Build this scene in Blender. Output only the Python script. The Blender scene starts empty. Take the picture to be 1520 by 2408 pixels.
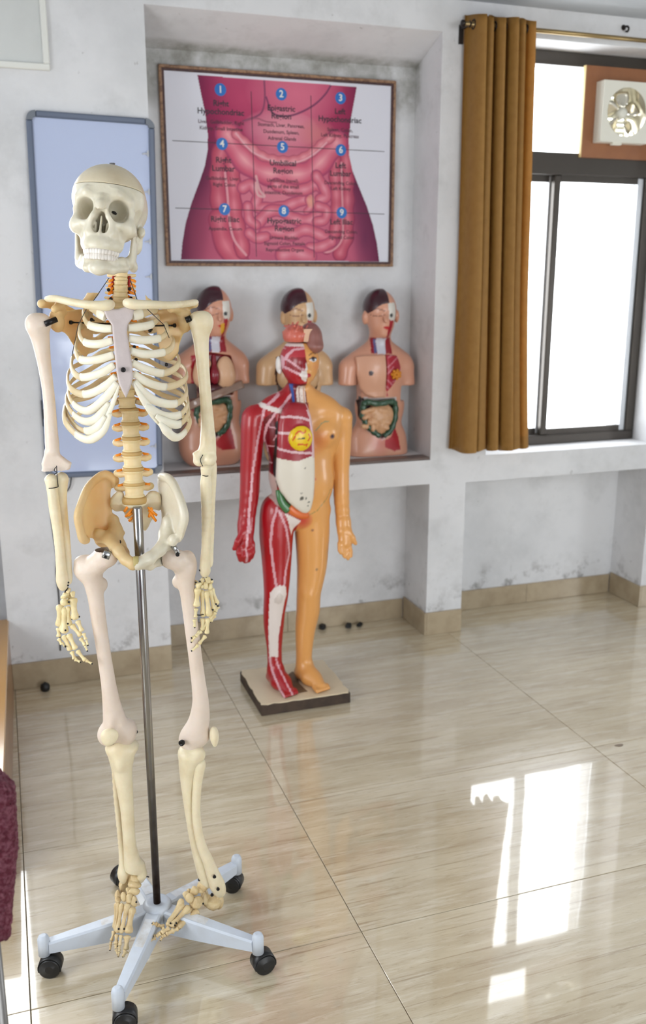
import bpy, math, random
import numpy as np
from mathutils import Vector, Matrix
random.seed(7)
rng = np.random.RandomState(7)
SC = bpy.context.scene
COL = SC.collection

# ------------------------------------------------------------------ camera
FPX, PITCH, YAW, EYE = 2183.0, math.radians(14.2), math.radians(18.9), 1.55
cam = bpy.data.cameras.new('camera')
cam.sensor_fit = 'VERTICAL'
cam.sensor_height = 36.0
cam.sensor_width = 24.0
cam.lens = 36.0 * FPX / 2408.0
cam.clip_start = 0.05
cam_ob = bpy.data.objects.new('camera', cam)
COL.objects.link(cam_ob)
cam_ob.location = (0, 0, EYE)
cam_ob.rotation_euler = (math.pi / 2 - PITCH, 0, -YAW)
cam.dof.use_dof = True
cam.dof.focus_distance = 1.88
cam.dof.aperture_fstop = 4.2
SC.camera = cam_ob

# ------------------------------------------------------------------ world, daylight, exposure
SC.view_settings.view_transform = 'Standard'
SC.view_settings.look = 'None'
SC.view_settings.exposure = 0.0
SC.view_settings.gamma = 1.0
SC.view_settings.use_curve_mapping = False
world = bpy.data.worlds.new('overcast_sky')
SC.world = world
world.use_nodes = True
_bg = world.node_tree.nodes['Background']
_bg.inputs[0].default_value = (0.93, 0.97, 1.0, 1)
_bg.inputs[1].default_value = 9.0


def portal(name, loc, rot, sx, sy):
    """daylight portal filling a window opening"""
    l = bpy.data.lights.new(name, 'AREA')
    l.shape = 'RECTANGLE'
    l.size, l.size_y = sx, sy
    l.cycles.is_portal = True
    o = bpy.data.objects.new(name, l)
    o.location, o.rotation_euler = loc, rot
    COL.objects.link(o)


portal('daylight_right_window', (2.42, 3.80, 1.62), (-math.pi / 2, 0, 0), 0.84, 1.60)
portal('daylight_left_window', (-0.76, 3.80, 1.62), (-math.pi / 2, 0, 0), 1.36, 1.60)
portal('daylight_rear_low_windows', (1.54, -2.62, 0.72), (math.pi / 2, 0, 0), 2.5, 0.78)  # right-hand openings of this row are unseen, added for fill light
portal('fill_light_rear_high', (2.6, -2.62, 1.85), (math.pi / 2, 0, 0), 2.0, 1.2)  # unseen upper openings, added to the rear wall for fill light
portal('daylight_left_wall_window', (-1.52, 1.2, 1.30), (0, -math.pi / 2, 0), 1.1, 1.4)
portal('daylight_right_wall_window', (4.62, 1.2, 1.2), (0, math.pi / 2, 0), 1.0, 1.0)

# ------------------------------------------------------------------ pixel -> point (calibrated from floor tiles)
_fw = np.array([math.sin(YAW) * math.cos(PITCH), math.cos(YAW) * math.cos(PITCH), -math.sin(PITCH)])
_rt = np.array([math.cos(YAW), -math.sin(YAW), 0.0])
_up = np.cross(_rt, _fw)
EYEV = np.array([0, 0, EYE])


def ray(x, y):
    return _fw + _rt * (x - 760) / FPX - _up * (y - 1204) / FPX


def at_z(x, y, z=0.0):
    d = ray(x, y)
    return EYEV + d * (z - EYE) / d[2]


def at_y(x, y, Y):
    d = ray(x, y)
    return EYEV + d * Y / d[1]


# ------------------------------------------------------------------ materials
def lin(c):
    return tuple(((v / 255 / 12.92) if v / 255 <= 0.04045 else ((v / 255 + 0.055) / 1.055) ** 2.4) for v in c)


def material(name, col, rough=0.5, metal=0.0, noise=None, bump=None, sss=0.0, spec=0.5, coat=0.0, trans=0.0, attr=None):
    """col sRGB 0-255; noise=(scale, amount, sRGB second colour); bump=(scale, strength)"""
    m = bpy.data.materials.new(name)
    m.use_nodes = True
    nt = m.node_tree
    N, L = nt.nodes, nt.links
    b = N['Principled BSDF']
    b.inputs['Base Color'].default_value = (*lin(col), 1)
    b.inputs['Roughness'].default_value = rough
    b.inputs['Metallic'].default_value = metal
    b.inputs['Specular IOR Level'].default_value = spec
    b.inputs['Coat Weight'].default_value = coat
    b.inputs['Coat Roughness'].default_value = 0.1
    tc = N.new('ShaderNodeTexCoord')
    src = None
    if attr:
        a = N.new('ShaderNodeAttribute')
        a.attribute_name = attr
        src = a.outputs['Color']
    if noise:
        n = N.new('ShaderNodeTexNoise')
        n.inputs['Scale'].default_value = noise[0]
        n.inputs['Detail'].default_value = 6
        n.inputs['Roughness'].default_value = 0.6
        L.new(tc.outputs['Object'], n.inputs['Vector'])
        r = N.new('ShaderNodeMapRange')
        r.inputs[1].default_value, r.inputs[2].default_value = 0.42, 0.68
        r.inputs[4].default_value = noise[1]
        L.new(n.outputs['Fac'], r.inputs[0])
        mx = N.new('ShaderNodeMix')
        mx.data_type = 'RGBA'
        if src:
            L.new(src, mx.inputs[6])
        else:
            mx.inputs[6].default_value = (*lin(col), 1)
        mx.inputs[7].default_value = (*lin(noise[2]), 1)
        L.new(r.outputs[0], mx.inputs[0])
        src = mx.outputs[2]
    if src:
        L.new(src, b.inputs['Base Color'])
    if bump:
        n2 = N.new('ShaderNodeTexNoise')
        n2.inputs['Scale'].default_value = bump[0]
        n2.inputs['Detail'].default_value = 4
        L.new(tc.outputs['Object'], n2.inputs['Vector'])
        bp = N.new('ShaderNodeBump')
        bp.inputs['Strength'].default_value = bump[1]
        bp.inputs['Distance'].default_value = 0.01
        L.new(n2.outputs['Fac'], bp.inputs['Height'])
        L.new(bp.outputs[0], b.inputs['Normal'])
    if sss:
        b.inputs['Subsurface Weight'].default_value = sss
        b.inputs['Subsurface Radius'].default_value = (0.012, 0.007, 0.003)
        b.inputs['Subsurface Scale'].default_value = 1.0
    if trans:
        t = N.new('ShaderNodeBsdfTranslucent')
        if src:
            L.new(src, t.inputs[0])
        else:
            t.inputs[0].default_value = (*lin(col), 1)
        ms = N.new('ShaderNodeMixShader')
        ms.inputs[0].default_value = trans
        L.new(b.outputs[0], ms.inputs[1])
        L.new(t.outputs[0], ms.inputs[2])
        L.new(ms.outputs[0], N['Material Output'].inputs['Surface'])
    return m


def wall_material():
    m = material('distempered_plaster', (216, 217, 220), 0.85, bump=(14, 0.12))
    nt = m.node_tree
    N, L = nt.nodes, nt.links
    g = N.new('ShaderNodeNewGeometry')
    sep = N.new('ShaderNodeSeparateXYZ')
    L.new(g.outputs['Position'], sep.inputs[0])

    def noise(scale, lo, hi, amt, detail=7):
        n = N.new('ShaderNodeTexNoise')
        n.inputs['Scale'].default_value = scale
        n.inputs['Detail'].default_value = detail
        n.inputs['Roughness'].default_value = 0.65
        L.new(g.outputs['Position'], n.inputs['Vector'])
        r = N.new('ShaderNodeMapRange')
        r.inputs[1].default_value, r.inputs[2].default_value, r.inputs[4].default_value = lo, hi, amt
        L.new(n.outputs['Fac'], r.inputs[0])
        return r.outputs[0]

    def mix(a, fac, col):
        mx = N.new('ShaderNodeMix')
        mx.data_type = 'RGBA'
        L.new(fac, mx.inputs[0])
        if isinstance(a, tuple):
            mx.inputs[6].default_value = (*lin(a), 1)
        else:
            L.new(a, mx.inputs[6])
        mx.inputs[7].default_value = (*lin(col), 1)
        return mx.outputs[2]

    def band(axis, lo, hi):
        r = N.new('ShaderNodeMapRange')
        r.inputs[1].default_value, r.inputs[2].default_value = lo, hi
        L.new(sep.outputs[axis], r.inputs[0])
        return r.outputs[0]

    def mul(a, b):
        k = N.new('ShaderNodeMath')
        k.operation = 'MULTIPLY'
        L.new(a, k.inputs[0])
        L.new(b, k.inputs[1])
        return k.outputs[0]

    c = mix((222, 222, 224), noise(2.2, 0.42, 0.72, 0.75), (196, 197, 199))
    c = mix(c, noise(7.0, 0.52, 0.75, 0.45), (184, 184, 184))
    # bare unpainted render high up in the niche
    c = mix(c, mul(mul(band(2, 2.16, 2.24), band(1, 3.70, 3.74)), noise(9.0, 0.3, 0.62, 1.0)), (150, 149, 143))
    # damp dirt above the skirting
    c = mix(c, mul(band(2, 0.24, 0.10), noise(11.0, 0.53, 0.66, 0.8)), (112, 108, 104))
    # scuffs
    c = mix(c, noise(26.0, 0.69, 0.76, 0.6, 3), (120, 116, 112))
    L.new(c, N['Principled BSDF'].inputs['Base Color'])
    return m


def tile_material():
    m = material('travertine_tile', (205, 190, 166), 0.25, spec=0.8, coat=1.0)
    m.node_tree.nodes['Principled BSDF'].inputs['Coat IOR'].default_value = 1.65
    m.node_tree.nodes['Principled BSDF'].inputs['Coat Roughness'].default_value = 0.03
    nt = m.node_tree
    N, L = nt.nodes, nt.links
    b = N['Principled BSDF']
    g = N.new('ShaderNodeNewGeometry')
    oi = N.new('ShaderNodeObjectInfo')
    off = N.new('ShaderNodeVectorMath')
    off.operation = 'SCALE'
    off.inputs[0].default_value = (3.1, 7.7, 0)
    L.new(oi.outputs['Random'], off.inputs['Scale'])
    ad = N.new('ShaderNodeVectorMath')
    L.new(g.outputs['Position'], ad.inputs[0])
    L.new(off.outputs[0], ad.inputs[1])

    def vein(sx, sy, lo, hi, detail, dist, rgh=0.62):
        mp = N.new('ShaderNodeMapping')
        mp.inputs['Scale'].default_value = (sx, sy, 1)
        mp.inputs['Rotation'].default_value = (0, 0, 0.03)
        L.new(ad.outputs[0], mp.inputs['Vector'])
        n = N.new('ShaderNodeTexNoise')
        n.inputs['Scale'].default_value = 1.0
        n.inputs['Detail'].default_value = detail
        n.inputs['Roughness'].default_value = rgh
        n.inputs['Distortion'].default_value = dist
        L.new(mp.outputs[0], n.inputs['Vector'])
        r = N.new('ShaderNodeMapRange')
        r.inputs[1].default_value, r.inputs[2].default_value = lo, hi
        L.new(n.outputs['Fac'], r.inputs[0])
        return r.outputs[0]

    def mix(a, fac, col, k=1.0):
        mx = N.new('ShaderNodeMix')
        mx.data_type = 'RGBA'
        if k != 1.0:
            kk = N.new('ShaderNodeMath')
            kk.operation = 'MULTIPLY'
            L.new(fac, kk.inputs[0])
            kk.inputs[1].default_value = k
            fac = kk.outputs[0]
        L.new(fac, mx.inputs[0])
        if isinstance(a, tuple):
            mx.inputs[6].default_value = (*lin(a), 1)
        else:
            L.new(a, mx.inputs[6])
        mx.inputs[7].default_value = (*lin(col), 1)
        return mx.outputs[2]

    c = mix((210, 196, 168), vein(1.6, 12, 0.38, 0.64, 8, 0.15), (190, 173, 144))
    c = mix(c, vein(4.0, 34, 0.50, 0.68, 10, 0.2, 0.7), (224, 214, 192), 0.9)
    c = mix(c, vein(2.2, 64, 0.565, 0.625, 9, 0.3, 0.72), (146, 122, 90), 0.55)
    c = mix(c, vein(16, 90, 0.56, 0.70, 6, 0.3, 0.75), (158, 136, 104), 0.5)
    c = mix(c, vein(40, 90, 0.60, 0.72, 4, 0.0, 0.7), (220, 208, 184), 0.4)
    L.new(c, b.inputs['Base Color'])
    # the faint waviness of a polished tile
    n = N.new('ShaderNodeTexNoise')
    n.inputs['Scale'].default_value = 5.0
    n.inputs['Detail'].default_value = 1
    L.new(ad.outputs[0], n.inputs['Vector'])
    bp = N.new('ShaderNodeBump')
    bp.inputs['Strength'].default_value = 0.05
    bp.inputs['Distance'].default_value = 0.01
    L.new(n.outputs['Fac'], bp.inputs['Height'])
    L.new(bp.outputs[0], b.inputs['Normal'])
    L.new(bp.outputs[0], b.inputs['Coat Normal'])
    return m


def glass_material(name, tint=(255, 255, 255)):
    m = bpy.data.materials.new(name)
    m.use_nodes = True
    nt = m.node_tree
    N, L = nt.nodes, nt.links
    N.remove(N['Principled BSDF'])
    t = N.new('ShaderNodeBsdfTransparent')
    t.inputs[0].default_value = (*lin(tint), 1)
    g = N.new('ShaderNodeBsdfGlossy')
    g.inputs['Roughness'].default_value = 0.02
    f = N.new('ShaderNodeLayerWeight')
    pw_ = N.new('ShaderNodeMath')
    pw_.operation = 'POWER'
    L.new(f.outputs['Facing'], pw_.inputs[0])
    pw_.inputs[1].default_value = 5.0
    ad = N.new('ShaderNodeMath')
    ad.operation = 'MULTIPLY_ADD'
    L.new(pw_.outputs[0], ad.inputs[0])
    ad.inputs[1].default_value = 0.9
    ad.inputs[2].default_value = 0.04
    x = N.new('ShaderNodeMixShader')
    L.new(ad.outputs[0], x.inputs[0])
    L.new(t.outputs[0], x.inputs[1])
    L.new(g.outputs[0], x.inputs[2])
    L.new(x.outputs[0], N['Material Output'].inputs['Surface'])
    return m


# ------------------------------------------------------------------ mesh helpers
def tag(o, label=None, cat=None, group=None, kind=None):
    if label: o['label'] = label
    if cat: o['category'] = cat
    if group: o['group'] = group
    if kind: o['kind'] = kind
    return o


def empty(name, loc, rz=0.0, parent=None):
    o = bpy.data.objects.new(name, None)
    o.empty_display_size = 0.05
    o.location = loc
    o.rotation_euler = (0, 0, rz)
    if parent: o.parent = parent
    COL.objects.link(o)
    return o


def link_mesh(name, me, mat, parent=None, loc=(0, 0, 0)):
    if mat is not None:
        me.materials.append(mat)
    o = bpy.data.objects.new(name, me)
    o.location = loc
    if parent: o.parent = parent
    COL.objects.link(o)
    return o


class G:
    """collects simple solids and links them as one mesh object"""

    def __init__(self):
        self.V, self.F, self.S = [], [], []

    def add(self, verts, faces, smooth=False):
        b = len(self.V)
        self.V += [tuple(map(float, v)) for v in verts]
        self.F += [tuple(i + b for i in f) for f in faces]
        self.S += [smooth] * len(faces)
        return self

    def box(self, lo, hi, bv=0.0):
        x0, y0, z0 = lo
        x1, y1, z1 = hi
        if bv <= 0:
            v = [(x, y, z) for x in (x0, x1) for y in (y0, y1) for z in (z0, z1)]
            return self.add(v, [(0, 1, 3, 2), (4, 6, 7, 5), (0, 4, 5, 1), (2, 3, 7, 6), (0, 2, 6, 4), (1, 5, 7, 3)])
        v, idx = [], {}
        for i, x in enumerate((x0, x1)):
            for j, y in enumerate((y0, y1)):
                for k, z in enumerate((z0, z1)):
                    for a in range(3):
                        p = [x, y, z]
                        for q, s in enumerate((i, j, k)):
                            if q != a: p[q] += bv if s == 0 else -bv
                        idx[(i, j, k, a)] = len(v)
                        v.append(tuple(p))
        f = []
        for a in range(3):
            o1, o2 = [q for q in range(3) if q != a]
            for s in (0, 1):
                ring = []
                for (p, q) in ((0, 0), (1, 0), (1, 1), (0, 1)):
                    c = [0, 0, 0]
                    c[a], c[o1], c[o2] = s, p, q
                    ring.append(idx[(*c, a)])
                flip = (s == 0) != (a == 1)
                f.append(tuple(ring[::-1] if flip else ring))
        for a in range(3):
            o1, o2 = [q for q in range(3) if q != a]
            for s1 in (0, 1):
                for s2 in (0, 1):
                    c0, c1 = [0, 0, 0], [0, 0, 0]
                    c0[o1] = c1[o1] = s1
                    c0[o2] = c1[o2] = s2
                    c1[a] = 1
                    q = [idx[(*c0, o1)], idx[(*c1, o1)], idx[(*c1, o2)], idx[(*c0, o2)]]
                    flip = (s1 == s2) != (a == 1)
                    f.append(tuple(q if flip else q[::-1]))
        for i in (0, 1):
            for j in (0, 1):
                for k in (0, 1):
                    t = [idx[(i, j, k, 0)], idx[(i, j, k, 1)], idx[(i, j, k, 2)]]
                    f.append(tuple(t if (i + j + k) % 2 else t[::-1]))
        return self.add(v, f)

    def tube(self, pts, rad, n=12, caps=True, squash=None, up=(0, 0, 1)):
        """swept circle; rad scalar or list; squash=(a,b) multiplies the two section axes (first is along `up`)"""
        P = np.array(pts, float)
        R = np.full(len(P), rad) if np.isscalar(rad) else np.array(rad, float)
        T = np.gradient(P, axis=0)
        T /= np.linalg.norm(T, axis=1)[:, None] + 1e-12
        ref = np.array(up, float)
        if abs(T[0] @ ref) > 0.95: ref = np.array([1.0, 0.2, 0])
        nv = ref - T[0] * (T[0] @ ref)
        nv /= np.linalg.norm(nv)
        verts = []
        for i in range(len(P)):
            nv = nv - T[i] * (T[i] @ nv)
            nv /= np.linalg.norm(nv)
            bv = np.cross(T[i], nv)
            sa, sb = squash if squash else (1, 1)
            for k in range(n):
                a = 2 * math.pi * k / n
                verts.append(P[i] + R[i] * (nv * math.cos(a) * sa + bv * math.sin(a) * sb))
        faces = []
        for i in range(len(P) - 1):
            for k in range(n):
                k2 = (k + 1) % n
                faces.append((i * n + k, i * n + k2, (i + 1) * n + k2, (i + 1) * n + k))
        self.add(verts, faces, True)
        if caps:
            b = len(self.V) - len(verts)
            self.F.append(tuple(b + k for k in range(n))[::-1])
            self.F.append(tuple(b + (len(P) - 1) * n + k for k in range(n)))
            self.S += [False, False]
        return self

    def cyl(self, p0, p1, r0, r1=None, n=20):
        return self.tube([p0, p1], [r0, r0 if r1 is None else r1], n)

    def lathe(self, c, axis, prof, n=24):
        """prof = [(distance along axis, radius)]"""
        a = np.array(axis, float)
        a /= np.linalg.norm(a)
        return self.tube_fixed(np.array([np.array(c) + a * t for t, _ in prof]), a, [r for _, r in prof], n)

    def tube_fixed(self, P, a, R, n):
        ref = np.array([0, 0, 1.0]) if abs(a[2]) < 0.9 else np.array([1.0, 0, 0])
        u = np.cross(a, ref)
        u /= np.linalg.norm(u)
        w = np.cross(a, u)
        verts = [P[i] + R[i] * (u * math.cos(2 * math.pi * k / n) + w * math.sin(2 * math.pi * k / n)) for i in range(len(P)) for k in range(n)]
        faces = [(i * n + k, i * n + (k + 1) % n, (i + 1) * n + (k + 1) % n, (i + 1) * n + k) for i in range(len(P) - 1) for k in range(n)]
        self.add(verts, faces, True)
        b = len(self.V) - len(verts)
        self.F += [tuple(b + k for k in range(n))[::-1], tuple(b + (len(P) - 1) * n + k for k in range(n))]
        self.S += [False, False]
        return self

    def ball(self, c, r, n=12, m=8):
        c = np.array(c, float)
        r = np.array([r, r, r] if np.isscalar(r) else r, float)
        v = [c + r * (0, 0, 1)]
        for i in range(1, m):
            t = math.pi * i / m
            for k in range(n):
                a = 2 * math.pi * k / n
                v.append(c + r * (math.sin(t) * math.cos(a), math.sin(t) * math.sin(a), math.cos(t)))
        v.append(c - r * (0, 0, 1))
        f = [(0, 1 + k, 1 + (k + 1) % n) for k in range(n)]
        for i in range(m - 2):
            for k in range(n):
                a, b2 = 1 + i * n + k, 1 + i * n + (k + 1) % n
                f.append((a, a + n, b2 + n, b2))
        e = len(v) - 1
        f += [(e, 1 + (m - 2) * n + (k + 1) % n, 1 + (m - 2) * n + k) for k in range(n)]
        return self.add(v, f, True)

    def prism(self, poly, lo, hi, axis=1):
        """polygon in the two other axes, extruded along axis"""
        n = len(poly)
        o = [q for q in range(3) if q != axis]
        v = []
        for t in (lo, hi):
            for p in poly:
                c = [0, 0, 0]
                c[axis], c[o[0]], c[o[1]] = t, p[0], p[1]
                v.append(tuple(c))
        f = [tuple(range(n)), tuple(range(n, 2 * n))[::-1]] + [(k, k + n, (k + 1) % n + n, (k + 1) % n) for k in range(n)]
        return self.add(v, f)

    def build(self, name, mat, parent=None, loc=(0, 0, 0)):
        me = bpy.data.meshes.new(name)
        me.from_pydata(self.V, [], self.F)
        me.polygons.foreach_set('use_smooth', self.S)
        import bmesh
        bm = bmesh.new()
        bm.from_mesh(me)
        bmesh.ops.recalc_face_normals(bm, faces=bm.faces)
        bm.to_mesh(me)
        bm.free()
        return link_mesh(name, me, mat, parent, loc)


def spline(pts, n=8):
    """Catmull-Rom through points"""
    P = np.array(pts, float)
    Q = np.vstack([2 * P[0] - P[1], P, 2 * P[-1] - P[-2]])
    out = []
    for i in range(len(P) - 1):
        a, b, c, d = Q[i:i + 4]
        for t in np.linspace(0, 1, n, endpoint=False):
            out.append(0.5 * (2 * b + (c - a) * t + (2 * a - 5 * b + 4 * c - d) * t * t + (3 * b - a - 3 * c + d) * t ** 3))
    out.append(P[-1])
    return np.array(out)


def smooth_poly(P, n=4):
    P = np.array(P, float)
    m = len(P)
    out = []
    for i in range(m):
        a, b, c, d = P[i - 1], P[i], P[(i + 1) % m], P[(i + 2) % m]
        for t in np.linspace(0, 1, n, endpoint=False):
            out.append(0.5 * (2 * b + (c - a) * t + (2 * a - 5 * b + 4 * c - d) * t * t + (3 * b - a - 3 * c + d) * t ** 3))
    return np.array(out)


# ------------------------------------------------------------------ implicit surfaces (for bones and bodies)
class Field:
    def __init__(self, lo, hi, h):
        self.lo, self.h = np.array(lo, float), h
        n = np.ceil((np.array(hi) - self.lo) / h).astype(int) + 1
        self.ax = [(self.lo[i] + h * np.arange(n[i])).astype(np.float32) for i in range(3)]
        self.f = np.full(n, 0.05, np.float32)

    def win(self, lo, hi):
        s = []
        for i in range(3):
            a = int(max(0, math.floor((lo[i] - self.lo[i]) / self.h)))
            b = int(min(len(self.ax[i]), math.ceil((hi[i] - self.lo[i]) / self.h) + 1))
            if b <= a: return None, None
            s.append(slice(a, b))
        X = self.ax[0][s[0]][:, None, None]
        Y = self.ax[1][s[1]][None, :, None]
        Z = self.ax[2][s[2]][None, None, :]
        return tuple(s), (X, Y, Z)

    def put(self, s, d, k, op):
        f = self.f[s]
        if op == '+':
            if k > 0:
                h = np.clip(0.5 + 0.5 * (f - d) / k, 0, 1)
                self.f[s] = f + (d - f) * h - k * h * (1 - h)
            else:
                self.f[s] = np.minimum(f, d)
        elif op == '-':
            if k > 0:
                h = np.clip(0.5 - 0.5 * (f + d) / k, 0, 1)
                self.f[s] = f + (-d - f) * h + k * h * (1 - h)
            else:
                self.f[s] = np.maximum(f, -d)
        else:
            self.f[s] = np.maximum(f, d)

    def ell(self, c, r, k=0.006, op='+', rot=None):
        c, r = np.array(c, float), np.array([r] * 3 if np.isscalar(r) else r, float)
        m = max(r) + k + 3 * self.h
        s, W = self.win(c - m, c + m)
        if s is None: return self
        d = [W[i] - c[i] for i in range(3)]
        if rot is not None:
            R = rot.T if isinstance(rot, np.ndarray) else np.array(rot.transposed())
            d = [R[i][0] * d[0] + R[i][1] * d[1] + R[i][2] * d[2] for i in range(3)]
        k0 = np.sqrt(sum((d[i] / r[i]) ** 2 for i in range(3)))
        k1 = np.sqrt(sum((d[i] / r[i] ** 2) ** 2 for i in range(3))) + 1e-9
        self.put(s, k0 * (k0 - 1) / k1, k, op)
        return self

    def cone(self, a, b, ra, rb, k=0.006, op='+', flat=None):
        """round cone; flat=(axis vector, factor): section stretched by factor along axis"""
        a, b = np.array(a, float), np.array(b, float)
        fac = max(1.0, flat[1]) if flat else 1.0
        m = max(ra, rb) * fac + k + 3 * self.h
        s, W = self.win(np.minimum(a, b) - m, np.maximum(a, b) + m)
        if s is None: return self
        ab = b - a
        L2 = ab @ ab + 1e-12
        d = [W[i] - a[i] for i in range(3)]
        t = np.clip((d[0] * ab[0] + d[1] * ab[1] + d[2] * ab[2]) / L2, 0, 1)
        e = [d[i] - t * ab[i] for i in range(3)]
        if flat:
            w = np.array(flat[0], float)
            w /= np.linalg.norm(w)
            q = (e[0] * w[0] + e[1] * w[1] + e[2] * w[2]) * (1 - 1 / flat[1])
            e = [e[i] - q * w[i] for i in range(3)]
        r = np.sqrt(e[0] ** 2 + e[1] ** 2 + e[2] ** 2)
        self.put(s, r - (ra + t * (rb - ra)), k, op)
        return self

    def chain(self, pts, rad, k=0.006, op='+', flat=None):
        for i in range(len(pts) - 1):
            self.cone(pts[i], pts[i + 1], rad[i] if not np.isscalar(rad) else rad, rad[i + 1] if not np.isscalar(rad) else rad, k, op, flat)
        return self

    def slab_s(self, poly, *a, **k):
        return self.slab(smooth_poly(poly), *a, **k)

    def slab(self, poly, depth, t, k=0.004, op='+', rnd=0.004):
        """polygon in x,z; surface y = depth(x, z); half thickness t (scalar or function)"""
        poly = np.array(poly, float)
        lo, hi = poly.min(0) - 0.02, poly.max(0) + 0.02
        s, W = self.win((lo[0], -9, lo[1]), (hi[0], 9, hi[1]))
        X, Y, Z = W
        x, z = X[:, 0, :], Z[0, :, :]
        x = np.broadcast_to(x, (x.shape[0], z.shape[1]))
        z = np.broadcast_to(z, x.shape)
        dist = np.full(x.shape, 9.0)
        inside = np.zeros(x.shape, bool)
        n = len(poly)
        for i in range(n):
            a, b = poly[i], poly[(i + 1) % n]
            e = b - a
            px, pz = x - a[0], z - a[1]
            tt = np.clip((px * e[0] + pz * e[1]) / (e @ e + 1e-12), 0, 1)
            dist = np.minimum(dist, np.hypot(px - tt * e[0], pz - tt * e[1]))
            c = ((a[1] <= z) != (b[1] <= z)) & (x < (b[0] - a[0]) * (z - a[1]) / (b[1] - a[1] + 1e-12) + a[0])
            inside ^= c
        d2 = np.where(inside, -dist, dist) + rnd
        dep = depth(x, z) if callable(depth) else np.full(x.shape, float(depth))
        th = t(x, z) if callable(t) else t
        q = np.abs(Y - dep[:, None, :]) - (th[:, None, :] if not np.isscalar(th) else th) + rnd
        p = np.broadcast_to(d2[:, None, :], q.shape)
        d = np.minimum(np.maximum(p, q), 0) + np.hypot(np.maximum(p, 0), np.maximum(q, 0)) - rnd
        self.put(s, d.astype(np.float32), k, op)
        return self

    def mesh(self, name, smooth=1):
        f = self.f
        nx, ny, nz = f.shape
        ins = f < 0
        cnt = np.zeros((nx - 1, ny - 1, nz - 1), np.int8)
        for a in (0, 1):
            for b in (0, 1):
                for c in (0, 1):
                    cnt += ins[a:nx - 1 + a, b:ny - 1 + b, c:nz - 1 + c]
        act = (cnt > 0) & (cnt < 8)
        I, J, K = np.nonzero(act)
        vid = np.full(act.shape, -1, np.int64)
        vid[I, J, K] = np.arange(len(I))
        acc = np.zeros((len(I), 3))
        num = np.zeros(len(I))
        for ax in range(3):
            o = [q for q in range(3) if q != ax]
            for p in (0, 1):
                for q in (0, 1):
                    d0 = [0, 0, 0]
                    d0[o[0]], d0[o[1]] = p, q
                    d1 = list(d0)
                    d1[ax] = 1
                    f0 = f[I + d0[0], J + d0[1], K + d0[2]]
                    f1 = f[I + d1[0], J + d1[1], K + d1[2]]
                    m = (f0 < 0) != (f1 < 0)
                    t = np.where(m, f0 / np.where(m, f0 - f1, 1), 0)
                    P = np.tile(np.array(d0, float), (len(I), 1))
                    P[:, ax] = t
                    acc[m] += P[m]
                    num[m] += 1
        V = np.stack([I, J, K], 1) + acc / num[:, None]
        V = self.lo + V * self.h
        Q = []
        for ax in range(3):
            o = [q for q in range(3) if q != ax]
            sl0 = [slice(1, -1)] * 3
            sl1 = [slice(1, -1)] * 3
            sl0[ax], sl1[ax] = slice(0, -1), slice(1, None)
            a, b = ins[tuple(sl0)], ins[tuple(sl1)]
            for sgn in (0, 1):
                m = (a & ~b) if sgn == 0 else (~a & b)
                e = np.stack(np.nonzero(m), 1)
                for q in o: e[:, q] += 1
                ids = []
                for (p, q) in ((0, 0), (1, 0), (1, 1), (0, 1)):
                    c = e.copy()
                    c[:, o[0]] -= p
                    c[:, o[1]] -= q
                    ids.append(vid[c[:, 0], c[:, 1], c[:, 2]])
                quad = np.stack(ids, 1)
                if (sgn == 0) == (ax == 1): quad = quad[:, ::-1]
                Q.append(quad)
        Q = np.concatenate(Q)
        Q = Q[(Q >= 0).all(1)]
        for _ in range(smooth):
            s, w = np.zeros_like(V), np.zeros(len(V))
            for i in range(4):
                a, b = Q[:, i], Q[:, (i + 1) % 4]
                for c in range(3):
                    s[:, c] += np.bincount(a, V[b, c], len(V)) + np.bincount(b, V[a, c], len(V))
                w += np.bincount(a, minlength=len(V)) + np.bincount(b, minlength=len(V))
            V = V * 0.5 + 0.5 * s / np.maximum(w, 1)[:, None]
        return raw_mesh(name, V, Q)


def raw_mesh(name, V, Q, smooth=True):
    me = bpy.data.meshes.new(name)
    me.vertices.add(len(V))
    me.vertices.foreach_set('co', np.asarray(V, np.float32).ravel())
    k = Q.shape[1]
    me.loops.add(len(Q) * k)
    me.loops.foreach_set('vertex_index', Q.astype(np.int32).ravel())
    me.polygons.add(len(Q))
    me.polygons.foreach_set('loop_start', np.arange(0, len(Q) * k, k, dtype=np.int32))
    me.polygons.foreach_set('use_smooth', np.full(len(Q), smooth))
    me.update(calc_edges=True)
    return me


def verts_of(me):
    v = np.empty(len(me.vertices) * 3, np.float32)
    me.vertices.foreach_get('co', v)
    return v.reshape(-1, 3).astype(float)


def paint(me, rgb):
    """per-vertex paint colours, sRGB 0-255"""
    c = np.asarray(rgb, float) / 255
    c = np.where(c <= 0.04045, c / 12.92, ((c + 0.055) / 1.055) ** 2.4)
    a = me.color_attributes.new('paint', 'FLOAT_COLOR', 'POINT')
    a.data.foreach_set('color', np.hstack([c, np.ones((len(c), 1))]).astype(np.float32).ravel())


def seg_dist(x, z, pts):
    d = np.full(x.shape, 9.0)
    for (ax, az), (bx, bz) in zip(pts[:-1], pts[1:]):
        ex, ez = bx - ax, bz - az
        t = np.clip(((x - ax) * ex + (z - az) * ez) / (ex * ex + ez * ez + 1e-12), 0, 1)
        d = np.minimum(d, np.hypot(x - ax - t * ex, z - az - t * ez))
    return d


def in_poly(x, z, poly):
    r = np.zeros(x.shape, bool)
    n = len(poly)
    for i in range(n):
        (ax, az), (bx, bz) = poly[i], poly[(i + 1) % n]
        r ^= ((az <= z) != (bz <= z)) & (x < (bx - ax) * (z - az) / (bz - az + 1e-12) + ax)
    return r

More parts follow.
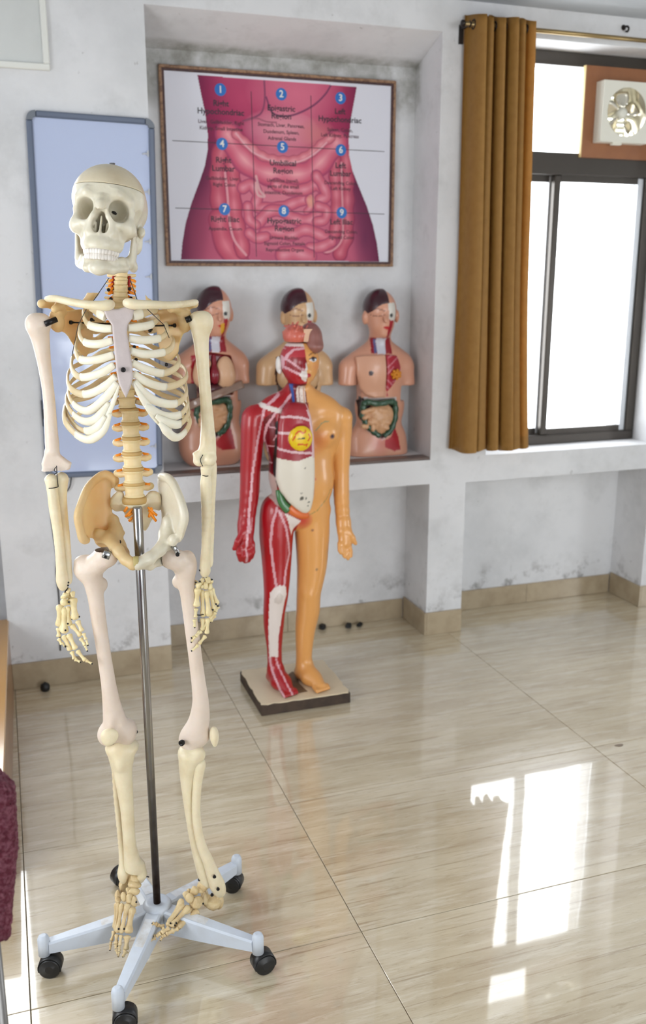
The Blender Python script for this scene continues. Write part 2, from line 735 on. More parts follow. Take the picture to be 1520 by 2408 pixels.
# ------------------------------------------------------------------ shared materials
WALL = wall_material()
TILE = tile_material()
GROUT = material('tile_grout', (120, 106, 88), 0.9)
CEIL = material('ceiling_paint', (176, 180, 184), 0.9, noise=(3, 0.5, (160, 164, 168)))
SKIRT = material('beige_skirting_tile', (176, 160, 134), 0.2, noise=(9, 0.8, (150, 133, 108)))
ALU = material('dark_anodised_aluminium', (78, 73, 68), 0.35, 0.6)
ALU_LIT = material('lit_aluminium', (205, 208, 212), 0.3, 0.6)  # lit stiles: daylight on the dark frame put into a paler colour
GLASS = glass_material('window_glass')
BLACK = material('black_plastic', (22, 22, 24), 0.4)
WHITE_PLASTIC = material('white_plastic', (232, 230, 222), 0.35)

# ------------------------------------------------------------------ setting
YF, YN, YB = 3.53, 3.77, 3.90          # front face of the pillars, back of the recesses, outer face
CZ = 2.575                              # ceiling
XA0, XA1 = -0.06, 0.557                 # left pillar
XB0, XB1 = 1.692, 1.865                 # pillar between the two recesses
XC0 = 2.83
ZB, ZL = 0.69, 0.795                    # underside and top of the ledge beam
ZS = 2.46                               # niche head
ZW = float(at_y(1390, 102, YF)[2])      # window head
XL, XR, YR = -1.5, 4.6, -2.6            # left wall, right wall, rear wall

floor = G().box((XL - 0.1, YR - 0.1, -0.10), (XR + 0.1, YB, -0.008)).build('floor', GROUT)
tag(floor, kind='structure')
tx = [-1.134, -0.054, 0.720, 1.800, 2.880, 3.960, 4.60]
ty = [-1.8 + 0.602 * i for i in range(11)]
ty = [y + (1.812 - (-1.8 + 0.602 * 6)) for y in ty]
ti = 0
for i in range(len(tx) - 1):
    for j in range(len(ty) - 1):
        if ty[j] < 0.55: continue
        y1 = min(ty[j + 1], YB)
        w, d = tx[i + 1] - tx[i], y1 - ty[j]
        g = G().box((-w / 2 + 0.0009, -d / 2 + 0.0009, -0.009), (w / 2 - 0.0009, d / 2 - 0.0009, 0), 0.0009)
        o = g.build('tile', TILE, floor, ((tx[i] + tx[i + 1]) / 2, (ty[j] + y1) / 2, 0))
        o.rotation_euler = (random.uniform(-1, 1) * 0.0010, random.uniform(-1, 1) * 0.0010, 0)
g = G()
for j in range(4):
    y0 = 0.60 - 0.602 * (j + 1)
    for x0, x1 in zip(tx[:-1], tx[1:]):
        g.box((x0 + 0.0009, y0 + 0.0009, -0.009), (x1 - 0.0009, y0 + 0.601, 0))
tag(g.build('tile_rows_behind_viewer', TILE, floor), kind='stuff')

ceiling = tag(G().box((XL - 0.1, YR - 0.1, CZ), (XR + 0.1, YB, CZ + 0.12)).build('ceiling', CEIL), kind='structure')

w = G()
e = 0.0
# recess backs
w.box((XA1, YN, 0), (XB0, YB, CZ))
w.box((XB1, YN, 0), (XC0, YB, 0.80))
w.box((XL, YN, 0), (XA0, YB, 0.80))
# pillars
w.box((XA0, YF, 0), (XA1, YB, 0.80))
w.box((-0.048, YF, 0.80), (XA1, YB, CZ))
w.box((XB0, YF, 0), (XB1, YB, 0.80))
w.box((XB0, YF, 0.80), (XB1 + 0.09, YB, CZ))
w.box((XC0, YF, 0), (XR, YB, CZ))
# ledge beam
w.box((XA1, YF, ZB), (XB0, YN, ZL))
w.box((XB1, YF, ZB - 0.005), (XC0, YN, 0.80))
w.box((XL, YF, ZB), (XA0, YN, 0.80))
# niche head with a sloping soffit
g2 = [(YF, ZS), (YF, CZ), (YN, CZ), (YN, ZS - 0.085)]
w.add([(x, y, z) for x in (XA1, XB0) for (y, z) in g2], [(0, 1, 2, 3), (7, 6, 5, 4), (0, 4, 5, 1), (1, 5, 6, 2), (2, 6, 7, 3), (3, 7, 4, 0)])
# window heads
w.box((XB1 + 0.09, YF, ZW), (XC0, YB, CZ))
w.box((XL, YF, ZW), (-0.048, YB, CZ))
w.box((XB1 + 0.09, YN, 0.80), (XB1 + 0.12, YB, ZW))
w.box((XL, YN, 0.80), (XL + 0.03, YB, ZW))
wall = tag(w.build('wall_back', WALL), kind='structure')
tag(G().box((XR, YR, 0), (XR + 0.1, YF, 0.7)).box((XR, YR, 1.7), (XR + 0.1, YF, CZ)).box((XR, YR, 0.7), (XR + 0.1, 0.7, 1.7)).box((XR, 1.7, 0.7), (XR + 0.1, YF, 1.7)).build('wall_right', WALL), kind='structure')
w = G().box((XL - 0.1, YR, 0), (XL, YF + 0.37, 0.8)).box((XL - 0.1, YR, 1.85), (XL, YF + 0.37, CZ))
w.box((XL - 0.1, YR, 0.8), (XL, 0.5, 1.85)).box((XL - 0.1, 1.9, 0.8), (XL, YF + 0.37, 1.85))
tag(w.build('wall_left', WALL), kind='structure')
w = G().box((XL, YR - 0.1, 0), (XR, YR, 0.33)).box((XL, YR - 0.1, 2.45), (XR, YR, CZ)).box((XL, YR - 0.1, 1.11), (XR, YR, 1.25))
w.box((XL, YR - 0.1, 0.33), (0.14, YR, 1.11)).box((2.8, YR - 0.1, 0.33), (XR, YR, 1.11)).box((XL, YR - 0.1, 1.25), (1.6, YR, 2.45)).box((3.6, YR - 0.1, 1.25), (XR, YR, 2.45))
for x in (0.50, 1.10, 1.95):
    w.box((x - 0.05, YR - 0.1, 0.33), (x + 0.05, YR, 1.11))
for x in (2.27, 2.93):
    w.box((x - 0.05, YR - 0.1, 1.25), (x + 0.05, YR, 2.45))
w.box((0.14, YR - 0.09, 0.80), (1.1, YR - 0.01, 0.84))
tag(w.build('wall_rear', WALL), kind='structure')

# skirting, tile by tile
sk = tag(empty('baseboard_back', (0, 0, 0)), kind='structure')


def skirt_x(x0, x1, y, h, parent=sk):
    n = max(1, int(round((x1 - x0) / 0.6)))
    for i in range(n):
        a, b = x0 + (x1 - x0) * i / n, x0 + (x1 - x0) * (i + 1) / n
        G().box((a + 0.0008, y - 0.010, 0.0005), (b - 0.0008, y, h), 0.001).build('skirting_tile', SKIRT, parent)


def skirt_y(x, y0, y1, h, parent=sk):
    G().box((x - 0.010, y0, 0.0005), (x, y1, h), 0.001).build('skirting_tile', SKIRT, parent)


skirt_x(XA0, XA1 + 0.0, YF, 0.105)
skirt_x(XA1 + 0.002, XB0 - 0.011, YN, 0.095)
skirt_y(XB0, YF - 0.01, YN - 0.011, 0.105)
skirt_x(XB0, XB1, YF, 0.105)
skirt_x(XB1 + 0.002, XC0 - 0.011, YN, 0.095)
skirt_y(XC0, YF - 0.01, YN - 0.011, 0.105)
skirt_x(XC0, XR, YF, 0.105)
skirt_x(XL, XA0, YN, 0.095)
# dark edge board at the front of the niche sill
sill = G().box((XA1 + 0.001, YF + 0.003, ZL), (XB0 - 0.001, YF + 0.075, ZL + 0.012), 0.003)
G_sill = G().box((XA1 + 0.001, YF + 0.075, ZL), (XB0 - 0.001, YN - 0.001, ZL + 0.012)).build('trim_2', WALL)
tag(G_sill, kind='structure')
tag(sill.build('trim_1', material('dark_stone_sill', (112, 96, 90), 0.35, noise=(12, 0.6, (84, 72, 68)))), kind='structure')

# ---- windows
YWN = 3.68


def window(name, x0, x1, z0, z1, zt, xm, jamb=0.045, stile=0.030):
    root = tag(empty(name, (x0, YWN, z0)), kind='structure')
    W, Hh = x1 - x0, z1 - z0
    zt, xm = zt - z0, xm - x0

    def bar(nm, a, b, mat=ALU, bv=0.003):
        return G().box(a, b, bv).build(nm, mat, root)

    bar('window_frame', (0, 0, 0), (W, 0.085, 0.042))
    bar('window_frame', (0, 0, Hh - 0.055), (W, 0.085, Hh))
    bar('window_frame', (0, 0, 0.042), (0.045, 0.085, Hh - 0.055))
    bar('window_frame', (W - jamb, 0, 0.042), (W, 0.085, Hh - 0.055))
    bar('transom', (0.045, -0.006, zt - 0.045), (W - jamb, 0.085, zt + 0.045))
    # sliding sashes, the inner one on the right
    for (a, b, yy, m) in ((xm - 0.012, W - jamb, 0.012, ALU), (0.045, xm + 0.018, 0.048, ALU_LIT)):
        sash = bar('sash', (a, yy, 0.042), (a + 0.032, yy + 0.028, zt - 0.045), ALU if m is ALU else ALU)
        if m is not ALU:
            bar('sash_stile', (b - 0.036, yy, 0.042), (b, yy + 0.026, zt - 0.045), ALU_LIT)
        else:
            bar('sash_stile', (b - stile, yy, 0.042), (b, yy + 0.026, zt - 0.045), ALU_LIT)
        for zz in (0.042, zt - 0.072):
            G().box((a + 0.032, yy + 0.002, zz), (b - 0.030, yy + 0.026, zz + 0.027)).build('sash_rail', ALU, root)
        G().box((a + 0.02, yy + 0.011, 0.05), (b - 0.02, yy + 0.015, zt - 0.05)).build('pane', GLASS, root)
    G().box((0.04, 0.03, zt + 0.04), (W - 0.04, 0.034, Hh - 0.05)).build('pane', GLASS, root)
    return root


zs0 = 0.80
zt = float(at_y(1390, 388, YWN)[2])
xm = float(at_y(1299, 700, YWN)[0])
xr = float(at_y(1512, 900, YWN)[0])
window('window_1', XB1 + 0.12, XC0 - 0.0, zs0, ZW + 0.0, zt, xm)
window('window_2', XL + 0.03, -0.048, zs0, ZW, zt, -0.7, 0.016, 0.012)

# plywood panel with exhaust fan in the top light
p0, p1 = at_y(1374, 262, YWN - 0.02), at_y(1372, 370, YWN - 0.02)
zp1, zp0 = float(at_y(1374, 152, YWN - 0.02)[2]), float(at_y(1372, 370, YWN - 0.02)[2])
PLY = material('stained_plywood', (150, 98, 62), 0.5, noise=(6, 0.6, (126, 78, 48)))
px0 = float(p0[0])
fan_c = at_y(1470, 262, YWN - 0.07)
fx0, fz1 = float(at_y(1424, 187, YWN - 0.075)[0]), float(at_y(1424, 187, YWN - 0.075)[2])
fz0 = float(at_y(1424, 333, YWN - 0.075)[2])
fs = fz1 - fz0
fx1 = fx0 + fs
fc = np.array([float(at_y(1470, 262, YWN - 0.075)[0]), 0, (fz0 + fz1) / 2])
fr = fs * 0.40
fc[0] = fx0 + fs * 0.49
panel = tag(empty('plywood_panel', (px0, YWN - 0.02, zp0)), 'brown stained plywood panel filling the top right of the window around the fan', 'panel')
pw = XC0 - 0.004 - px0


def holed_plate(gx0, gx1, gz0, gz1, cx, cz, r, y0, y1, n=40):
    """flat plate with a round hole"""
    g = G()
    ring, sq = [], []
    for k in range(n):
        a = 2 * math.pi * k / n
        c, s = math.cos(a), math.sin(a)
        ring.append((cx + r * c, cz + r * s))
        tx_ = ((gx1 - cx) / c) if c > 1e-9 else ((gx0 - cx) / c if c < -1e-9 else 9e9)
        tz_ = ((gz1 - cz) / s) if s > 1e-9 else ((gz0 - cz) / s if s < -1e-9 else 9e9)
        t = min(tx_, tz_)
        sq.append([cx + t * c, cz + t * s])
    for (qx, qz) in ((gx0, gz0), (gx1, gz0), (gx1, gz1), (gx0, gz1)):
        i = min(range(n), key=lambda i: (sq[i][0] - qx) ** 2 + (sq[i][1] - qz) ** 2)
        sq[i] = [qx, qz]
    v = [(x, y0, z) for x, z in ring] + [(x, y0, z) for x, z in sq] + [(x, y1, z) for x, z in ring] + [(x, y1, z) for x, z in sq]
    f = []
    for k in range(n):
        q = (k + 1) % n
        f += [(k, q, n + q, n + k), (2 * n + k, 3 * n + k, 3 * n + q, 2 * n + q), (k, 2 * n + k, 2 * n + q, q), (n + k, n + q, 3 * n + q, 3 * n + k)]
    return g.add(v, f)


cx, cz = fc[0] - px0, fc[2] - zp0
holed_plate(0, pw, 0, zp1 - zp0, cx, cz, fr * 1.02, 0, 0.018).build('board', PLY, panel)
EDGE = material('raw_plywood_edge', (222, 196, 140), 0.6)
G().box((-0.004, 0.0, 0.0), (0, 0.018, zp1 - zp0)).build('board_edge', EDGE, panel)
fan = tag(empty('exhaust_fan', (fc[0], YWN - 0.02, fc[2])), 'square white exhaust fan with metal blades set in the brown panel', 'fan')
FANW = material('aged_white_plastic', (226, 224, 212), 0.35)
CHROME = material('bright_metal_blade', (222, 216, 200), 0.18, 0.85)
hw = fs / 2
holed_plate(-hw, hw, -hw, hw, 0.0, 0, fr, -0.055, -0.045, 48).build('front_plate', FANW, fan)
g = G()
for a, b in (((-hw, -0.047, -hw), (hw, 0.0, -hw + 0.008)), ((-hw, -0.047, hw - 0.008), (hw, 0.0, hw)), ((-hw, -0.047, -hw + 0.008), (-hw + 0.008, 0.0, hw - 0.008)), ((hw - 0.008, -0.047, -hw + 0.008), (hw, 0.0, hw - 0.008))):
    g.box(a, b)
g.build('housing', FANW, fan)
g = G()
n = 48
v = [(r * math.cos(2 * math.pi * k / n), y, r * math.sin(2 * math.pi * k / n)) for (r, y) in ((fr, -0.056), (fr * 0.985, 0.05)) for k in range(n)]
g.add(v, [(k, (k + 1) % n, n + (k + 1) % n, n + k) for k in range(n)], True)
g.build('throat', CHROME, fan)
for k in range(5):
    a0 = 2 * math.pi * k / 5 + 0.35
    v = []
    for i in range(7):
        rr = fr * (0.22 + 0.70 * i / 6)
        wd = 0.22 + 0.42 * math.sin(math.pi * (0.15 + 0.75 * i / 6))
        for j in range(5):
            a = a0 + wd * (j / 4 - 0.5) * 1.55
            v.append((rr * math.cos(a), -0.012 + 0.024 * (j / 4 - 0.5) * 1.2, rr * math.sin(a)))
    me = G().add(v, [(i * 5 + j, i * 5 + j + 1, (i + 1) * 5 + j + 1, (i + 1) * 5 + j) for i in range(6) for j in range(4)], True).build('blade', CHROME, fan)
    md = me.modifiers.new('thick', 'SOLIDIFY')
    md.thickness = 0.0015
G().lathe((0, -0.035, 0), (0, 1, 0), [(0, fr * 0.10), (0.004, fr * 0.23), (0.03, fr * 0.25), (0.06, fr * 0.2)], 24).build('hub', FANW, fan)
g = G()
for k in range(9):
    zz = -fr + 2 * fr * (k + 0.5) / 9
    g.add([(-fr, 0.046, zz - fr / 9), (fr, 0.046, zz - fr / 9), (fr, 0.056, zz + fr / 9 - 0.002), (-fr, 0.056, zz + fr / 9 - 0.002)], [(0, 1, 2, 3)])
g.build('shutter', FANW, fan)
G().box((-fr, 0.028, -0.006), (fr, 0.036, 0.006)).box((-0.006, 0.0281, -fr), (0.006, 0.0361, fr)).build('motor_bracket', FANW, fan)
G().box((-hw * 0.45, -0.05, -hw - 0.010), (-hw * 0.1, -0.03, -hw)).build('latch_tab', FANW, fan)

# ---- curtain rod and curtain
YCR = YF - 0.075
r0, r1 = at_y(1092, 50, YCR), at_y(1390, 88, YCR)
ROD = material('antique_brass', (150, 128, 88), 0.3, 0.8)
DARKM = material('dark_bracket_metal', (52, 46, 44), 0.45, 0.6)
rz_ = (r0[2] + r1[2]) / 2
rod = tag(empty('curtain_rod', (float(r0[0]), YCR, float(rz_))), 'brass curtain rod with dark end cap across the top of the window', 'curtain rod')
G().cyl((0, 0, 0), (XC0 + 0.2 - r0[0], 0, 0), 0.0085, n=16).build('rod', ROD, rod)
G().lathe((-0.012, 0, 0), (1, 0, 0), [(0, 0.006), (0.002, 0.012), (0.012, 0.012), (0.014, 0.009)], 16).build('end_cap', DARKM, rod)
g = G().box((0.020, 0.0, -0.006), (0.028, 0.073, 0.004)).box((0.016, 0.067, -0.055), (0.032, 0.074, 0.012)).tube([(0.024, 0.0, 0.01), (0.024, -0.012, 0.0), (0.024, 0.0, -0.012)], 0.003, 8)
g.build('bracket', DARKM, rod)

CURT = material('golden_brown_curtain_cloth', (186, 140, 72), 0.6, noise=(30, 0.3, (158, 112, 50)), trans=0.40)
cu = tag(empty('curtain', (float(r0[0]), YCR, float(rz_))), 'golden brown eyelet curtain gathered at the left side of the window', 'curtain')
topL, topR = at_y(1109, 60, YCR)[0] - r0[0], at_y(1246, 80, YCR)[0] - r0[0]
botL, botR = at_y(1068, 1052, YCR)[0] - r0[0], at_y(1228, 1052, YCR)[0] - r0[0]
midL, midR = at_y(1092, 600, YCR)[0] - r0[0], at_y(1230, 600, YCR)[0] - r0[0]
zbot = at_y(1150, 1055, YCR)[2] - rz_
ztop = 0.034
nu, nv = 240, 60
s = np.linspace(0, 1, nu)
t = np.linspace(0, 1, nv)
Sg, Tg = np.meshgrid(s, t, indexing='ij')
Zg = ztop + (zbot - ztop) * Tg
tm = 0.55
Lx = np.where(Tg < tm, topL + (midL - topL) * Tg / tm, midL + (botL - midL) * ((Tg - tm) / (1 - tm)) ** 1.3)
Rx = np.where(Tg < tm, topR + (midR - topR) * Tg / tm, midR + (botR - midR) * (np.clip(Tg - tm, 0, 1) / (1 - tm)) ** 1.3)
ph = 2 * np.pi * 5.6 * (Sg ** (1.0 + 0.18 * Tg)) + 0.5 * np.sin(3 * Tg + 5 * Sg) * Tg
amp = 0.052 * (0.9 + 0.35 * np.sin(11 * Sg + 1)) * (1 - 0.1 * Tg + 0.35 * Tg * np.sin(9 * Sg + 0.6))
Xg = Lx + (Rx - Lx) * Sg + 0.010 * np.sin(2 * ph) * (0.6 + 0.4 * Tg)
Yg = amp * np.sin(ph + 1.2) + 0.012 * np.sin(2.7 * ph) * Tg * 0.5 - 0.015 * Tg
Zg = Zg + np.where(Tg < 0.02, 0.012 * np.sin(ph + 1.2), 0) - 0.006 * Tg * np.sin(ph)
V = np.stack([Xg, Yg, Zg], -1).reshape(-1, 3)
ii, jj = np.meshgrid(np.arange(nu - 1), np.arange(nv - 1), indexing='ij')
q = np.stack([ii * nv + jj, (ii + 1) * nv + jj, (ii + 1) * nv + jj + 1, ii * nv + jj + 1], -1).reshape(-1, 4)
co = link_mesh('cloth', raw_mesh('cloth', V, q), CURT, cu)
md = co.modifiers.new('thick', 'SOLIDIFY')
md.thickness = 0.0012
# hem and eyelets
h0 = int(nv * 0.965)
V2 = np.stack([Xg, Yg - 0.0022, Zg], -1)[:, h0:].reshape(-1, 3)
nh = nv - h0
ii, jj = np.meshgrid(np.arange(nu - 1), np.arange(nh - 1), indexing='ij')
q = np.stack([ii * nh + jj, (ii + 1) * nh + jj, (ii + 1) * nh + jj + 1, ii * nh + jj + 1], -1).reshape(-1, 4)
link_mesh('hem', raw_mesh('hem', V2, q), CURT, cu)
zc = np.nonzero(np.diff(np.sign(Yg[:, 1])))[0]
for i in zc:
    c = np.array([Xg[i, 1], 0, 0])
    tdir = V.reshape(nu, nv, 3)[min(i + 1, nu - 1), 1] - V.reshape(nu, nv, 3)[max(i - 1, 0), 1]
    nrm = np.cross(tdir, (0, 0, 1.0))
    nrm /= np.linalg.norm(nrm)
    u = tdir / np.linalg.norm(tdir)
    u[2] = 0
    u /= np.linalg.norm(u)
    ring = [c + 0.0155 * (u * math.cos(a) + np.array([0, 0, 1]) * math.sin(a)) for a in np.linspace(0, 2 * math.pi, 17)]
    G().tube(ring, 0.0035, 6, caps=False).build('eyelet', DARKM, cu)

# hook left in the wall above the window
hk = at_y(1467, 65, YF)
h = tag(empty('wall_hook', tuple(hk)), 'small dark metal hook screwed into the wall above the window', 'hook')
G().lathe((0, -0.004, 0), (0, 1, 0), [(0, 0.010), (0.004, 0.011)], 14).build('plate', DARKM, h)
G().tube(spline([(0, 0, 0), (0, -0.022, 0), (0.004, -0.030, -0.008), (0.006, -0.022, -0.018), (0.004, -0.012, -0.016)], 5), 0.0042, 8).build('hook', DARKM, h)

# batten frame of a wall panel at the top left
b1 = at_y(118, 168, YF)
fr_ = tag(empty('wall_panel', (float(b1[0]), YF, float(b1[2]))), 'white framed panel on the wall at the top left corner', 'panel')
BAT = material('painted_batten', (222, 222, 216), 0.5)
G().box((-0.5, -0.018, 0), (0.0, 0, 0.021), 0.003).build('batten', BAT, fr_)
G().box((-0.021, -0.018, 0.021), (0, 0, 0.30), 0.003).build('batten', BAT, fr_)
G().box((-0.5, -0.007, 0.021), (-0.021, 0, 0.30)).build('board', material('panel_board', (204, 206, 204), 0.6, noise=(5, 0.5, (190, 192, 190))), fr_)

# ================================================================== the skeleton on its castor stand
SK_BASE = np.array([0.245, 1.930, 0.0])
_a = math.atan2(SK_BASE[0], SK_BASE[1])
_n = np.array([math.sin(_a), math.cos(_a), 0])
_u = np.array([math.cos(_a), -math.sin(_a), 0])


def S(x, y, d=0.0):
    """photo pixel -> skeleton coordinates (right, away, up); d = metres behind the pole"""
    r = ray(x, y)
    t = (d + (SK_BASE - EYEV) @ _n) / (r @ _n)
    p = EYEV + r * t - SK_BASE
    return np.array([p @ _u, p @ _n, p[2]])


def C2(x, y, d=0.0): return S(50 + x / 3.102, 630 + y / 3.102, d)      # chest close-up
def C3(x, y, d=0.0): return S(50 + x / 3.102, 1000 + y / 3.102, d)     # pelvis close-up
def C4(x, y, d=0.0): return S(100 + x / 3.4545, 1280 + y / 3.4545, d)  # thigh close-up
def C5(x, y, d=0.0): return S(60 + x / 2.6207, 1680 + y / 2.6207, d)   # lower legs
def H1(x, y, d=0.0): return S(120 + x / 10.47, 1340 + y / 10.47, d)    # hands and feet
def H2(x, y, d=0.0): return S(430 + x / 10.47, 1320 + y / 10.47, d)
def T1(x, y, d=0.0): return S(240 + x / 8.917, 2000 + y / 8.917, d)
def T2(x, y, d=0.0): return S(340 + x / 7.6, 2030 + y / 7.6, d)


PXM = 1 / 1157.0
skel = tag(empty('anatomical_skeleton', tuple(SK_BASE), -_a), 'full-size plastic skeleton model hanging on a steel pole over a white five-legged castor stand', 'skeleton')

BONE = material('ivory_bone', (226, 214, 184), 0.42, noise=(22, 0.45, (204, 184, 144)), bump=(70, 0.12), sss=0.25)
SKULLM = material('skull_bone', (214, 207, 188), 0.35, noise=(16, 0.5, (194, 184, 158)), bump=(60, 0.10), sss=0.12)
PINK = material('pinkish_bone', (220, 204, 190), 0.45, noise=(14, 0.5, (204, 184, 164)), bump=(60, 0.15), sss=0.15)
STERN = material('greyish_pink_bone', (194, 182, 180), 0.5, noise=(24, 0.5, (178, 164, 162)), bump=(60, 0.15))
CART = material('white_cartilage', (232, 226, 208), 0.4, noise=(20, 0.4, (214, 204, 176)), sss=0.2)
YEL = material('yellow_bone', (230, 214, 168), 0.4, noise=(40, 0.5, (204, 180, 124)), bump=(90, 0.2), sss=0.2)
FOOT = material('tan_bone', (216, 194, 150), 0.42, noise=(40, 0.6, (180, 148, 100)), bump=(90, 0.25), sss=0.1)
AMBER = material('amber_thin_bone', (230, 206, 158), 0.42, noise=(10, 0.6, (224, 184, 120)), sss=0.3, trans=0.3)
VERT = material('honey_bone', (228, 206, 160), 0.42, noise=(22, 0.5, (208, 178, 124)), bump=(70, 0.12), sss=0.3)
RIBM = material('rib_bone', (230, 214, 178), 0.4, noise=(20, 0.5, (212, 186, 136)), bump=(60, 0.10), sss=0.2, trans=0.22)
DISC = material('tan_disc', (190, 156, 98), 0.5)
NERVE = material('orange_nerve', (240, 140, 20), 0.4, sss=0.1)
ARTERY = material('red_artery', (160, 20, 24), 0.4)
BOLT = material('dark_screw', (34, 32, 32), 0.35, 0.6)
STEEL = material('brushed_steel', (150, 150, 152), 0.22, 1.0, noise=(8, 0.5, (110, 106, 104)))
TOOTH = material('tooth_enamel', (226, 220, 212), 0.3, noise=(60, 0.4, (204, 190, 176)))
WIRE = material('black_wire', (24, 22, 22), 0.5)


def bone(name, field, mat, parent=skel, smooth=1):
    return link_mesh(name, field.mesh(name, smooth), mat, parent)


def field_for(pts, pad, h):
    P = np.array(pts, float)
    return Field(P.min(0) - pad, P.max(0) + pad, h)


def screw(p, axis=(0, -1, 0), r=0.0045, l=0.006, parent=skel, name='screw'):
    p, a = np.array(p, float), np.array(axis, float)
    a /= np.linalg.norm(a)
    return G().lathe(p - a * 0.004, a, [(0, r * 0.5), (0.004, r * 0.6), (0.0045, r), (0.004 + l, r), (0.0046 + l, r * 0.7), (0.0042 + l * 0.6, r * 0.45)], 14).build(name, BOLT, parent)


# ------------------------------------------------------------------ skull
SKC = S(255, 512, 0.005)
_y, _p, _r = math.radians(-9), math.radians(8), math.radians(5)
# skull axes: x right (viewer), y forward (face), z up
RS = (Matrix.Rotation(_y, 3, 'Z') @ Matrix.Rotation(_r, 3, 'Y') @ Matrix.Rotation(-_p, 3, 'X'))
RS = np.array(RS) @ np.diag([1, -1, 1])
skull_root = skel


def sk(p): return np.array(p, float) @ RS.T + SKC


def to_skel(me):
    v = verts_of(me) @ RS.T + SKC
    me.vertices.foreach_set('co', v.astype(np.float32).ravel())
    me.flip_normals()
    me.update()
    return me


def skull_field():
    f = Field((-0.086, -0.125, -0.075), (0.086, 0.108, 0.112), 0.0016)
    f.ell((0, -0.018, 0.036), (0.0680, 0.090, 0.066), 0)
    f.ell((0, 0.022, 0.030), (0.060, 0.052, 0.048), 0.03)
    f.ell((0, -0.060, 0.020), (0.060, 0.050, 0.045), 0.03)
    f.ell((0, -0.02, -0.01), (0.050, 0.060, 0.035), 0.02)
    f.ell((0, 0.038, -0.012), (0.040, 0.036, 0.042), 0.012)          # mid face block
    for s in (-1, 1):
        f.chain([(s * 0.006, 0.073, 0.024), (s * 0.028, 0.071, 0.030), (s * 0.046, 0.058, 0.022)], [0.0075, 0.0085, 0.0075], 0.010)   # brow
        f.chain([(s * 0.047, 0.056, 0.022), (s * 0.0515, 0.049, 0.002), (s * 0.049, 0.053, -0.020)], [0.0065, 0.0058, 0.0075], 0.006)   # lateral rim
        f.chain([(s * 0.049, 0.055, -0.021), (s * 0.032, 0.067, -0.025), (s * 0.018, 0.072, -0.018)], [0.009, 0.0075, 0.006], 0.008)    # lower rim
        f.ell((s * 0.047, 0.052, -0.030), (0.016, 0.014, 0.013), 0.010)                                                              # cheek
        f.chain([(s * 0.054, 0.046, -0.030), (s * 0.0665, 0.022, -0.027), (s * 0.0655, -0.004, -0.022), (s * 0.060, -0.026, -0.014)], [0.0075, 0.0052, 0.0055, 0.0060], 0.006, flat=((0, 0, 1), 1.5))
        f.chain([(s * 0.012, 0.076, 0.012), (s * 0.0155, 0.078, -0.012), (s * 0.021, 0.073, -0.040)], [0.006, 0.0065, 0.009], 0.008)    # nasal process
        f.ell((s * 0.055, -0.022, -0.042), (0.011, 0.013, 0.021), 0.012)                                                             # mastoid
        f.chain([(s * 0.034, 0.046, -0.036), (s * 0.030, 0.050, -0.060)], [0.012, 0.010], 0.012)
        f.chain([(s * 0.018, 0.012, -0.03), (s * 0.018, 0.010, -0.055)], [0.006, 0.004], 0.008, flat=((0, 1, 0), 1.8))                    # pterygoid
    f.chain([(0, 0.080, 0.018), (0, 0.086, 0.008), (0, 0.090, -0.001)], [0.0075, 0.0068, 0.0055], 0.008)                                # nasal bones
    f.ell((0, 0.064, -0.048), (0.030, 0.022, 0.020), 0.012)
    arc = [(0.031 * math.sin(a), 0.036 + 0.046 * math.cos(a), -0.064) for a in np.linspace(-1.25, 1.25, 11)]
    f.chain(arc, 0.0088, 0.006, flat=((0, 0, 1), 1.3))
    # openings
    for s in (-1, 1):
        ax = Matrix.Rotation(-s * 0.34, 3, 'Z')
        f.ell((s * 0.0300, 0.066, 0.002), (0.0190, 0.042, 0.0176), 0.005, '-', rot=ax)
        f.ell((s * 0.0330, 0.072, -0.002), (0.0188, 0.026, 0.0180), 0.005, '-', rot=ax)
        f.ell((s * 0.0068, 0.085, -0.030), (0.0088, 0.055, 0.0140), 0.003, '-')
        f.ell((s * 0.0655, 0.026, -0.012), (0.0115, 0.020, 0.022), 0.008, '-')       # temple hollow behind the rim
        f.ell((s * 0.050, 0.014, -0.044), (0.012, 0.026, 0.020), 0.006, '-')         # below the arch
    f.ell((0, 0.088, -0.016), (0.0088, 0.045, 0.0140), 0.003, '-')
    f.ell((0, 0.020, -0.085), (0.030, 0.045, 0.026), 0.008, '-')
    f.cone((0, 0.070, -0.012), (0, 0.078, -0.046), 0.0016, 0.0022, 0.003, flat=((0, 1, 0), 4.0))   # septum
    for s in (-1, 1):                                                                # side wall of the nose inside
        f.chain([(s * 0.011, 0.066, -0.024), (s * 0.010, 0.068, -0.040)], 0.0028, 0.003)
    return f


f = skull_field()
Xg_, Yg_, Zg_ = f.ax[0][:, None, None], f.ax[1][None, :, None], f.ax[2][None, None, :]
cut = Zg_ - 0.0485 + 0.045 * (Yg_ - 0.06) * 0 + 0 * Xg_
whole = f.f.copy()
inner = Field(f.lo, (f.lo + f.h * (np.array(f.f.shape) - 1)), f.h)
inner.f = np.full_like(whole, 0.05)
inner.ell((0, -0.034, 0.046), (0.0600, 0.066, 0.0480), 0)
f.f = np.maximum(whole, cut)
f.f = np.maximum(f.f, -np.minimum(inner.f, 0.05)).astype(np.float32)
skull = link_mesh('skull', to_skel(f.mesh('skull', 1)), SKULLM, skel)
f.f = np.maximum(np.maximum(whole, 0.0006 - cut), -inner.f).astype(np.float32)
cap = link_mesh('skull_cap', to_skel(f.mesh('skull_cap', 1)), material('skull_cap_bone', (208, 196, 170), 0.35, noise=(14, 0.6, (186, 168, 136)), bump=(60, 0.08), sss=0.1), skel)
tag(cap, 'slightly browner lift-off skull cap')
p = sk((0.0, -0.012, 0.103))
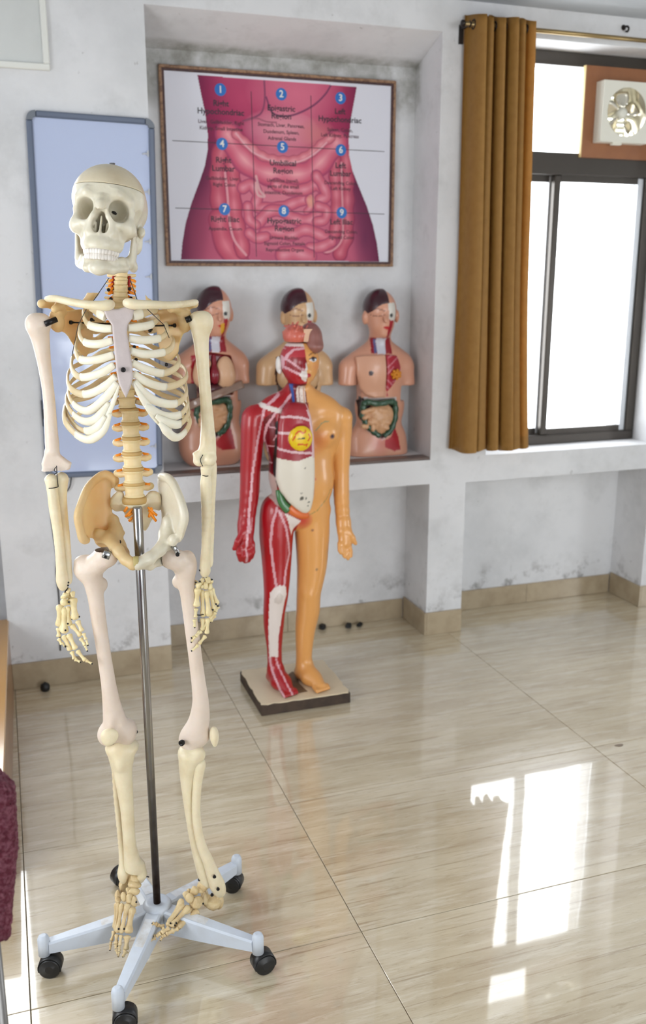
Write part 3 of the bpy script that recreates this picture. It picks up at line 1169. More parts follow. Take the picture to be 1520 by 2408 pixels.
G().cyl(p - np.array([0, 0, 0.006]), p + np.array([0, 0, 0.004]), 0.0055, n=6).build('cap_nut', STEEL, skel)
# solid dark slivers: painted shade of the optic openings, deep in the sockets
for s in (-1, 1):
    p, q = sk((s * 0.0125, 0.0330, 0.0060)), sk((s * 0.0205, 0.0300, 0.0025))
    G().tube([p, (p + q) / 2, q], [0.0016, 0.0032, 0.0018], 8).build('optic_shade', BOLT, skull)

f = Field((-0.066, -0.045, -0.126), (0.066, 0.095, -0.018), 0.0016)
for s in (-1, 1):
    f.chain([(s * 0.050, -0.002, -0.086), (s * 0.041, 0.028, -0.098), (s * 0.024, 0.058, -0.106), (0, 0.070, -0.108)], [0.0068, 0.0075, 0.0085, 0.0105], 0.006)
    f.chain([(s * 0.046, 0.010, -0.080), (s * 0.036, 0.034, -0.086), (s * 0.023, 0.058, -0.091), (0, 0.070, -0.093)], [0.0062, 0.0066, 0.0068, 0.0066], 0.008)
    pass
    for (y0, z0, y1, z1, ra, rb) in ((-0.006, -0.088, -0.012, -0.032, 0.0058, 0.0056), (0.006, -0.084, 0.006, -0.048, 0.0058, 0.0046), (0.014, -0.084, 0.022, -0.032, 0.0060, 0.0034)):
        f.cone((s * 0.0505, y0, z0), (s * 0.055, y1, z1), ra, rb, 0.007, flat=((0, 1, 0), 1.7))
    f.ell((s * 0.054, -0.010, -0.030), (0.009, 0.006, 0.006), 0.004)
    f.ell((s * 0.053, -0.008, -0.090), (0.008, 0.012, 0.010), 0.006)
f.ell((0, 0.073, -0.107), (0.017, 0.011, 0.011), 0.010)
mand = link_mesh('mandible', to_skel(f.mesh('mandible', 1)), SKULLM, skel)


def teeth(z, hgt, ry, parent, up):
    N_ = 14
    for i in range(N_):
        a = -1.22 + 2.44 * (i + 0.5) / N_
        c = np.array([ry[0] * math.sin(a), 0.036 + ry[1] * math.cos(a), z])
        tg = np.array([ry[0] * math.cos(a), -ry[1] * math.sin(a), 0])
        tg /= np.linalg.norm(tg)
        nr = np.array([tg[1], -tg[0], 0]) * -1
        k = abs(i - (N_ - 1) / 2)
        wd = (0.0043, 0.0038, 0.0041, 0.0040, 0.0042, 0.0048, 0.0046)[int(k)]
        th = 0.0030 if k < 3 else 0.0046
        hh = hgt * (1.0 if k < 2 else 0.92)
        secs = [(-1.0, 0.72, 0.8), (-0.6, 0.92, 1.0), (0.1, 1.0, 1.0), (0.8, 0.98, 0.75), (1.0, 0.85, 0.5)]
        v, fc_ = [], []
        for (t, sw, st) in secs:
            for q in range(8):
                b = 2 * math.pi * q / 8
                v.append(sk(c + tg * wd * sw * math.copysign(abs(math.cos(b)) ** 0.6, math.cos(b)) + nr * th * st * math.copysign(abs(math.sin(b)) ** 0.6, math.sin(b)) + np.array([0, 0, (-up) * hh * t])))
        for r_ in range(4):
            for q in range(8):
                fc_.append((r_ * 8 + q, r_ * 8 + (q + 1) % 8, (r_ + 1) * 8 + (q + 1) % 8, (r_ + 1) * 8 + q))
        fc_ += [tuple(range(8)), tuple(range(32, 40))]
        G().add(v, fc_, True).build('tooth', TOOTH, parent)


teeth(-0.0755, 0.0072, (0.0325, 0.0485), skull, 1)
teeth(-0.0868, 0.0062, (0.0305, 0.0455), mand, -1)

# ------------------------------------------------------------------ spine
cerv = [(733, 62, 0.030), (727, 92, 0.028), (727, 118, 0.026), (727, 150, 0.025), (724, 186, 0.028), (722, 222, 0.032), (722, 262, 0.040)]


def vertebra(c, w, hgt, dep, name='vertebra', proc=0.03, mat=None, tilt=0.0, spin=0.03, big=1.0):
    c = np.array(c, float)
    f = Field(c - (w / 2 + proc + 0.01, dep * 0.7, hgt * 1.1), c + (w / 2 + proc + 0.01, dep + spin + 0.015, hgt * 1.1), 0.0017)
    f.ell(c, (w * 0.43, dep * 0.43, hgt * 0.62), 0)
    for k in (-0.40, 0.40):
        f.ell(c + (0, 0, hgt * k), (w / 2, dep / 2, hgt * 0.15), 0.005)
    for s in (-1, 1):
        f.chain([c + (s * w * 0.3, dep * 0.4, hgt * 0.1), c + (s * (w / 2 + proc * 0.5), dep * 0.75, hgt * 0.05), c + (s * (w / 2 + proc), dep * 0.9, hgt * 0.1)], [hgt * 0.2, hgt * 0.17 * big, hgt * 0.20 * big], 0.004)
        f.cone(c + (s * w * 0.28, dep * 0.8, hgt * 0.5), c + (s * w * 0.28, dep * 0.8, -hgt * 0.5), hgt * 0.16, hgt * 0.16, 0.004)
    f.cone(c + (0, dep * 0.9, 0), c + (0, dep + spin, -hgt * 0.6), hgt * 0.18, hgt * 0.13, 0.006)
    return bone(name, f, mat or VERT)


def disc(c, w, hgt, dep, mat=DISC):
    c = np.array(c, float)
    g = G()
    n = 28
    prof = [(-0.5, 0.93), (-0.3, 1.0), (0, 1.03), (0.3, 1.0), (0.5, 0.93)]
    v = [c + (w / 2 * s * math.cos(2 * math.pi * k / n), dep / 2 * s * math.sin(2 * math.pi * k / n), hgt * t) for t, s in prof for k in range(n)]
    fc_ = [(i * n + k, i * n + (k + 1) % n, (i + 1) * n + (k + 1) % n, (i + 1) * n + k) for i in range(4) for k in range(n)]
    fc_ += [tuple(range(n)), tuple(range(4 * n, 5 * n))]
    return g.add(v, fc_, True).build('intervertebral_disc', mat, skel)


def nerve(p, q, r=0.0028):
    p, q = np.array(p, float), np.array(q, float)
    G().tube([p, p + (q - p) * 0.5 + (0, 0, -0.001), q], [r * 0.8, r, r * 0.9], 8).build('nerve', NERVE, skel)


for i, (x, y, d) in enumerate(cerv):
    w = 0.026 + 0.0016 * i
    vertebra(C2(x, y, d), w, 0.0135 if i else 0.018, 0.018, proc=0.013, spin=0.018)
for i in range(len(cerv) - 1):
    a, b = C2(*cerv[i]), C2(*cerv[i + 1])
    disc((a + b) / 2 + (0, 0.0, 0.0005), 0.024 + 0.0016 * i, 0.0055, 0.018)
    for s in (-1, 1):
        m = (a + b) / 2
        nerve(m + (s * 0.0125, 0.008, 0.002), m + (s * (0.024 + 0.004 * ((i * 3 + (s > 0)) % 3)), -0.006, -0.006 - 0.002 * (i % 3)), 0.0027)
for s in (-1, 1):
    top, bot = C2(*cerv[0]), C2(*cerv[4])
    G().tube(spline([top + (s * 0.0155, 0.004, 0.0), C2(*cerv[2]) + (s * 0.0170, 0.004, 0), bot + (s * 0.0175, 0.006, 0)], 6), 0.0030, 8).build('artery', ARTERY, skel)

thor_y = [262 + 64 * k for k in range(12)]
thor = []
for k in range(12):
    t = k / 11
    x = 722 + 50 * t + 6 * math.sin(math.pi * t)
    y = 285 + (985 - 285) * t
    d = 0.045 + 0.030 * math.sin(math.pi * min(1, t * 0.95)) - 0.012 * t
    thor.append((x, y, d))
for k, (x, y, d) in enumerate(thor):
    vertebra(C2(x, y, d), 0.029 + 0.0009 * k, 0.0165 + 0.00035 * k, 0.024 + 0.0006 * k, proc=0.020 - 0.0009 * k, spin=0.026)
for k in range(11):
    a, b = C2(*thor[k]), C2(*thor[k + 1])
    disc((a + b) / 2, 0.030 + 0.0009 * k, 0.0045, 0.024)
    for s in (-1, 1):
        m = (a + b) / 2
        nerve(m + (s * 0.013, 0.012, 0.001), m + (s * (0.030 + 0.001 * (k % 2)), 0.006, -0.003 + 0.003 * s * ((k % 3) - 1)), 0.0026)
# lumbar bodies, top to bottom (bodies and discs read off the photograph)
lum = [(800, 1080, 0.030), (800, 1186, 0.028)]
lumb = [C2(790, 1080, 0.030), C2(797, 1186, 0.026), C3(803, 148, 0.022), C3(811, 262, 0.018), C3(820, 374, 0.016), C3(824, 480, 0.020)]
lumb = [C2(795, 1081, 0.030), C2(800, 1186, 0.026), C3(805, 148, 0.022), C3(812, 262, 0.018), C3(820, 374, 0.016), C3(825, 478, 0.018)]
lw = [0.0390, 0.0395, 0.0400, 0.0425, 0.0440, 0.0450]
for k, c in enumerate(lumb):
    vertebra(c, lw[k], 0.0255 + 0.0005 * k, 0.031, proc=0.012, spin=0.028, big=1.45)
prev = C2(*thor[-1])
for k, c in enumerate(lumb):
    m = (np.array(prev) + c) / 2
    disc(m, lw[k] + 0.001, 0.0078 if k else 0.006, 0.031)
    for s in (-1, 1):
        nerve(m + (s * 0.016, 0.012, 0.000), m + (s * 0.0335, 0.004, -0.004), 0.0028)
    prev = c
sdisc = C3(826, 548, 0.020)
disc(sdisc, 0.051, 0.0145, 0.034)

# ------------------------------------------------------------------ sternum
PST = [(600, 312), (640, 290), (680, 302), (715, 300), (750, 286), (800, 290), (822, 312), (812, 370), (778, 415), (772, 470), (786, 560), (800, 640), (812, 720), (816, 800), (798, 870), (765, 950), (740, 905), (712, 845), (695, 760), (682, 640), (668, 500), (662, 420), (620, 365)]


def st_depth(z):
    z0, z1 = C2(700, 300)[2], C2(765, 950)[2]
    t = (z0 - z) / (z0 - z1)
    return -0.075 - 0.035 * t + 0.018 * t * t


poly = [C2(x, y, -0.09)[[0, 2]] for x, y in PST]
P = np.array(poly)
f = Field((P[:, 0].min() - 0.015, -0.14, P[:, 1].min() - 0.015), (P[:, 0].max() + 0.015, -0.04, P[:, 1].max() + 0.015), 0.0015)
f.slab(poly, lambda x, z: st_depth(z), 0.0055, 0, rnd=0.004)
bone('sternum', f, STERN)
screw(C2(745, 742, st_depth(C2(745, 742, -0.09)[2]) - 0.006), (0, -1, 0), 0.0048)

# ------------------------------------------------------------------ ribs: front paths read off the photograph, backs arched to the spine
# every list: (x, y) in the chest close-up from the sternum outwards to the side
RL = {  # viewer's right
    1: [(812, 350), (870, 335), (930, 312), (985, 300)],
    2: [(778, 438), (860, 432), (950, 412), (1000, 370)],
    3: [(783, 515), (880, 527), (1000, 516), (1055, 480), (1064, 425)],
    4: [(798, 605), (900, 630), (1030, 618), (1092, 588), (1112, 535)],
    5: [(808, 690), (900, 735), (1020, 768), (1110, 742), (1152, 685)],
    6: [(818, 768), (920, 835), (1040, 868), (1150, 845), (1208, 790)],
    7: [(822, 830), (900, 918), (1000, 978), (1120, 992), (1190, 945), (1207, 885)],
    8: [(905, 1000), (960, 1040), (1050, 1082), (1150, 1075), (1205, 1020), (1216, 965)],
    9: [(985, 1080), (1060, 1125), (1150, 1142), (1210, 1085), (1222, 1030)],
    10: [(1010, 1130), (1070, 1200), (1130, 1238), (1190, 1205), (1232, 1125), (1216, 1060)],
}
RR = {  # viewer's left
    1: [(612, 358), (570, 330), (530, 300), (500, 285)],
    2: [(664, 444), (580, 440), (500, 420), (462, 375), (452, 320)],
    3: [(668, 530), (560, 556), (470, 545), (428, 495), (426, 430)],
    4: [(675, 632), (560, 668), (440, 672), (398, 615), (402, 545)],
    5: [(680, 706), (580, 768), (450, 798), (385, 765), (366, 700)],
    6: [(690, 790), (600, 872), (470, 922), (372, 890), (338, 815)],
    7: [(700, 835), (600, 965), (490, 1042), (395, 1005), (345, 915)],
    8: [(640, 985), (560, 1090), (480, 1122), (395, 1082), (330, 980)],
    9: [(612, 1080), (550, 1165), (480, 1192), (400, 1158), (325, 1045)],
    10: [(650, 1060), (590, 1190), (500, 1252), (410, 1222), (325, 1130), (314, 1040)],
}


def rib(no, front, side):
    """front: pixel path; side +1 = viewer's right"""
    n = len(front)
    z0 = st_depth(C2(*front[0], -0.09)[2])
    pts = []
    lat_d = -0.005 + 0.002 * no
    for i, (x, y) in enumerate(front):
        t = i / (n - 1)
        d = z0 + 0.004 + (lat_d - z0) * (t ** 1.7)
        pts.append(C2(x, y, d))
    k = min(no, 12) - 1
    v = C2(*thor[k])
    ax_ = pts[-1][0]
    head = v + np.array([side * 0.017, 0.012, 0.003])
    ang = head + np.array([side * abs(ax_ - head[0]) * 0.55, 0.030 + 0.002 * no, -0.012 - 0.002 * no])
    latb = pts[-1] + (ang - pts[-1]) * 0.42 + np.array([side * abs(ax_ - head[0]) * 0.13, 0.012, 0.004])
    back = [latb, ang, (ang + head) / 2 + np.array([0, 0.012, 0.004]), head]
    nc = {1: 2, 2: 3, 3: 3, 4: 3, 5: 3, 6: 3, 7: 4, 8: 4, 9: 3, 10: 4}[no]
    Q = spline(pts + back, 7)
    cut_ = 7 * (nc - 1)
    w = 0.0068 if no > 1 else 0.0088
    m = len(Q)
    cen = C2(745, 650, 0)
    tt = np.linspace(0, 1, m)
    rr = w * (1.0 + 0.10 * np.sin(7 * tt + no))
    rr[-5:] *= np.linspace(1, 0.8, 5)
    cw = w * (1.24 if no >= 7 else 1.14)
    rc = np.full(cut_ + 2, cw)
    rc[:6] *= np.linspace(0.85, 1, 6) if no < 8 else np.linspace(0.5, 1, 6)
    G().tube(Q[:cut_ + 2], rc, 12, squash=(1.05, 0.55)).build('costal_cartilage', CART, skel)
    G().tube(Q[cut_:], rr[cut_:], 12, squash=(1.0, 0.45)).build('rib', RIBM, skel)


for no in range(1, 11):
    rib(no, RL[no], 1)
    rib(no, RR[no], -1)
for s in (-1, 1):      # floating ribs
    for no, k in ((11, 10), (12, 11)):
        v = C2(*thor[k])
        L_ = 0.13 if no == 11 else 0.085
        pts = [v + (s * 0.018, 0.012, 0.002), v + (s * 0.045, 0.030, -0.012), v + (s * L_ * 0.75, 0.026, -0.040), v + (s * L_, 0.004, -0.062)]
        G().tube(spline(pts, 7), list(np.linspace(0.0058, 0.0042, 22)), 10, squash=(1.0, 0.5)).build('rib', RIBM, skel)


# fan of cartilage that joins the lower ribs to the sternum
def cart_fan(pts, name='costal_cartilage'):
    P = np.array([C2(x, y, -0.088)[[0, 2]] for x, y in pts])
    f = Field((P[:, 0].min() - 0.012, -0.13, P[:, 1].min() - 0.012), (P[:, 0].max() + 0.012, -0.03, P[:, 1].max() + 0.012), 0.0017)
    cx_ = C2(765, 900, -0.09)[0]
    f.slab_s(P, lambda x, z: -0.089 + 1.1 * np.maximum(np.abs(x - cx_) - 0.02, 0) ** 1.35, 0.0036, 0, rnd=0.003)
    bone(name, f, CART)


cart_fan([(818, 825), (850, 870), (940, 985), (1020, 1060), (1075, 1125), (1110, 1215), (1085, 1228), (1030, 1185), (955, 1105), (885, 1000), (828, 890)])
cart_fan([(716, 845), (712, 905), (680, 1010), (645, 1090), (595, 1180), (545, 1232), (560, 1170), (600, 1080), (640, 1000), (680, 915)])

# ------------------------------------------------------------------ shoulder girdle
for pts, name in (([(190, 226, -0.005), (260, 226, -0.030), (350, 246, -0.055), (480, 268, -0.075), (600, 276, -0.082), (652, 266, -0.078)], 'clavicle'),
                  ([(1275, 250, -0.005), (1200, 262, -0.030), (1080, 272, -0.060), (960, 268, -0.078), (840, 266, -0.084), (772, 256, -0.080)], 'clavicle')):
    P = [C2(*q) for q in pts]
    f = field_for(P, 0.022, 0.0016)
    f.chain(spline(P, 4), list(np.interp(np.linspace(0, 1, 21), [0, 0.25, 0.6, 0.9, 1], [0.0058, 0.0062, 0.0072, 0.0090, 0.0085])), 0.004)
    bone(name, f, BONE)


def scapula(poly, acro, cora, glen, spine_pts, dz):
    P = np.array([C2(x, y, 0.055)[[0, 2]] for x, y in poly])
    lo, hi = P.min(0), P.max(0)
    allp = [C2(*q) for q in acro + cora + glen]
    A = np.array(allp)
    f = Field((min(lo[0], A[:, 0].min()) - 0.02, -0.06, lo[1] - 0.02), (max(hi[0], A[:, 0].max()) + 0.02, 0.13, max(hi[1], A[:, 2].max()) + 0.02), 0.0019)
    f.slab_s(P, dz, 0.0030, 0, rnd=0.003)
    f.chain([C2(*q) for q in spine_pts], [0.006, 0.0075, 0.0085, 0.006][:len(spine_pts)], 0.008, flat=((1, 0, 1), 1.3))
    g0 = C2(*glen[0])
    f.chain([C2(*q) for q in glen], [0.012, 0.014, 0.010][:len(glen)], 0.010)
    f.chain([C2(*q) for q in cora], list(np.linspace(0.009, 0.0075, len(cora))), 0.008)
    f.chain([C2(*q) for q in acro], list(np.linspace(0.006, 0.009, len(acro))), 0.008, flat=((0, 1, 0), 1.3))
    return bone('scapula', f, AMBER)


gx = C2(250, 400, 0)[0]
scapula([(300, 300), (350, 310), (440, 300), (520, 330), (525, 480), (515, 560), (475, 650), (440, 630), (380, 560), (330, 480), (262, 430), (255, 340)],
        [(400, 330, 0.085), (300, 285, 0.060), (220, 262, 0.025), (150, 262, 0.0)],
        [(300, 320, 0.020), (285, 270, -0.010), (245, 300, -0.030)],
        [(250, 350, 0.012), (258, 400, 0.015), (268, 430, 0.020)],
        [(500, 330, 0.085), (480, 250, 0.080), (520, 190, 0.078), (572, 148, 0.078)], lambda x, z: 0.025 + 0.75 * np.maximum(x - gx, 0) - 2.2 * np.maximum(x - gx, 0) ** 2)
gx2 = C2(1195, 400, 0)[0]
scapula([(1185, 330), (1120, 300), (1040, 300), (985, 330), (990, 480), (1020, 620), (1080, 680), (1140, 620), (1150, 560), (1180, 470), (1210, 420)],
        [(1040, 320, 0.085), (1130, 290, 0.060), (1200, 275, 0.025), (1262, 262, 0.0)],
        [(1170, 330, 0.020), (1120, 290, -0.008), (1090, 300, -0.028)],
        [(1200, 345, 0.012), (1203, 395, 0.015), (1195, 430, 0.020)],
        [(990, 330, 0.085), (930, 270, 0.080), (870, 225, 0.078), (845, 195, 0.078)], lambda x, z: 0.025 + 0.75 * np.maximum(gx2 - x, 0) - 2.2 * np.maximum(gx2 - x, 0) ** 2)

# shoulder rods and chest screws
for a, b, r in (((172, 410, -0.022), (258, 374, -0.014), 0.0058), ((1200, 382, -0.012), (1240, 366, -0.012), 0.0062)):
    p, q = C2(*a), C2(*b)
    G().cyl(p, q, r, n=12).build('shoulder_rod', BOLT, skel)
for a, b in (((372, 398, 0.03), (650, 408, 0.065)), ((1110, 420, 0.03), (800, 425, 0.065))):
    p, q = C2(*a), C2(*b)
    G().cyl(p, q, 0.0016, n=8).build('cross_wire', BOLT, skel)
    screw(p, p - q, 0.0042, 0.005)
for x, y, d, ax_ in ((520, 380, -0.01, (-1, -0.5, 0.4)), (938, 298, -0.02, (1, -0.6, 0.3)), (945, 455, 0.0, (-1, -0.6, -0.4)), (825, 575, 0.03, (0, -1, 0)), (838, 668, 0.03, (0, -1, 0)), (1056, 705, 0.05, (0.3, -1, 0)), (850, 765, 0.03, (0, -1, 0)),
                     (638, 160, 0.004, (0, -1, 0)), (792, 152, 0.004, (0, -1, 0)), (655, 226, 0.01, (0, -1, 0)), (800, 222, 0.01, (0, -1, 0))):
    screw(C2(x, y, d), ax_, 0.0036, 0.004)
G().tube([C2(640, 75, 0.0), C2(532, 232, -0.05), C2(480, 290, -0.06), C2(415, 420, -0.045), C2(395, 520, -0.03), C2(370, 640, -0.02)], 0.0008, 6).build('thread', WIRE, skel)
G().tube([C2(790, 72, 0.0), C2(845, 230, -0.05), C2(930, 310, -0.06), C2(1040, 415, -0.045), C2(1080, 510, -0.03)], 0.0008, 6).build('thread', WIRE, skel)

# ------------------------------------------------------------------ arms


def humerus(pts, rad, extra=()):
    P = [q for q in pts]
    f = field_for(P, 0.045, 0.0019)
    n = len(P)
    Q = spline(P, 5)
    f.chain(Q, list(np.interp(np.arange(len(Q)) / 5.0, np.arange(n), rad)), 0.004)
    for c, r, k in extra: f.ell(c, r, k)
    return f


f = humerus([C2(120, 430, -0.004), C2(140, 520, 0), C2(165, 680, 0.002), C2(190, 850, 0.004), C2(206, 1000, 0.004), C2(215, 1150, 0.002), C2(228, 1320, 0.0)],
            [0.0200, 0.0165, 0.0125, 0.0108, 0.0108, 0.0118, 0.0135],
            ((C2(140, 400, -0.004), (0.0215, 0.020, 0.019), 0.008), (C2(92, 408, -0.012), (0.0165, 0.015, 0.019), 0.010)))
f.slab([C3(*q)[[0, 2]] for q in ((175, 190), (250, 180), (285, 215), (330, 250), (368, 275), (358, 315), (335, 330), (322, 362), (285, 355), (250, 350), (225, 362), (180, 362), (158, 330), (148, 280))], 0.0, lambda x, z: 0.0095, 0.010, rnd=0.006)
f.ell(C3(195, 345, -0.004), (0.013, 0.013, 0.010), 0.006)
f.ell(C3(295, 345, -0.002), (0.012, 0.012, 0.010), 0.006)
bone('humerus', f, PINK)
f = humerus([C2(1310, 420, 0.0), C2(1312, 520, 0), C2(1325, 700, 0.002), C2(1338, 850, 0.002), C2(1350, 1000, 0.002), C2(1360, 1150, 0.002), C2(1358, 1290, 0.0)],
            [0.0200, 0.0150, 0.0120, 0.0112, 0.0115, 0.0130, 0.0145],
            ((C2(1300, 385, -0.002), (0.0225, 0.020, 0.0195), 0.008), (C2(1345, 395, -0.004), (0.0155, 0.018, 0.020), 0.010)))
f.slab([C3(*q)[[0, 2]] for q in ((1330, 60), (1405, 60), (1422, 180), (1420, 240), (1395, 285), (1330, 290), (1290, 285), (1262, 270), (1250, 205), (1290, 180), (1318, 140))], 0.0, lambda x, z: 0.0105, 0.010, rnd=0.006)
f.ell(C3(1375, 250, -0.006), (0.014, 0.013, 0.014), 0.006)
f.ell(C3(1300, 265, -0.004), (0.012, 0.012, 0.010), 0.006)
bone('humerus', f, BONE)


def longbone(name, pts, rad, mat, extra=(), h=0.0017, flat=None, k=0.004, smooth=1):
    P = [np.array(q) for q in pts]
    f = field_for(P, 0.03, h)
    Q = spline(P, 4)
    f.chain(Q, list(np.interp(np.arange(len(Q)) / 4.0, np.arange(len(P)), rad)), k, flat=flat)
    for c, r, kk in extra: f.ell(c, r, kk)
    return bone(name, f, mat, smooth=smooth)


# viewer's left forearm
longbone('radius', [C3(218, 398, -0.008), C3(222, 440, -0.008), C3(228, 480, -0.008), C3(242, 600, -0.010), C3(262, 740, -0.012), C3(280, 900, -0.012), C3(292, 1050, -0.010), C3(300, 1130, -0.008), C3(305, 1180, -0.006)],
         [0.0125, 0.0090, 0.0098, 0.0105, 0.0095, 0.0090, 0.0098, 0.0120, 0.0085], BONE, ((C3(218, 394, -0.008), (0.0135, 0.0125, 0.005), 0.003),))
longbone('ulna', [C3(292, 385, 0.004), C3(290, 430, 0.004), C3(292, 520, 0.006), C3(302, 640, 0.006), C3(318, 780, 0.006), C3(332, 920, 0.004), C3(342, 1060, 0.002), C3(346, 1140, 0.0)],
         [0.0125, 0.0125, 0.0105, 0.0095, 0.0090, 0.0082, 0.0075, 0.0068], BONE, ((C3(292, 392, 0.0), (0.014, 0.012, 0.010), 0.006),))
# viewer's right forearm
longbone('radius', [C3(1352, 318, -0.008), C3(1350, 360, -0.008), C3(1348, 420, -0.008), C3(1350, 520, -0.010), C3(1352, 700, -0.012), C3(1348, 880, -0.012), C3(1340, 1010, -0.010), C3(1342, 1060, -0.008), C3(1340, 1085, -0.006)],
         [0.0115, 0.0085, 0.0110, 0.0108, 0.0098, 0.0088, 0.0098, 0.0105, 0.0070], BONE, ((C3(1353, 312, -0.008), (0.0125, 0.012, 0.0055), 0.003),))
longbone('ulna', [C3(1388, 275, 0.004), C3(1390, 340, 0.005), C3(1388, 440, 0.006), C3(1382, 600, 0.006), C3(1380, 780, 0.006), C3(1376, 920, 0.004), C3(1376, 1015, 0.002)],
         [0.0100, 0.0098, 0.0092, 0.0088, 0.0080, 0.0072, 0.0066], BONE)
# elbow wires
for pts in ([C3(258, 295, -0.014), C3(262, 380, -0.018), C3(270, 450, -0.014)], [C3(200, 460, -0.020), C3(235, 458, -0.022), C3(268, 450, -0.016)], [C3(1326, 215, -0.014), C3(1308, 255, -0.016), C3(1325, 300, -0.020)], [C3(1322, 365, -0.019), C3(1350, 372, -0.020), C3(1380, 365, -0.014)],
            [C3(252, 305, -0.015), C3(240, 330, -0.016), C3(262, 345, -0.017), C3(242, 358, -0.017)]):
    G().tube(spline(pts, 4), 0.0009, 6).build('elbow_wire', WIRE, skel)


# ------------------------------------------------------------------ hands: every bone of its own
def shaft(name, a, b, r0, r1, mat, parent, waist=0.62, d_bulge=0.0):
    """small tubular bone with swollen ends"""
    a, b = np.array(a, float), np.array(b, float)
    L_ = np.linalg.norm(b - a)
    ts = [0.0, 0.06, 0.16, 0.3, 0.5, 0.7, 0.84, 0.94, 1.0]
    ws = [0.45, 0.95, 1.0, waist + 0.12, waist, waist + 0.1, 0.98, 0.95, 0.45]
    P = [a + (b - a) * t for t in ts]
    R = [(r0 + (r1 - r0) * t) * w for t, w in zip(ts, ws)]
    R = [r_ * 1.04 for r_ in R]
    return G().tube(P, R, 10, squash=(1.0, 0.92)).build(name, mat, parent)


def lump(name, c, r, mat, parent, seed):
    """irregular carpal or tarsal bone"""
    rs = np.random.RandomState(seed)
    c = np.array(c, float)
    r = np.array([r, r, r] if np.isscalar(r) else r, float)
    g = G().ball((0, 0, 0), 1.0, 12, 8)
    V = np.array(g.V)
    for _ in range(4):
        n_ = rs.normal(size=3)
        n_ /= np.linalg.norm(n_)
        dd = V @ n_
        V = V - np.outer(np.maximum(dd - rs.uniform(0.45, 0.75), 0) * 0.9, n_)
    V = V * r + c
    g.V = [tuple(v) for v in V]
    return g.build(name, mat, parent)


def hand(fn, carp, fingers, mat, d0):
    root = empty('hand', (0, 0, 0), 0, skel)
    for i, (x, y, rr, d) in enumerate(carp):
        lump('carpal', fn(x, y, d0 + d), rr, mat, root, 11 + i)
    for bones in fingers:
        for i, (x0, y0, x1, y1, r0, r1, da, db) in enumerate(bones):
            shaft('metacarpal' if i == 0 else 'phalanx', fn(x0, y0, d0 + da), fn(x1, y1, d0 + db), r0, r1, mat, root)
        x, y, db = bones[-1][2], bones[-1][3], bones[-1][7]
        p = fn(x, y, d0 + db)
        q = fn(bones[-1][0], bones[-1][1], d0 + bones[-1][6])
        a_ = (p - q) / np.linalg.norm(p - q)
        G().cyl(p - a_ * 0.001, p + a_ * 0.0022, 0.0017, n=8).build('wire_end', BOLT, root)
    return root


m_ = 0.001
carpL = [(420, 530, (.0085, .008, .008), 0), (545, 610, (.0075, .008, .0075), -.004), (370, 630, (.0095, .008, .0075), -.004), (330, 800, (.009, .008, .009), -.010), (470, 660, (.007, .007, .007), .004), (300, 690, (.006, .006, .006), 0), (440, 780, (.007, .006, .0075), .002)]
hL = hand(H1, carpL, [
    [(535, 690, 600, 1225, .0092, .0088, -.004, -.012), (650, 1245, 770, 1520, .0062, .0056, -.012, -.020), (800, 1560, 860, 1720, .0048, .0040, -.020, -.026), (870, 1730, 905, 1850, .0036, .0026, -.026, -.030)],
    [(410, 900, 450, 1380, .0066, .0066, .002, -.004), (500, 1350, 740, 1630, .0064, .0056, -.004, -.016), (725, 1680, 840, 1860, .0050, .0042, -.016, -.024), (840, 1870, 890, 1990, .0036, .0024, -.024, -.028)],
    [(330, 920, 330, 1560, .0062, .0092, .000, -.006), (430, 1580, 610, 1960, .0070, .0064, -.006, -.018), (640, 1985, 850, 2240, .0054, .0046, -.018, -.030), (860, 2230, 1005, 2310, .0042, .0024, -.030, -.036)],
    [(300, 900, 270, 1520, .0050, .0070, .006, .0), (310, 1610, 480, 1990, .0070, .0062, .0, -.010), (510, 2010, 580, 2200, .0056, .0048, -.010, -.020), (590, 2200, 720, 2270, .0044, .0026, -.020, -.026)],
    [(220, 860, 190, 1390, .0080, .0074, .004, .004), (180, 1430, 190, 1650, .0050, .0050, .004, .002), (180, 1690, 270, 1840, .0046, .0040, .002, -.002), (270, 1800, 350, 1890, .0036, .0026, -.002, -.006)],
], YEL, -0.004)
carpR = [(470, 480, (.0085, .008, .008), 0), (620, 470, (.009, .008, .0085), 0), (395, 590, (.0088, .008, .0085), -.006), (565, 600, (.0075, .007, .0105), -.002), (330, 520, (.0055, .006, .006), .003), (690, 500, (.006, .006, .006), .003), (490, 610, (.006, .006, .006), -.004), (660, 620, (.0075, .007, .008), 0)]
hR = hand(H2, carpR, [
    [(365, 650, 330, 1120, .0082, .0080, -.006, -.010), (325, 1150, 310, 1385, .0058, .0050, -.010, -.014), (285, 1420, 295, 1620, .0056, .0036, -.014, -.018)],
    [(475, 700, 500, 1370, .0060, .0064, .0, -.004), (490, 1400, 490, 1700, .0064, .0056, -.004, -.012), (460, 1720, 320, 1850, .0048, .0040, -.012, -.022), (310, 1850, 215, 1985, .0034, .0024, -.022, -.026)],
    [(575, 720, 655, 1350, .0062, .0082, -.002, -.006), (620, 1400, 590, 1790, .0064, .0056, -.006, -.014), (565, 1830, 400, 2040, .0052, .0040, -.014, -.024), (385, 2060, 225, 2200, .0044, .0024, -.024, -.030)],
    [(660, 690, 790, 1220, .0056, .0064, .002, .0), (800, 1240, 640, 1470, .0060, .0050, .0, -.006), (620, 1500, 460, 1700, .0046, .0040, -.006, -.014), (420, 1720, 220, 1880, .0038, .0024, -.014, -.020)],
    [(700, 650, 860, 1060, .0058, .0054, .006, .004), (880, 1105, 800, 1240, .0050, .0046, .004, .0), (800, 1330, 690, 1480, .0044, .0036, .006, .004)],
], YEL, -0.004)
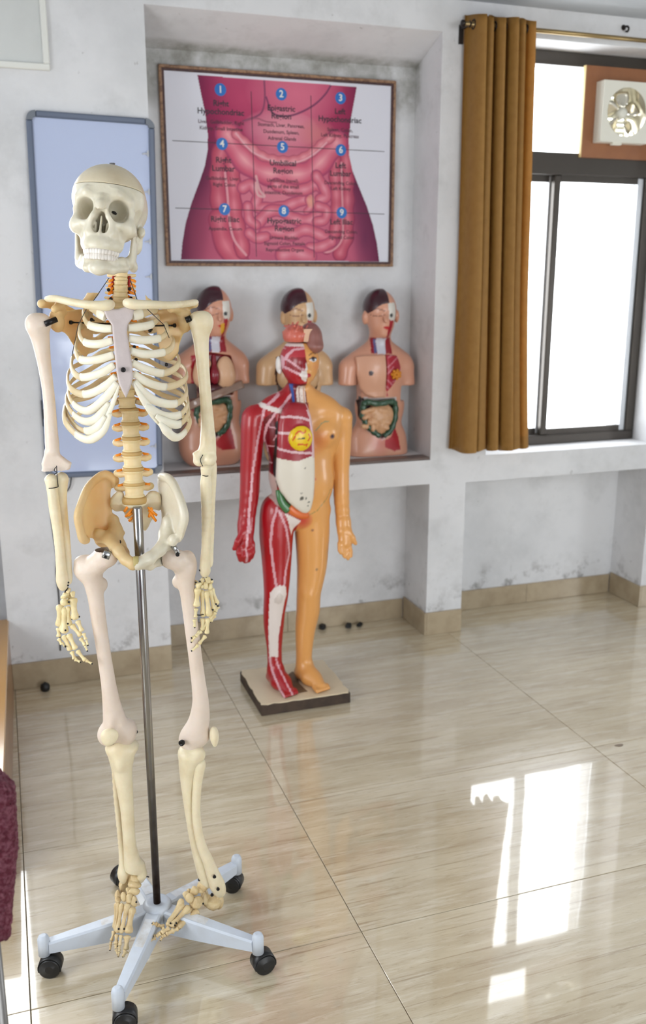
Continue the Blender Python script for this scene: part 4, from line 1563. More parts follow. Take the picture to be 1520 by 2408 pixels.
for fn, lst in ((H1, [(425, 310), (415, 380), (310, 788), (435, 790), (515, 1205), (412, 1325), (352, 1485), (350, 1880), (690, 1150)]), (H2, [(318, 518), (415, 492), (735, 1190), (815, 1050), (860, 1098), (712, 448), (418, 222)])):
    for x, y in lst:
        screw(fn(x, y, -0.016 if y > 400 else -0.012), (0.3, -1, 0.1), 0.0020, 0.0022, name='wire_knot')
G().tube([H2(345, 1322, -0.018), H2(430, 1325, -0.018), H2(512, 1310, -0.014)], 0.0012, 8).build('wire_knot', BOLT, skel)
G().tube(spline([H1(330, 575, -0.004), H1(375, 500, -0.010), H1(415, 430, -0.006)], 4), 0.0016, 8).build('wrist_wire', BOLT, skel)
G().tube(spline([H2(505, 395, -0.006), H2(545, 365, -0.008), H2(575, 400, -0.006)], 4), 0.0014, 8).build('wrist_wire', BOLT, skel)

# ------------------------------------------------------------------ pelvis
def hip(wing, wdepth, wt, ring, extra, mat, h=0.0021):
    P = np.array([C3(x, y, 0.0)[[0, 2]] for x, y in wing])
    R_ = np.array([C3(x, y, d) for x, y, d, r in ring])
    lo = np.minimum(P.min(0), R_[:, [0, 2]].min(0)) - 0.03
    hi = np.maximum(P.max(0), R_[:, [0, 2]].max(0)) + 0.03
    f = Field((lo[0], -0.14, lo[1]), (hi[0], 0.14, hi[1]), h)
    f.slab_s(P, wdepth, wt, 0, rnd=0.0035)
    return f


# viewer's left: the broad inner face of the wing
wl = [(455, 520), (480, 460), (530, 415), (610, 392), (670, 415), (712, 455), (690, 480), (655, 500), (650, 560), (668, 620), (660, 680), (690, 750), (640, 800), (600, 860), (545, 815), (480, 832), (455, 810), (432, 700), (416, 620), (430, 560)]
xa, xb = C3(430, 600, 0)[0], C3(690, 600, 0)[0]


def wl_depth(x, z):
    t = np.clip((x - xa) / (xb - xa), -0.2, 1.3)
    return -0.040 + 0.085 * t + 0.035 * np.sin(np.pi * np.clip(t, 0, 1))


f = hip(wl, wl_depth, lambda x, z: 0.0040 + 0.0025 * (np.abs(x - (xa + xb) / 2) > 0.03), [(455, 560, 0, 0), (840, 1040, -0.08, 0), (760, 940, 0.04, 0)], [], AMBER)
# thick crest
cr = [(480, 826), (455, 800), (440, 740), (420, 630), (450, 530), (490, 455), (560, 408), (620, 395), (690, 435)]
cr = [tuple(q[:2]) for q in spline(cr, 4)]
for a, b in zip(cr[:-1], cr[1:]):
    pa, pb = C3(*a, 0), C3(*b, 0)
    pa[1], pb[1] = wl_depth(pa[0], 0), wl_depth(pb[0], 0)
    f.cone(pa, pb, 0.0068, 0.0068, 0.006)
f.chain([C3(570, 800, 0.008), C3(615, 850, 0.012), C3(650, 880, 0.010)], [0.014, 0.018, 0.016], 0.012)
f.chain([C3(680, 690, 0.045), C3(690, 770, 0.03), C3(660, 850, 0.0)], [0.010, 0.013, 0.016], 0.012)
f.chain([C3(640, 850, -0.004), C3(705, 915, -0.038), C3(760, 980, -0.060), C3(815, 1010, -0.070)], [0.018, 0.0125, 0.0105, 0.0130], 0.008)
f.chain([C3(690, 790, 0.03), C3(745, 785, 0.035)], [0.009, 0.004], 0.006)
f.chain([C3(690, 800, 0.03), C3(720, 880, 0.030), C3(750, 930, 0.015), C3(775, 975, -0.030), C3(815, 1015, -0.066)], [0.013, 0.012, 0.010, 0.008, 0.010], 0.008)
f.ell(C3(590, 925, -0.012), (0.026, 0.030, 0.018), 0.006, '-')
bone('hip_bone', f, AMBER)
screw(C3(710, 850, 0.004), (0.25, -1, 0.1), 0.0050, 0.004)

# viewer's right: the wing seen almost on edge
wr = [(1000, 450), (1020, 400), (1070, 385), (1115, 420), (1150, 520), (1180, 600), (1175, 680), (1160, 800), (1135, 810), (1120, 760), (1085, 840), (1040, 850), (1020, 800), (1030, 720), (1020, 620), (1010, 540)]
xa2, xb2 = C3(1175, 600, 0)[0], C3(1010, 600, 0)[0]


def wr_depth(x, z):
    t = np.clip((x - xa2) / (xb2 - xa2), -0.2, 1.3)
    return -0.060 + 0.115 * t


f = hip(wr, wr_depth, 0.0065, [(1190, 560, 0, 0), (830, 1040, -0.08, 0), (1100, 950, 0.04, 0)], [], BONE)
cr = [(1140, 800), (1160, 720), (1178, 620), (1155, 520), (1112, 425), (1070, 390), (1025, 402)]
cr = [tuple(q[:2]) for q in spline(cr, 4)]
for a, b in zip(cr[:-1], cr[1:]):
    pa, pb = C3(*a, 0), C3(*b, 0)
    pa[1], pb[1] = wr_depth(pa[0], 0), wr_depth(pb[0], 0)
    f.cone(pa, pb, 0.0078, 0.0078, 0.006)
f.chain([C3(1075, 700, 0.0), C3(1070, 800, -0.002), C3(1070, 880, -0.006)], [0.014, 0.018, 0.018], 0.012)
f.ell(C3(1108, 838, -0.040), (0.0105, 0.011, 0.0135), 0.006)
f.chain([C3(1075, 820, -0.010), C3(1010, 910, -0.040), C3(930, 975, -0.062), C3(850, 1008, -0.072)], [0.018, 0.0125, 0.0125, 0.0130], 0.008)
f.chain([C3(1060, 860, 0.010), C3(1045, 930, 0.020), C3(1010, 990, -0.010), C3(940, 1025, -0.045), C3(855, 1018, -0.068)], [0.014, 0.012, 0.010, 0.0085, 0.010], 0.008)
bone('hip_bone', f, SKULLM)
G().lathe(C3(838, 998, -0.072) - np.array([0.0055, 0, 0]), (1, 0, 0), [(0, 0.0115), (0.002, 0.0125), (0.009, 0.0125), (0.011, 0.0115)], 18).build('pubic_disc', material('olive_cartilage', (176, 160, 104), 0.5), skel)

# sacrum and tail bone
ws = [(660, 520), (700, 475), (745, 485), (760, 545), (820, 575), (880, 560), (910, 500), (950, 475), (1005, 490), (1022, 540), (1018, 630), (960, 620), (975, 680), (950, 720), (930, 770), (905, 800), (880, 770), (850, 740), (790, 720), (755, 660), (740, 630), (690, 635), (652, 600), (650, 545)]
P = np.array([C3(x, y, 0.04)[[0, 2]] for x, y in ws])
f = Field((P[:, 0].min() - 0.02, -0.03, P[:, 1].min() - 0.02), (P[:, 0].max() + 0.02, 0.14, P[:, 1].max() + 0.02), 0.0019)
xs = C3(835, 600, 0.04)[0]
zs_ = C3(835, 560, 0.04)[2]
f.slab_s(P, lambda x, z: 0.030 + 2.2 * (x - xs) ** 2 + 0.9 * np.maximum(zs_ - z, 0) - 4.0 * np.maximum(zs_ - z, 0) ** 2, 0.0085, 0, rnd=0.006)
f.ell(C3(826, 575, 0.020), (0.024, 0.016, 0.010), 0.010)
bone('sacrum', f, BONE)
for a, b in (((782, 580), (752, 630)), ((815, 608), (760, 668)), ((812, 640), (775, 660)), ((815, 668), (785, 698)), ((925, 598), (990, 658)), ((930, 620), (985, 700)), ((938, 640), (932, 670)), ((948, 600), (962, 650))):
    nerve(C3(*a, 0.010), C3(*b, 0.012), 0.0030)

# ------------------------------------------------------------------ legs
def legfield(P, rad, h=0.0022, pad=0.05):
    f = field_for(P, pad, h)
    Q = spline(P, 5)
    f.chain(Q, list(np.interp(np.arange(len(Q)) / 5.0, np.arange(len(P)), rad)), 0.004)
    return f


# viewer's left femur
f = legfield([C4(375, 205, 0), C4(410, 300, 0), C4(432, 430, 0), C4(455, 600, -0.004), C4(482, 780, -0.008), C4(510, 960, -0.010), C4(538, 1140, -0.010), C4(562, 1300, -0.008), C4(585, 1420, -0.004), C4(600, 1490, 0)],
             [0.0250, 0.0190, 0.0158, 0.0150, 0.0140, 0.0140, 0.0150, 0.0185, 0.0235, 0.0270])
f.chain([C4(385, 215, 0), C4(450, 150, -0.016), C4(505, 95, -0.026)], [0.023, 0.020, 0.022], 0.012)
f.ell(C4(520, 95, -0.026), (0.0245, 0.0235, 0.0240), 0.008)
f.chain([C4(318, 150, 0), C4(330, 200, 0)], [0.0155, 0.019], 0.012)
f.ell(C4(362, 128, 0.004), (0.012, 0.014, 0.010), 0.008)
f.ell(C4(492, 325, 0.012), (0.010, 0.012, 0.014), 0.010)
f.ell(C4(525, 1545, 0.004), (0.0215, 0.030, 0.024), 0.016)
f.ell(C4(680, 1535, 0.004), (0.0220, 0.030, 0.026), 0.016)
f.ell(C4(715, 1490, 0.004), (0.012, 0.018, 0.016), 0.012)
f.ell(C4(605, 1590, 0.028), (0.010, 0.020, 0.018), 0.010, '-')
f.ell(C4(610, 1520, -0.046), (0.012, 0.022, 0.020), 0.012, '-')
bone('femur', f, PINK)
f = Field(C4(545, 1560, -0.05) - 0.045, C4(545, 1560, -0.05) + 0.045, 0.0018)
f.ell(C4(545, 1555, -0.042), (0.0195, 0.0095, 0.0175), 0)
f.ell(C4(535, 1595, -0.042), (0.0115, 0.008, 0.0120), 0.010)
bone('patella', f, BONE)
# viewer's right femur
f = legfield([C4(1160, 170, 0), C4(1165, 280, 0), C4(1182, 420, -0.002), C4(1200, 580, -0.006), C4(1222, 760, -0.010), C4(1245, 940, -0.012), C4(1268, 1120, -0.012), C4(1285, 1280, -0.010), C4(1275, 1420, -0.004), C4(1245, 1520, 0)],
             [0.0230, 0.0180, 0.0150, 0.0142, 0.0140, 0.0140, 0.0148, 0.0172, 0.0220, 0.0260])
f.chain([C4(1155, 175, 0), C4(1095, 130, -0.012), C4(1040, 110, -0.016)], [0.023, 0.021, 0.020], 0.010)
f.ell(C4(1032, 118, -0.016), (0.0190, 0.020, 0.0195), 0.008)
f.ell(C4(1180, 110, 0.004), (0.0145, 0.018, 0.0165), 0.010)
f.ell(C4(1198, 170, 0.004), (0.0090, 0.016, 0.022), 0.010)
f.ell(C4(1095, 305, 0.010), (0.011, 0.012, 0.014), 0.010)
f.ell(C4(1215, 1580, 0.004), (0.0300, 0.0240, 0.0310), 0.014)
f.ell(C4(1300, 1545, 0.0), (0.0150, 0.022, 0.022), 0.012)
bone('femur', f, PINK)
f = Field(C4(1385, 1560, -0.02) - 0.045, C4(1385, 1560, -0.02) + 0.045, 0.0018)
f.ell(C4(1395, 1545, -0.020), (0.0105, 0.0180, 0.0190), 0)
f.ell(C4(1400, 1595, -0.020), (0.0072, 0.011, 0.0150), 0.008)
bone('patella', f, BONE)
screw(C4(1140, 1607, -0.022), (-0.75, -1, 0), 0.0068, 0.007)
# hip brackets
BRK = material('hip_bracket_steel', (170, 172, 174), 0.25, 0.9)
p = C4(522, 80, -0.034)
g = G().tube([C4(536, 52, -0.046), C4(526, 76, -0.0515), C4(510, 114, -0.0505)], [0.0078, 0.0082, 0.0078], 16, squash=(0.28, 1.0), up=(0, 1, 0))
g.build('hip_bracket', BRK, skel)
screw(C4(512, 102, -0.053), (0, -1, 0), 0.0032, 0.002)
G().tube(spline([C4(1050, 5, -0.026), C4(1078, 35, -0.040), C4(1100, 80, -0.040)], 5), 0.0060, 14, squash=(0.35, 1.0), up=(0, 1, 0)).build('hip_bracket', BRK, skel)
screw(C4(1097, 82, -0.043), (0, -1, 0), 0.0042, 0.003)
# knee rings
for c, r in ((C5(680, 108, 0.0), 0.0038), (C5(537, 178, -0.03), 0.0022)):
    G().tube([c + np.array([math.cos(a) * r, 0, math.sin(a) * r]) for a in np.linspace(0, 2 * math.pi, 15)], 0.0010, 6, caps=False).build('knee_ring', BOLT, skel)

# viewer's left shin
f = legfield([C5(592, 215, 0), C5(592, 270, 0.0), C5(598, 340, -0.002), C5(612, 450, -0.006), C5(628, 600, -0.008), C5(636, 720, -0.008), C5(645, 820, -0.006), C5(658, 900, -0.004), C5(668, 945, 0)],
             [0.0300, 0.0260, 0.0205, 0.0172, 0.0140, 0.0132, 0.0138, 0.0175, 0.0205], 0.0021)
f.ell(C5(548, 205, 0.004), (0.0195, 0.026, 0.0130), 0.012)
f.ell(C5(640, 195, 0.004), (0.0210, 0.027, 0.0130), 0.012)
f.ell(C5(592, 170, 0.0), (0.008, 0.010, 0.008), 0.006)
f.ell(C5(585, 300, -0.024), (0.010, 0.009, 0.018), 0.012)
f.chain([C5(700, 930, 0), C5(712, 985, 0), C5(708, 1015, 0)], [0.014, 0.0130, 0.0095], 0.008)
f.ell(C5(640, 985, 0), (0.020, 0.03, 0.012), 0.004, '-')
bone('tibia', f, BONE)
longbone('fibula', [C5(548, 290, 0.020), C5(552, 340, 0.020), C5(560, 500, 0.018), C5(578, 680, 0.016), C5(592, 820, 0.012), C5(600, 920, 0.006), C5(600, 980, 0.0), C5(602, 1025, -0.002)],
         [0.0095, 0.0070, 0.0062, 0.0062, 0.0064, 0.0080, 0.0115, 0.0072], BONE)
# viewer's right shin
f = legfield([C5(1022, 255, 0), C5(1010, 310, 0.0), C5(1002, 380, 0), C5(1004, 480, 0.0), C5(1020, 620, 0.0), C5(1045, 760, 0.0), C5(1075, 880, 0.0), C5(1100, 960, 0.0), C5(1118, 1030, 0)],
             [0.0270, 0.0225, 0.0170, 0.0135, 0.0120, 0.0125, 0.0145, 0.0160, 0.0160], 0.0021)
f.ell(C5(985, 235, 0.004), (0.0150, 0.024, 0.0150), 0.012)
f.ell(C5(1055, 245, -0.002), (0.0190, 0.024, 0.0150), 0.012)
f.ell(C5(1060, 230, -0.014), (0.011, 0.012, 0.010), 0.008)
bone('tibia', f, BONE)
longbone('fibula', [C5(1075, 300, -0.012), C5(1070, 345, -0.014), C5(1058, 450, -0.016), C5(1052, 580, -0.018), C5(1062, 700, -0.020), C5(1090, 820, -0.020), C5(1125, 900, -0.020), C5(1155, 980, -0.020), C5(1182, 1050, -0.018), C5(1202, 1095, -0.014)],
         [0.0125, 0.0105, 0.0090, 0.0085, 0.0088, 0.0098, 0.0110, 0.0135, 0.0165, 0.0120], BONE, k=0.006)
for x, y in ((1165, 998), (1187, 1074), (1150, 1110)):
    screw(C5(x, y, -0.040 if x != 1150 else -0.020), (0, -1, 0), 0.0040, 0.003)
screw(C5(728, 996, -0.004), (1, -0.35, 0), 0.0062, 0.003)
G().cyl(C5(735, 996, -0.006), C5(762, 1002, -0.008), 0.0014, n=8).build('ankle_pin', BOLT, skel)
G().cyl(C5(600, 970, 0.002), C5(570, 968, 0.004), 0.0014, n=8).build('ankle_pin', BOLT, skel)
screw(C5(1076, 1018, -0.006), (-0.7, -0.6, 0.5), 0.0034, 0.004)


# ------------------------------------------------------------------ feet
def foot(fn, tars, rays_, mat):
    root = empty('foot', (0, 0, 0), 0, skel)
    for i, (x, y, r, d) in enumerate(tars):
        lump('tarsal', fn(x, y, d), r, mat, root, 31 + i)
    for bones in rays_:
        for i, (x0, y0, x1, y1, r0, r1, da, db) in enumerate(bones):
            shaft('metatarsal' if i == 0 else 'phalanx', fn(x0, y0, da), fn(x1, y1, db), r0, r1, mat, root, waist=0.6)
        x, y, db = bones[-1][2], bones[-1][3], bones[-1][7]
        p = fn(x, y, db)
        q = fn(bones[-1][0], bones[-1][1], bones[-1][6])
        a_ = (p - q) / np.linalg.norm(p - q)
        G().cyl(p - a_ * 0.0012, p + a_ * 0.0012, 0.0017, n=8).build('wire_end', BOLT, root)
    return root


foot(T1, [(640, 590, (.019, .020, .013), .000), (690, 700, (.0165, .016, .012), -.014), (640, 870, (.0175, .010, .0100), -.030), (560, 840, (.008, .010, .008), -.026),
          (450, 760, (.0120, .020, .016), .012), (450, 980, (.0080, .010, .0125), -.034), (575, 1010, (.0105, .010, .0125), -.040), (660, 1080, (.0098, .010, .0150), -.042), (350, 950, (.0095, .014, .014), -.015), (330, 1040, (.007, .010, .008), -.03),
          (480, 700, (.013, .030, .014), .045)],
     [[(630, 1180, 545, 1740, .0108, .0112, -.048, -.082), (530, 1780, 505, 2090, .0098, .0070, -.084, -.104), (505, 2100, 435, 2230, .0082, .0036, -.104, -.112)],
      [(540, 1110, 400, 1740, .0080, .0066, -.048, -.082), (400, 1770, 370, 2000, .0052, .0044, -.083, -.100), (360, 2010, 365, 2110, .0044, .0040, -.100, -.106), (365, 2120, 340, 2225, .0042, .0028, -.106, -.112)],
      [(420, 1110, 320, 1730, .0068, .0066, -.044, -.078), (310, 1760, 285, 1960, .0056, .0046, -.079, -.096), (285, 1970, 290, 2060, .0044, .0040, -.096, -.102), (295, 2070, 330, 2180, .0042, .0028, -.102, -.108)],
      [(350, 1090, 285, 1700, .0060, .0056, -.038, -.070), (300, 1800, 310, 1920, .0046, .0040, -.078, -.088), (310, 1930, 320, 2010, .0040, .0030, -.088, -.094)],
      [(315, 1090, 255, 1640, .0070, .0050, -.030, -.062), (255, 1690, 195, 1900, .0058, .0044, -.064, -.080), (190, 1910, 180, 1980, .0044, .0038, -.080, -.085), (180, 1985, 165, 2090, .0040, .0026, -.085, -.092)]], FOOT)
foot(T2, [(1020, 420, (.016, .014, .0125), -.006), (985, 480, (.012, .012, .009), -.010), (880, 500, (.012, .011, .0125), -.016), (815, 510, (.009, .01, .009), -.01), (745, 570, (.0095, .010, .009), -.020), (800, 630, (.0120, .011, .0135), -.026), (930, 700, (.0190, .013, .0160), -.026),
          (1080, 640, (.0105, .016, .0155), -.010), (1090, 560, (.0120, .018, .010), .004), (1210, 700, (.0240, .020, .0200), -.006), (1310, 680, (.0150, .018, .0200), .004)],
     [[(680, 640, 430, 1090, .0080, .0080, -.024, -.060), (340, 1140, 220, 1100, .0066, .0048, -.058, -.062), (215, 1095, 140, 1075, .0060, .0040, -.062, -.064)],
      [(690, 710, 400, 1130, .0085, .0070, -.028, -.066), (360, 1165, 270, 1260, .0060, .0048, -.068, -.078), (265, 1260, 165, 1310, .0050, .0040, -.078, -.082)],
      [(800, 770, 460, 1140, .0088, .0074, -.032, -.070), (440, 1165, 300, 1250, .0068, .0052, -.072, -.084), (290, 1255, 215, 1310, .0050, .0042, -.084, -.088), (200, 1330, 95, 1390, .0050, .0032, -.088, -.092)],
      [(850, 800, 540, 1160, .0066, .0064, -.026, -.066), (520, 1200, 380, 1275, .0070, .0052, -.076, -.086), (370, 1285, 310, 1320, .0048, .0042, -.086, -.090), (310, 1330, 285, 1380, .0042, .0028, -.090, -.093)],
      [(960, 850, 580, 1160, .0105, .0070, -.030, -.070), (600, 1170, 500, 1215, .0058, .0046, -.074, -.080)]], FOOT)
for fn, lst in ((T1, [(350, 1640), (465, 1640), (312, 2005), (720, 1080)]), (T2, [(465, 1070), (570, 1068), (545, 1105), (628, 1162), (1048, 720)])):
    for x, y in lst:
        screw(fn(x, y, -0.080 if fn is T1 and y > 1500 else -0.07 if y > 1000 else -0.04), (0, -1, 0.3), 0.0022, 0.002, name='wire_knot')

# ------------------------------------------------------------------ stand
PW = material('white_enamel', (200, 208, 220), 0.35, noise=(18, 0.45, (186, 190, 196)), bump=(40, 0.05))
SCUFF = material('scuffed_enamel', (216, 220, 226), 0.45, noise=(34, 0.75, (188, 182, 174)), bump=(60, 0.1))
pt = S(323, 1192, 0)
pb = S(371, 2128, 0.0)
pb[1] = 0
pole_top = np.array([pt[0], 0.004, pt[2]])
pole_bot = np.array([0.0, 0, 0.105])
rustm = STEEL.copy()
pole = G().lathe(pole_bot, pole_top - pole_bot, [(0, 0.0085), (float(np.linalg.norm(pole_top - pole_bot)) - 0.004, 0.0105), (float(np.linalg.norm(pole_top - pole_bot)), 0.0085)], 24)
POLEM = material('rusting_chrome_pole', (158, 158, 160), 0.2, 1.0)
nt = POLEM.node_tree
tc = nt.nodes.new('ShaderNodeTexCoord')
sp = nt.nodes.new('ShaderNodeSeparateXYZ')
nt.links.new(tc.outputs['Object'], sp.inputs[0])
nz_ = nt.nodes.new('ShaderNodeTexNoise')
nz_.inputs['Scale'].default_value = 40
nt.links.new(tc.outputs['Object'], nz_.inputs['Vector'])
ma = nt.nodes.new('ShaderNodeMath')
ma.operation = 'MULTIPLY_ADD'
nt.links.new(nz_.outputs['Fac'], ma.inputs[0])
ma.inputs[1].default_value = 0.16
nt.links.new(sp.outputs[2], ma.inputs[2])
mr = nt.nodes.new('ShaderNodeMapRange')
mr.inputs[1].default_value, mr.inputs[2].default_value, mr.inputs[3].default_value, mr.inputs[4].default_value = 0.22, 0.62, 1, 0
nt.links.new(ma.outputs[0], mr.inputs[0])
mx = nt.nodes.new('ShaderNodeMix')
mx.data_type = 'RGBA'
mx.inputs[6].default_value = (*lin((158, 158, 160)), 1)
mx.inputs[7].default_value = (*lin((58, 40, 30)), 1)
nt.links.new(mr.outputs[0], mx.inputs[0])
nt.links.new(mx.outputs[2], nt.nodes['Principled BSDF'].inputs['Base Color'])
mr2 = nt.nodes.new('ShaderNodeMapRange')
mr2.inputs[3].default_value, mr2.inputs[4].default_value = 0.2, 0.5
nt.links.new(mr.outputs[0], mr2.inputs[0])
nt.links.new(mr2.outputs[0], nt.nodes['Principled BSDF'].inputs['Roughness'])
tag(pole.build('pole', POLEM, skel), 'steel pole rusting brown towards its foot')

G().lathe((0, 0, 0.048), (0, 0, 1), [(-0.004, 0.024), (0.004, 0.027), (0.040, 0.029), (0.050, 0.034), (0.062, 0.034), (0.068, 0.030), (0.070, 0.020), (0.066, 0.0105)], 32).build('hub', PW, skel)


def sk_local(w):
    p = np.array(w, float) - SK_BASE
    return np.array([p @ _u, p @ _n, p[2]])


feet = [(288, 2405), (108, 2290), (597, 2282), (563, 2090)]
angs = []
for x, y in feet:
    q = sk_local(at_z(x, y, 0.0))
    angs.append(math.atan2(q[1], q[0]))
a0 = np.mean([math.atan2(math.sin(a - b), math.cos(a - b)) for a, b in zip(angs, [angs[0] + k for k in (0, -2 * math.pi / 5, 2 * math.pi / 5, 4 * math.pi / 5)])])
angs.append(angs[0] - 4 * math.pi / 5 + 0.02)
RL_ = 0.262
for i, a in enumerate(angs):
    ca, sa = math.cos(a), math.sin(a)

    def W(r, t, z, ca=ca, sa=sa): return (ca * r - sa * t, sa * r + ca * t, z)
    secs = [(0.028, 0.0185, 0.046, 0.108), (0.10, 0.0170, 0.048, 0.100), (0.18, 0.0150, 0.053, 0.093), (0.252, 0.0125, 0.058, 0.087)]
    v, fc_ = [], []
    for r_, hw_, z0, z1 in secs:
        c_ = 0.004
        for t, z in ((-hw_ * 0.8, z0), (hw_ * 0.8, z0), (hw_, z1 - c_), (hw_ - c_, z1), (-hw_ + c_, z1), (-hw_, z1 - c_)):
            v.append(W(r_, t, z))
    for s_ in range(3):
        for k in range(6):
            fc_.append((s_ * 6 + k, s_ * 6 + (k + 1) % 6, (s_ + 1) * 6 + (k + 1) % 6, (s_ + 1) * 6 + k))
    fc_ += [tuple(range(6)), tuple(range(18, 24))]
    leg = G().add(v, fc_).build('stand_leg', PW, skel)
    G().lathe(W(RL_, 0, 0.053), (0, 0, 1), [(0, 0.0135), (0.040, 0.0135), (0.047, 0.011), (0.0505, 0.006)], 20).build('leg_end', PW, leg)
    G().add([W(r_, s_ * (hw_ - 0.0055), z1 + 0.0004) for r_, hw_, z0, z1 in ((0.05, 0.0175, 0, 0.1056), (0.10, 0.0165, 0, 0.100), (0.18, 0.0145, 0, 0.092), (0.245, 0.0126, 0, 0.0866)) for s_ in (-1, 1)],
            [(0, 1, 3, 2), (2, 3, 5, 4), (4, 5, 7, 6)]).build('scuffed_top', SCUFF, leg)
    cas = empty('castor', W(RL_, 0, 0), 0, skel)
    yaw = a + (0.35, 1.25, -0.75, 0.5, 0.2)[i] + math.pi / 2
    cas.rotation_euler = (0, 0, yaw)
    off_ = 0.012
    G().cyl((0, 0, 0.044), (0, 0, 0.060), 0.006, n=12).build('stem', BOLT, cas)
    # swivel hood
    f = []
    g = G()
    n = 14
    for s_ in (-1, 1):
        pass
    arc = [(off_ + 0.0265 * math.cos(t), 0.0255 + 0.0265 * math.sin(t)) for t in np.linspace(math.radians(-20), math.radians(200), 15)]
    v = [(x, y, z) for (x, z) in arc for y in (-0.0165, 0.0165)]
    g.add(v, [(k * 2, k * 2 + 1, k * 2 + 3, k * 2 + 2) for k in range(14)], True)
    g.box((off_ - 0.006, -0.004, 0.012), (off_ + 0.006, 0.004, 0.05))
    hood = g.build('hood', BLACK, cas)
    md = hood.modifiers.new('thick', 'SOLIDIFY')
    md.thickness = 0.002
    for s_ in (-1, 1):
        G().lathe((off_, s_ * 0.0045 if s_ > 0 else -0.0045, 0.0242), (0, s_, 0), [(0, 0.0235), (0.0125, 0.0240), (0.0135, 0.0215), (0.0135, 0.010), (0.0145, 0.009)], 24).build('wheel', BLACK, cas)

# ================================================================== half-muscle mannequin
MB = np.array([0.955, 3.155, 0.0])
ZT = 0.045


def M7(x, y, d=0.0): return at_y(530 + x / 4.606, 750 + y / 4.606, MB[1] + d) - MB
def M8(x, y, d=0.0): return at_y(530 + x / 4.379, 1150 + y / 4.379, MB[1] + d) - MB


man = tag(empty('anatomy_mannequin', tuple(MB)), 'standing anatomy mannequin, left half red muscle and right half tan skin, on a low board', 'mannequin')
PAINT = material('enamel_paint', (200, 150, 120), 0.32, attr='paint', coat=0.3)

f = Field((-0.26, -0.21, 0.030), (0.28, 0.14, 1.40), 0.0040)
K = 0.02
# trunk
f.ell(M7(830, 1240), (0.124, 0.066, 0.160), 0)
f.chain([M7(330, 1040), M7(560, 985), M7(1050, 985), M7(1265, 1060)], [0.036, 0.044, 0.044, 0.036], 0.03)
f.ell(M7(822, 1660), (0.122, 0.066, 0.150), 0.04)
f.ell(M7(905, 1800, -0.022), (0.088, 0.060, 0.100), 0.03)
f.ell(M7(800, 2080), (0.122, 0.074, 0.070), 0.03)
f.chain([M7(795, 960, 0.005), M7(795, 760, 0.002)], [0.050, 0.040], 0.03)
for sx_ in (540, 1060):
    f.chain([M7(795, 800, 0.012), M7(sx_, 960, 0.006)], [0.036, 0.036], 0.03)
f.ell(M7(1085, 1240, -0.050), (0.045, 0.030, 0.042), 0.03)
f.ell(M7(535, 1200, -0.005), (0.040, 0.052, 0.095), 0.025)
f.ell(M7(1140, 1180, -0.002), (0.036, 0.050, 0.090), 0.025)
# head
f.ell(M7(805, 455, 0.0), (0.0690, 0.0800, 0.0800), 0.015)
f.ell(M7(815, 590, -0.022), (0.048, 0.050, 0.042), 0.020)
f.ell(M7(822, 680, -0.050), (0.020, 0.020, 0.014), 0.02)
f.chain([M7(855, 470, -0.082), M7(862, 540, -0.096)], [0.008, 0.011], 0.010)
f.ell(M7(868, 615, -0.074), (0.020, 0.012, 0.010), 0.010)
f.ell(M7(955, 438, -0.086), (0.020, 0.012, 0.013), 0.006, '-')
f.ell(M7(945, 440, -0.068), (0.016, 0.013, 0.0105), 0.003)
zt_ = M7(700, 262, -0.03)[2]
sl, W_ = f.win((-0.3, -0.3, zt_ - 0.02), (0.3, 0.3, 2))
f.put(sl, (W_[2] - zt_) + 0 * W_[0] + 0 * W_[1], 0.0, '&')
# arms
f.chain(spline([M7(300, 1070), M7(288, 1380), M7(272, 1640), M7(262, 1900, -0.006), M7(222, 2240, -0.014), M8(222, 330, -0.022)], 4),
        list(np.interp(np.linspace(0, 5, 21), range(6), [0.040, 0.036, 0.033, 0.032, 0.0265, 0.0225])), 0.012)
f.chain(spline([M7(1268, 1080), M7(1262, 1390), M7(1258, 1640), M7(1258, 1900, -0.006), M7(1278, 2220, -0.014), M8(1218, 330, -0.024)], 4),
        list(np.interp(np.linspace(0, 5, 21), range(6), [0.036, 0.031, 0.0265, 0.0275, 0.0240, 0.0205])), 0.010)
# legs
f.chain(spline([M8(535, 210), M8(525, 480), M8(530, 790), M8(525, 1070, -0.006), M8(505, 1260, 0.0), M8(500, 1430, 0.004), M8(506, 1650, 0.006), M8(512, 1860, 0.010)], 4),
        list(np.interp(np.linspace(0, 7, 29), range(8), [0.060, 0.0590, 0.0500, 0.0420, 0.0365, 0.0330, 0.0250, 0.0245])), 0.012)
f.chain(spline([M8(890, 230), M8(896, 480), M8(892, 790), M8(860, 1070, -0.006), M8(852, 1260, 0.0), M8(826, 1440, 0.004), M8(812, 1680, 0.006), M8(810, 1870, 0.010)], 4),
        list(np.interp(np.linspace(0, 7, 29), range(8), [0.062, 0.0610, 0.0530, 0.0415, 0.0400, 0.0345, 0.0275, 0.0260])), 0.012)
f.ell(M8(545, 1110, -0.038), (0.022, 0.014, 0.026), 0.012)
f.ell(M8(868, 1090, -0.036), (0.022, 0.014, 0.024), 0.014)
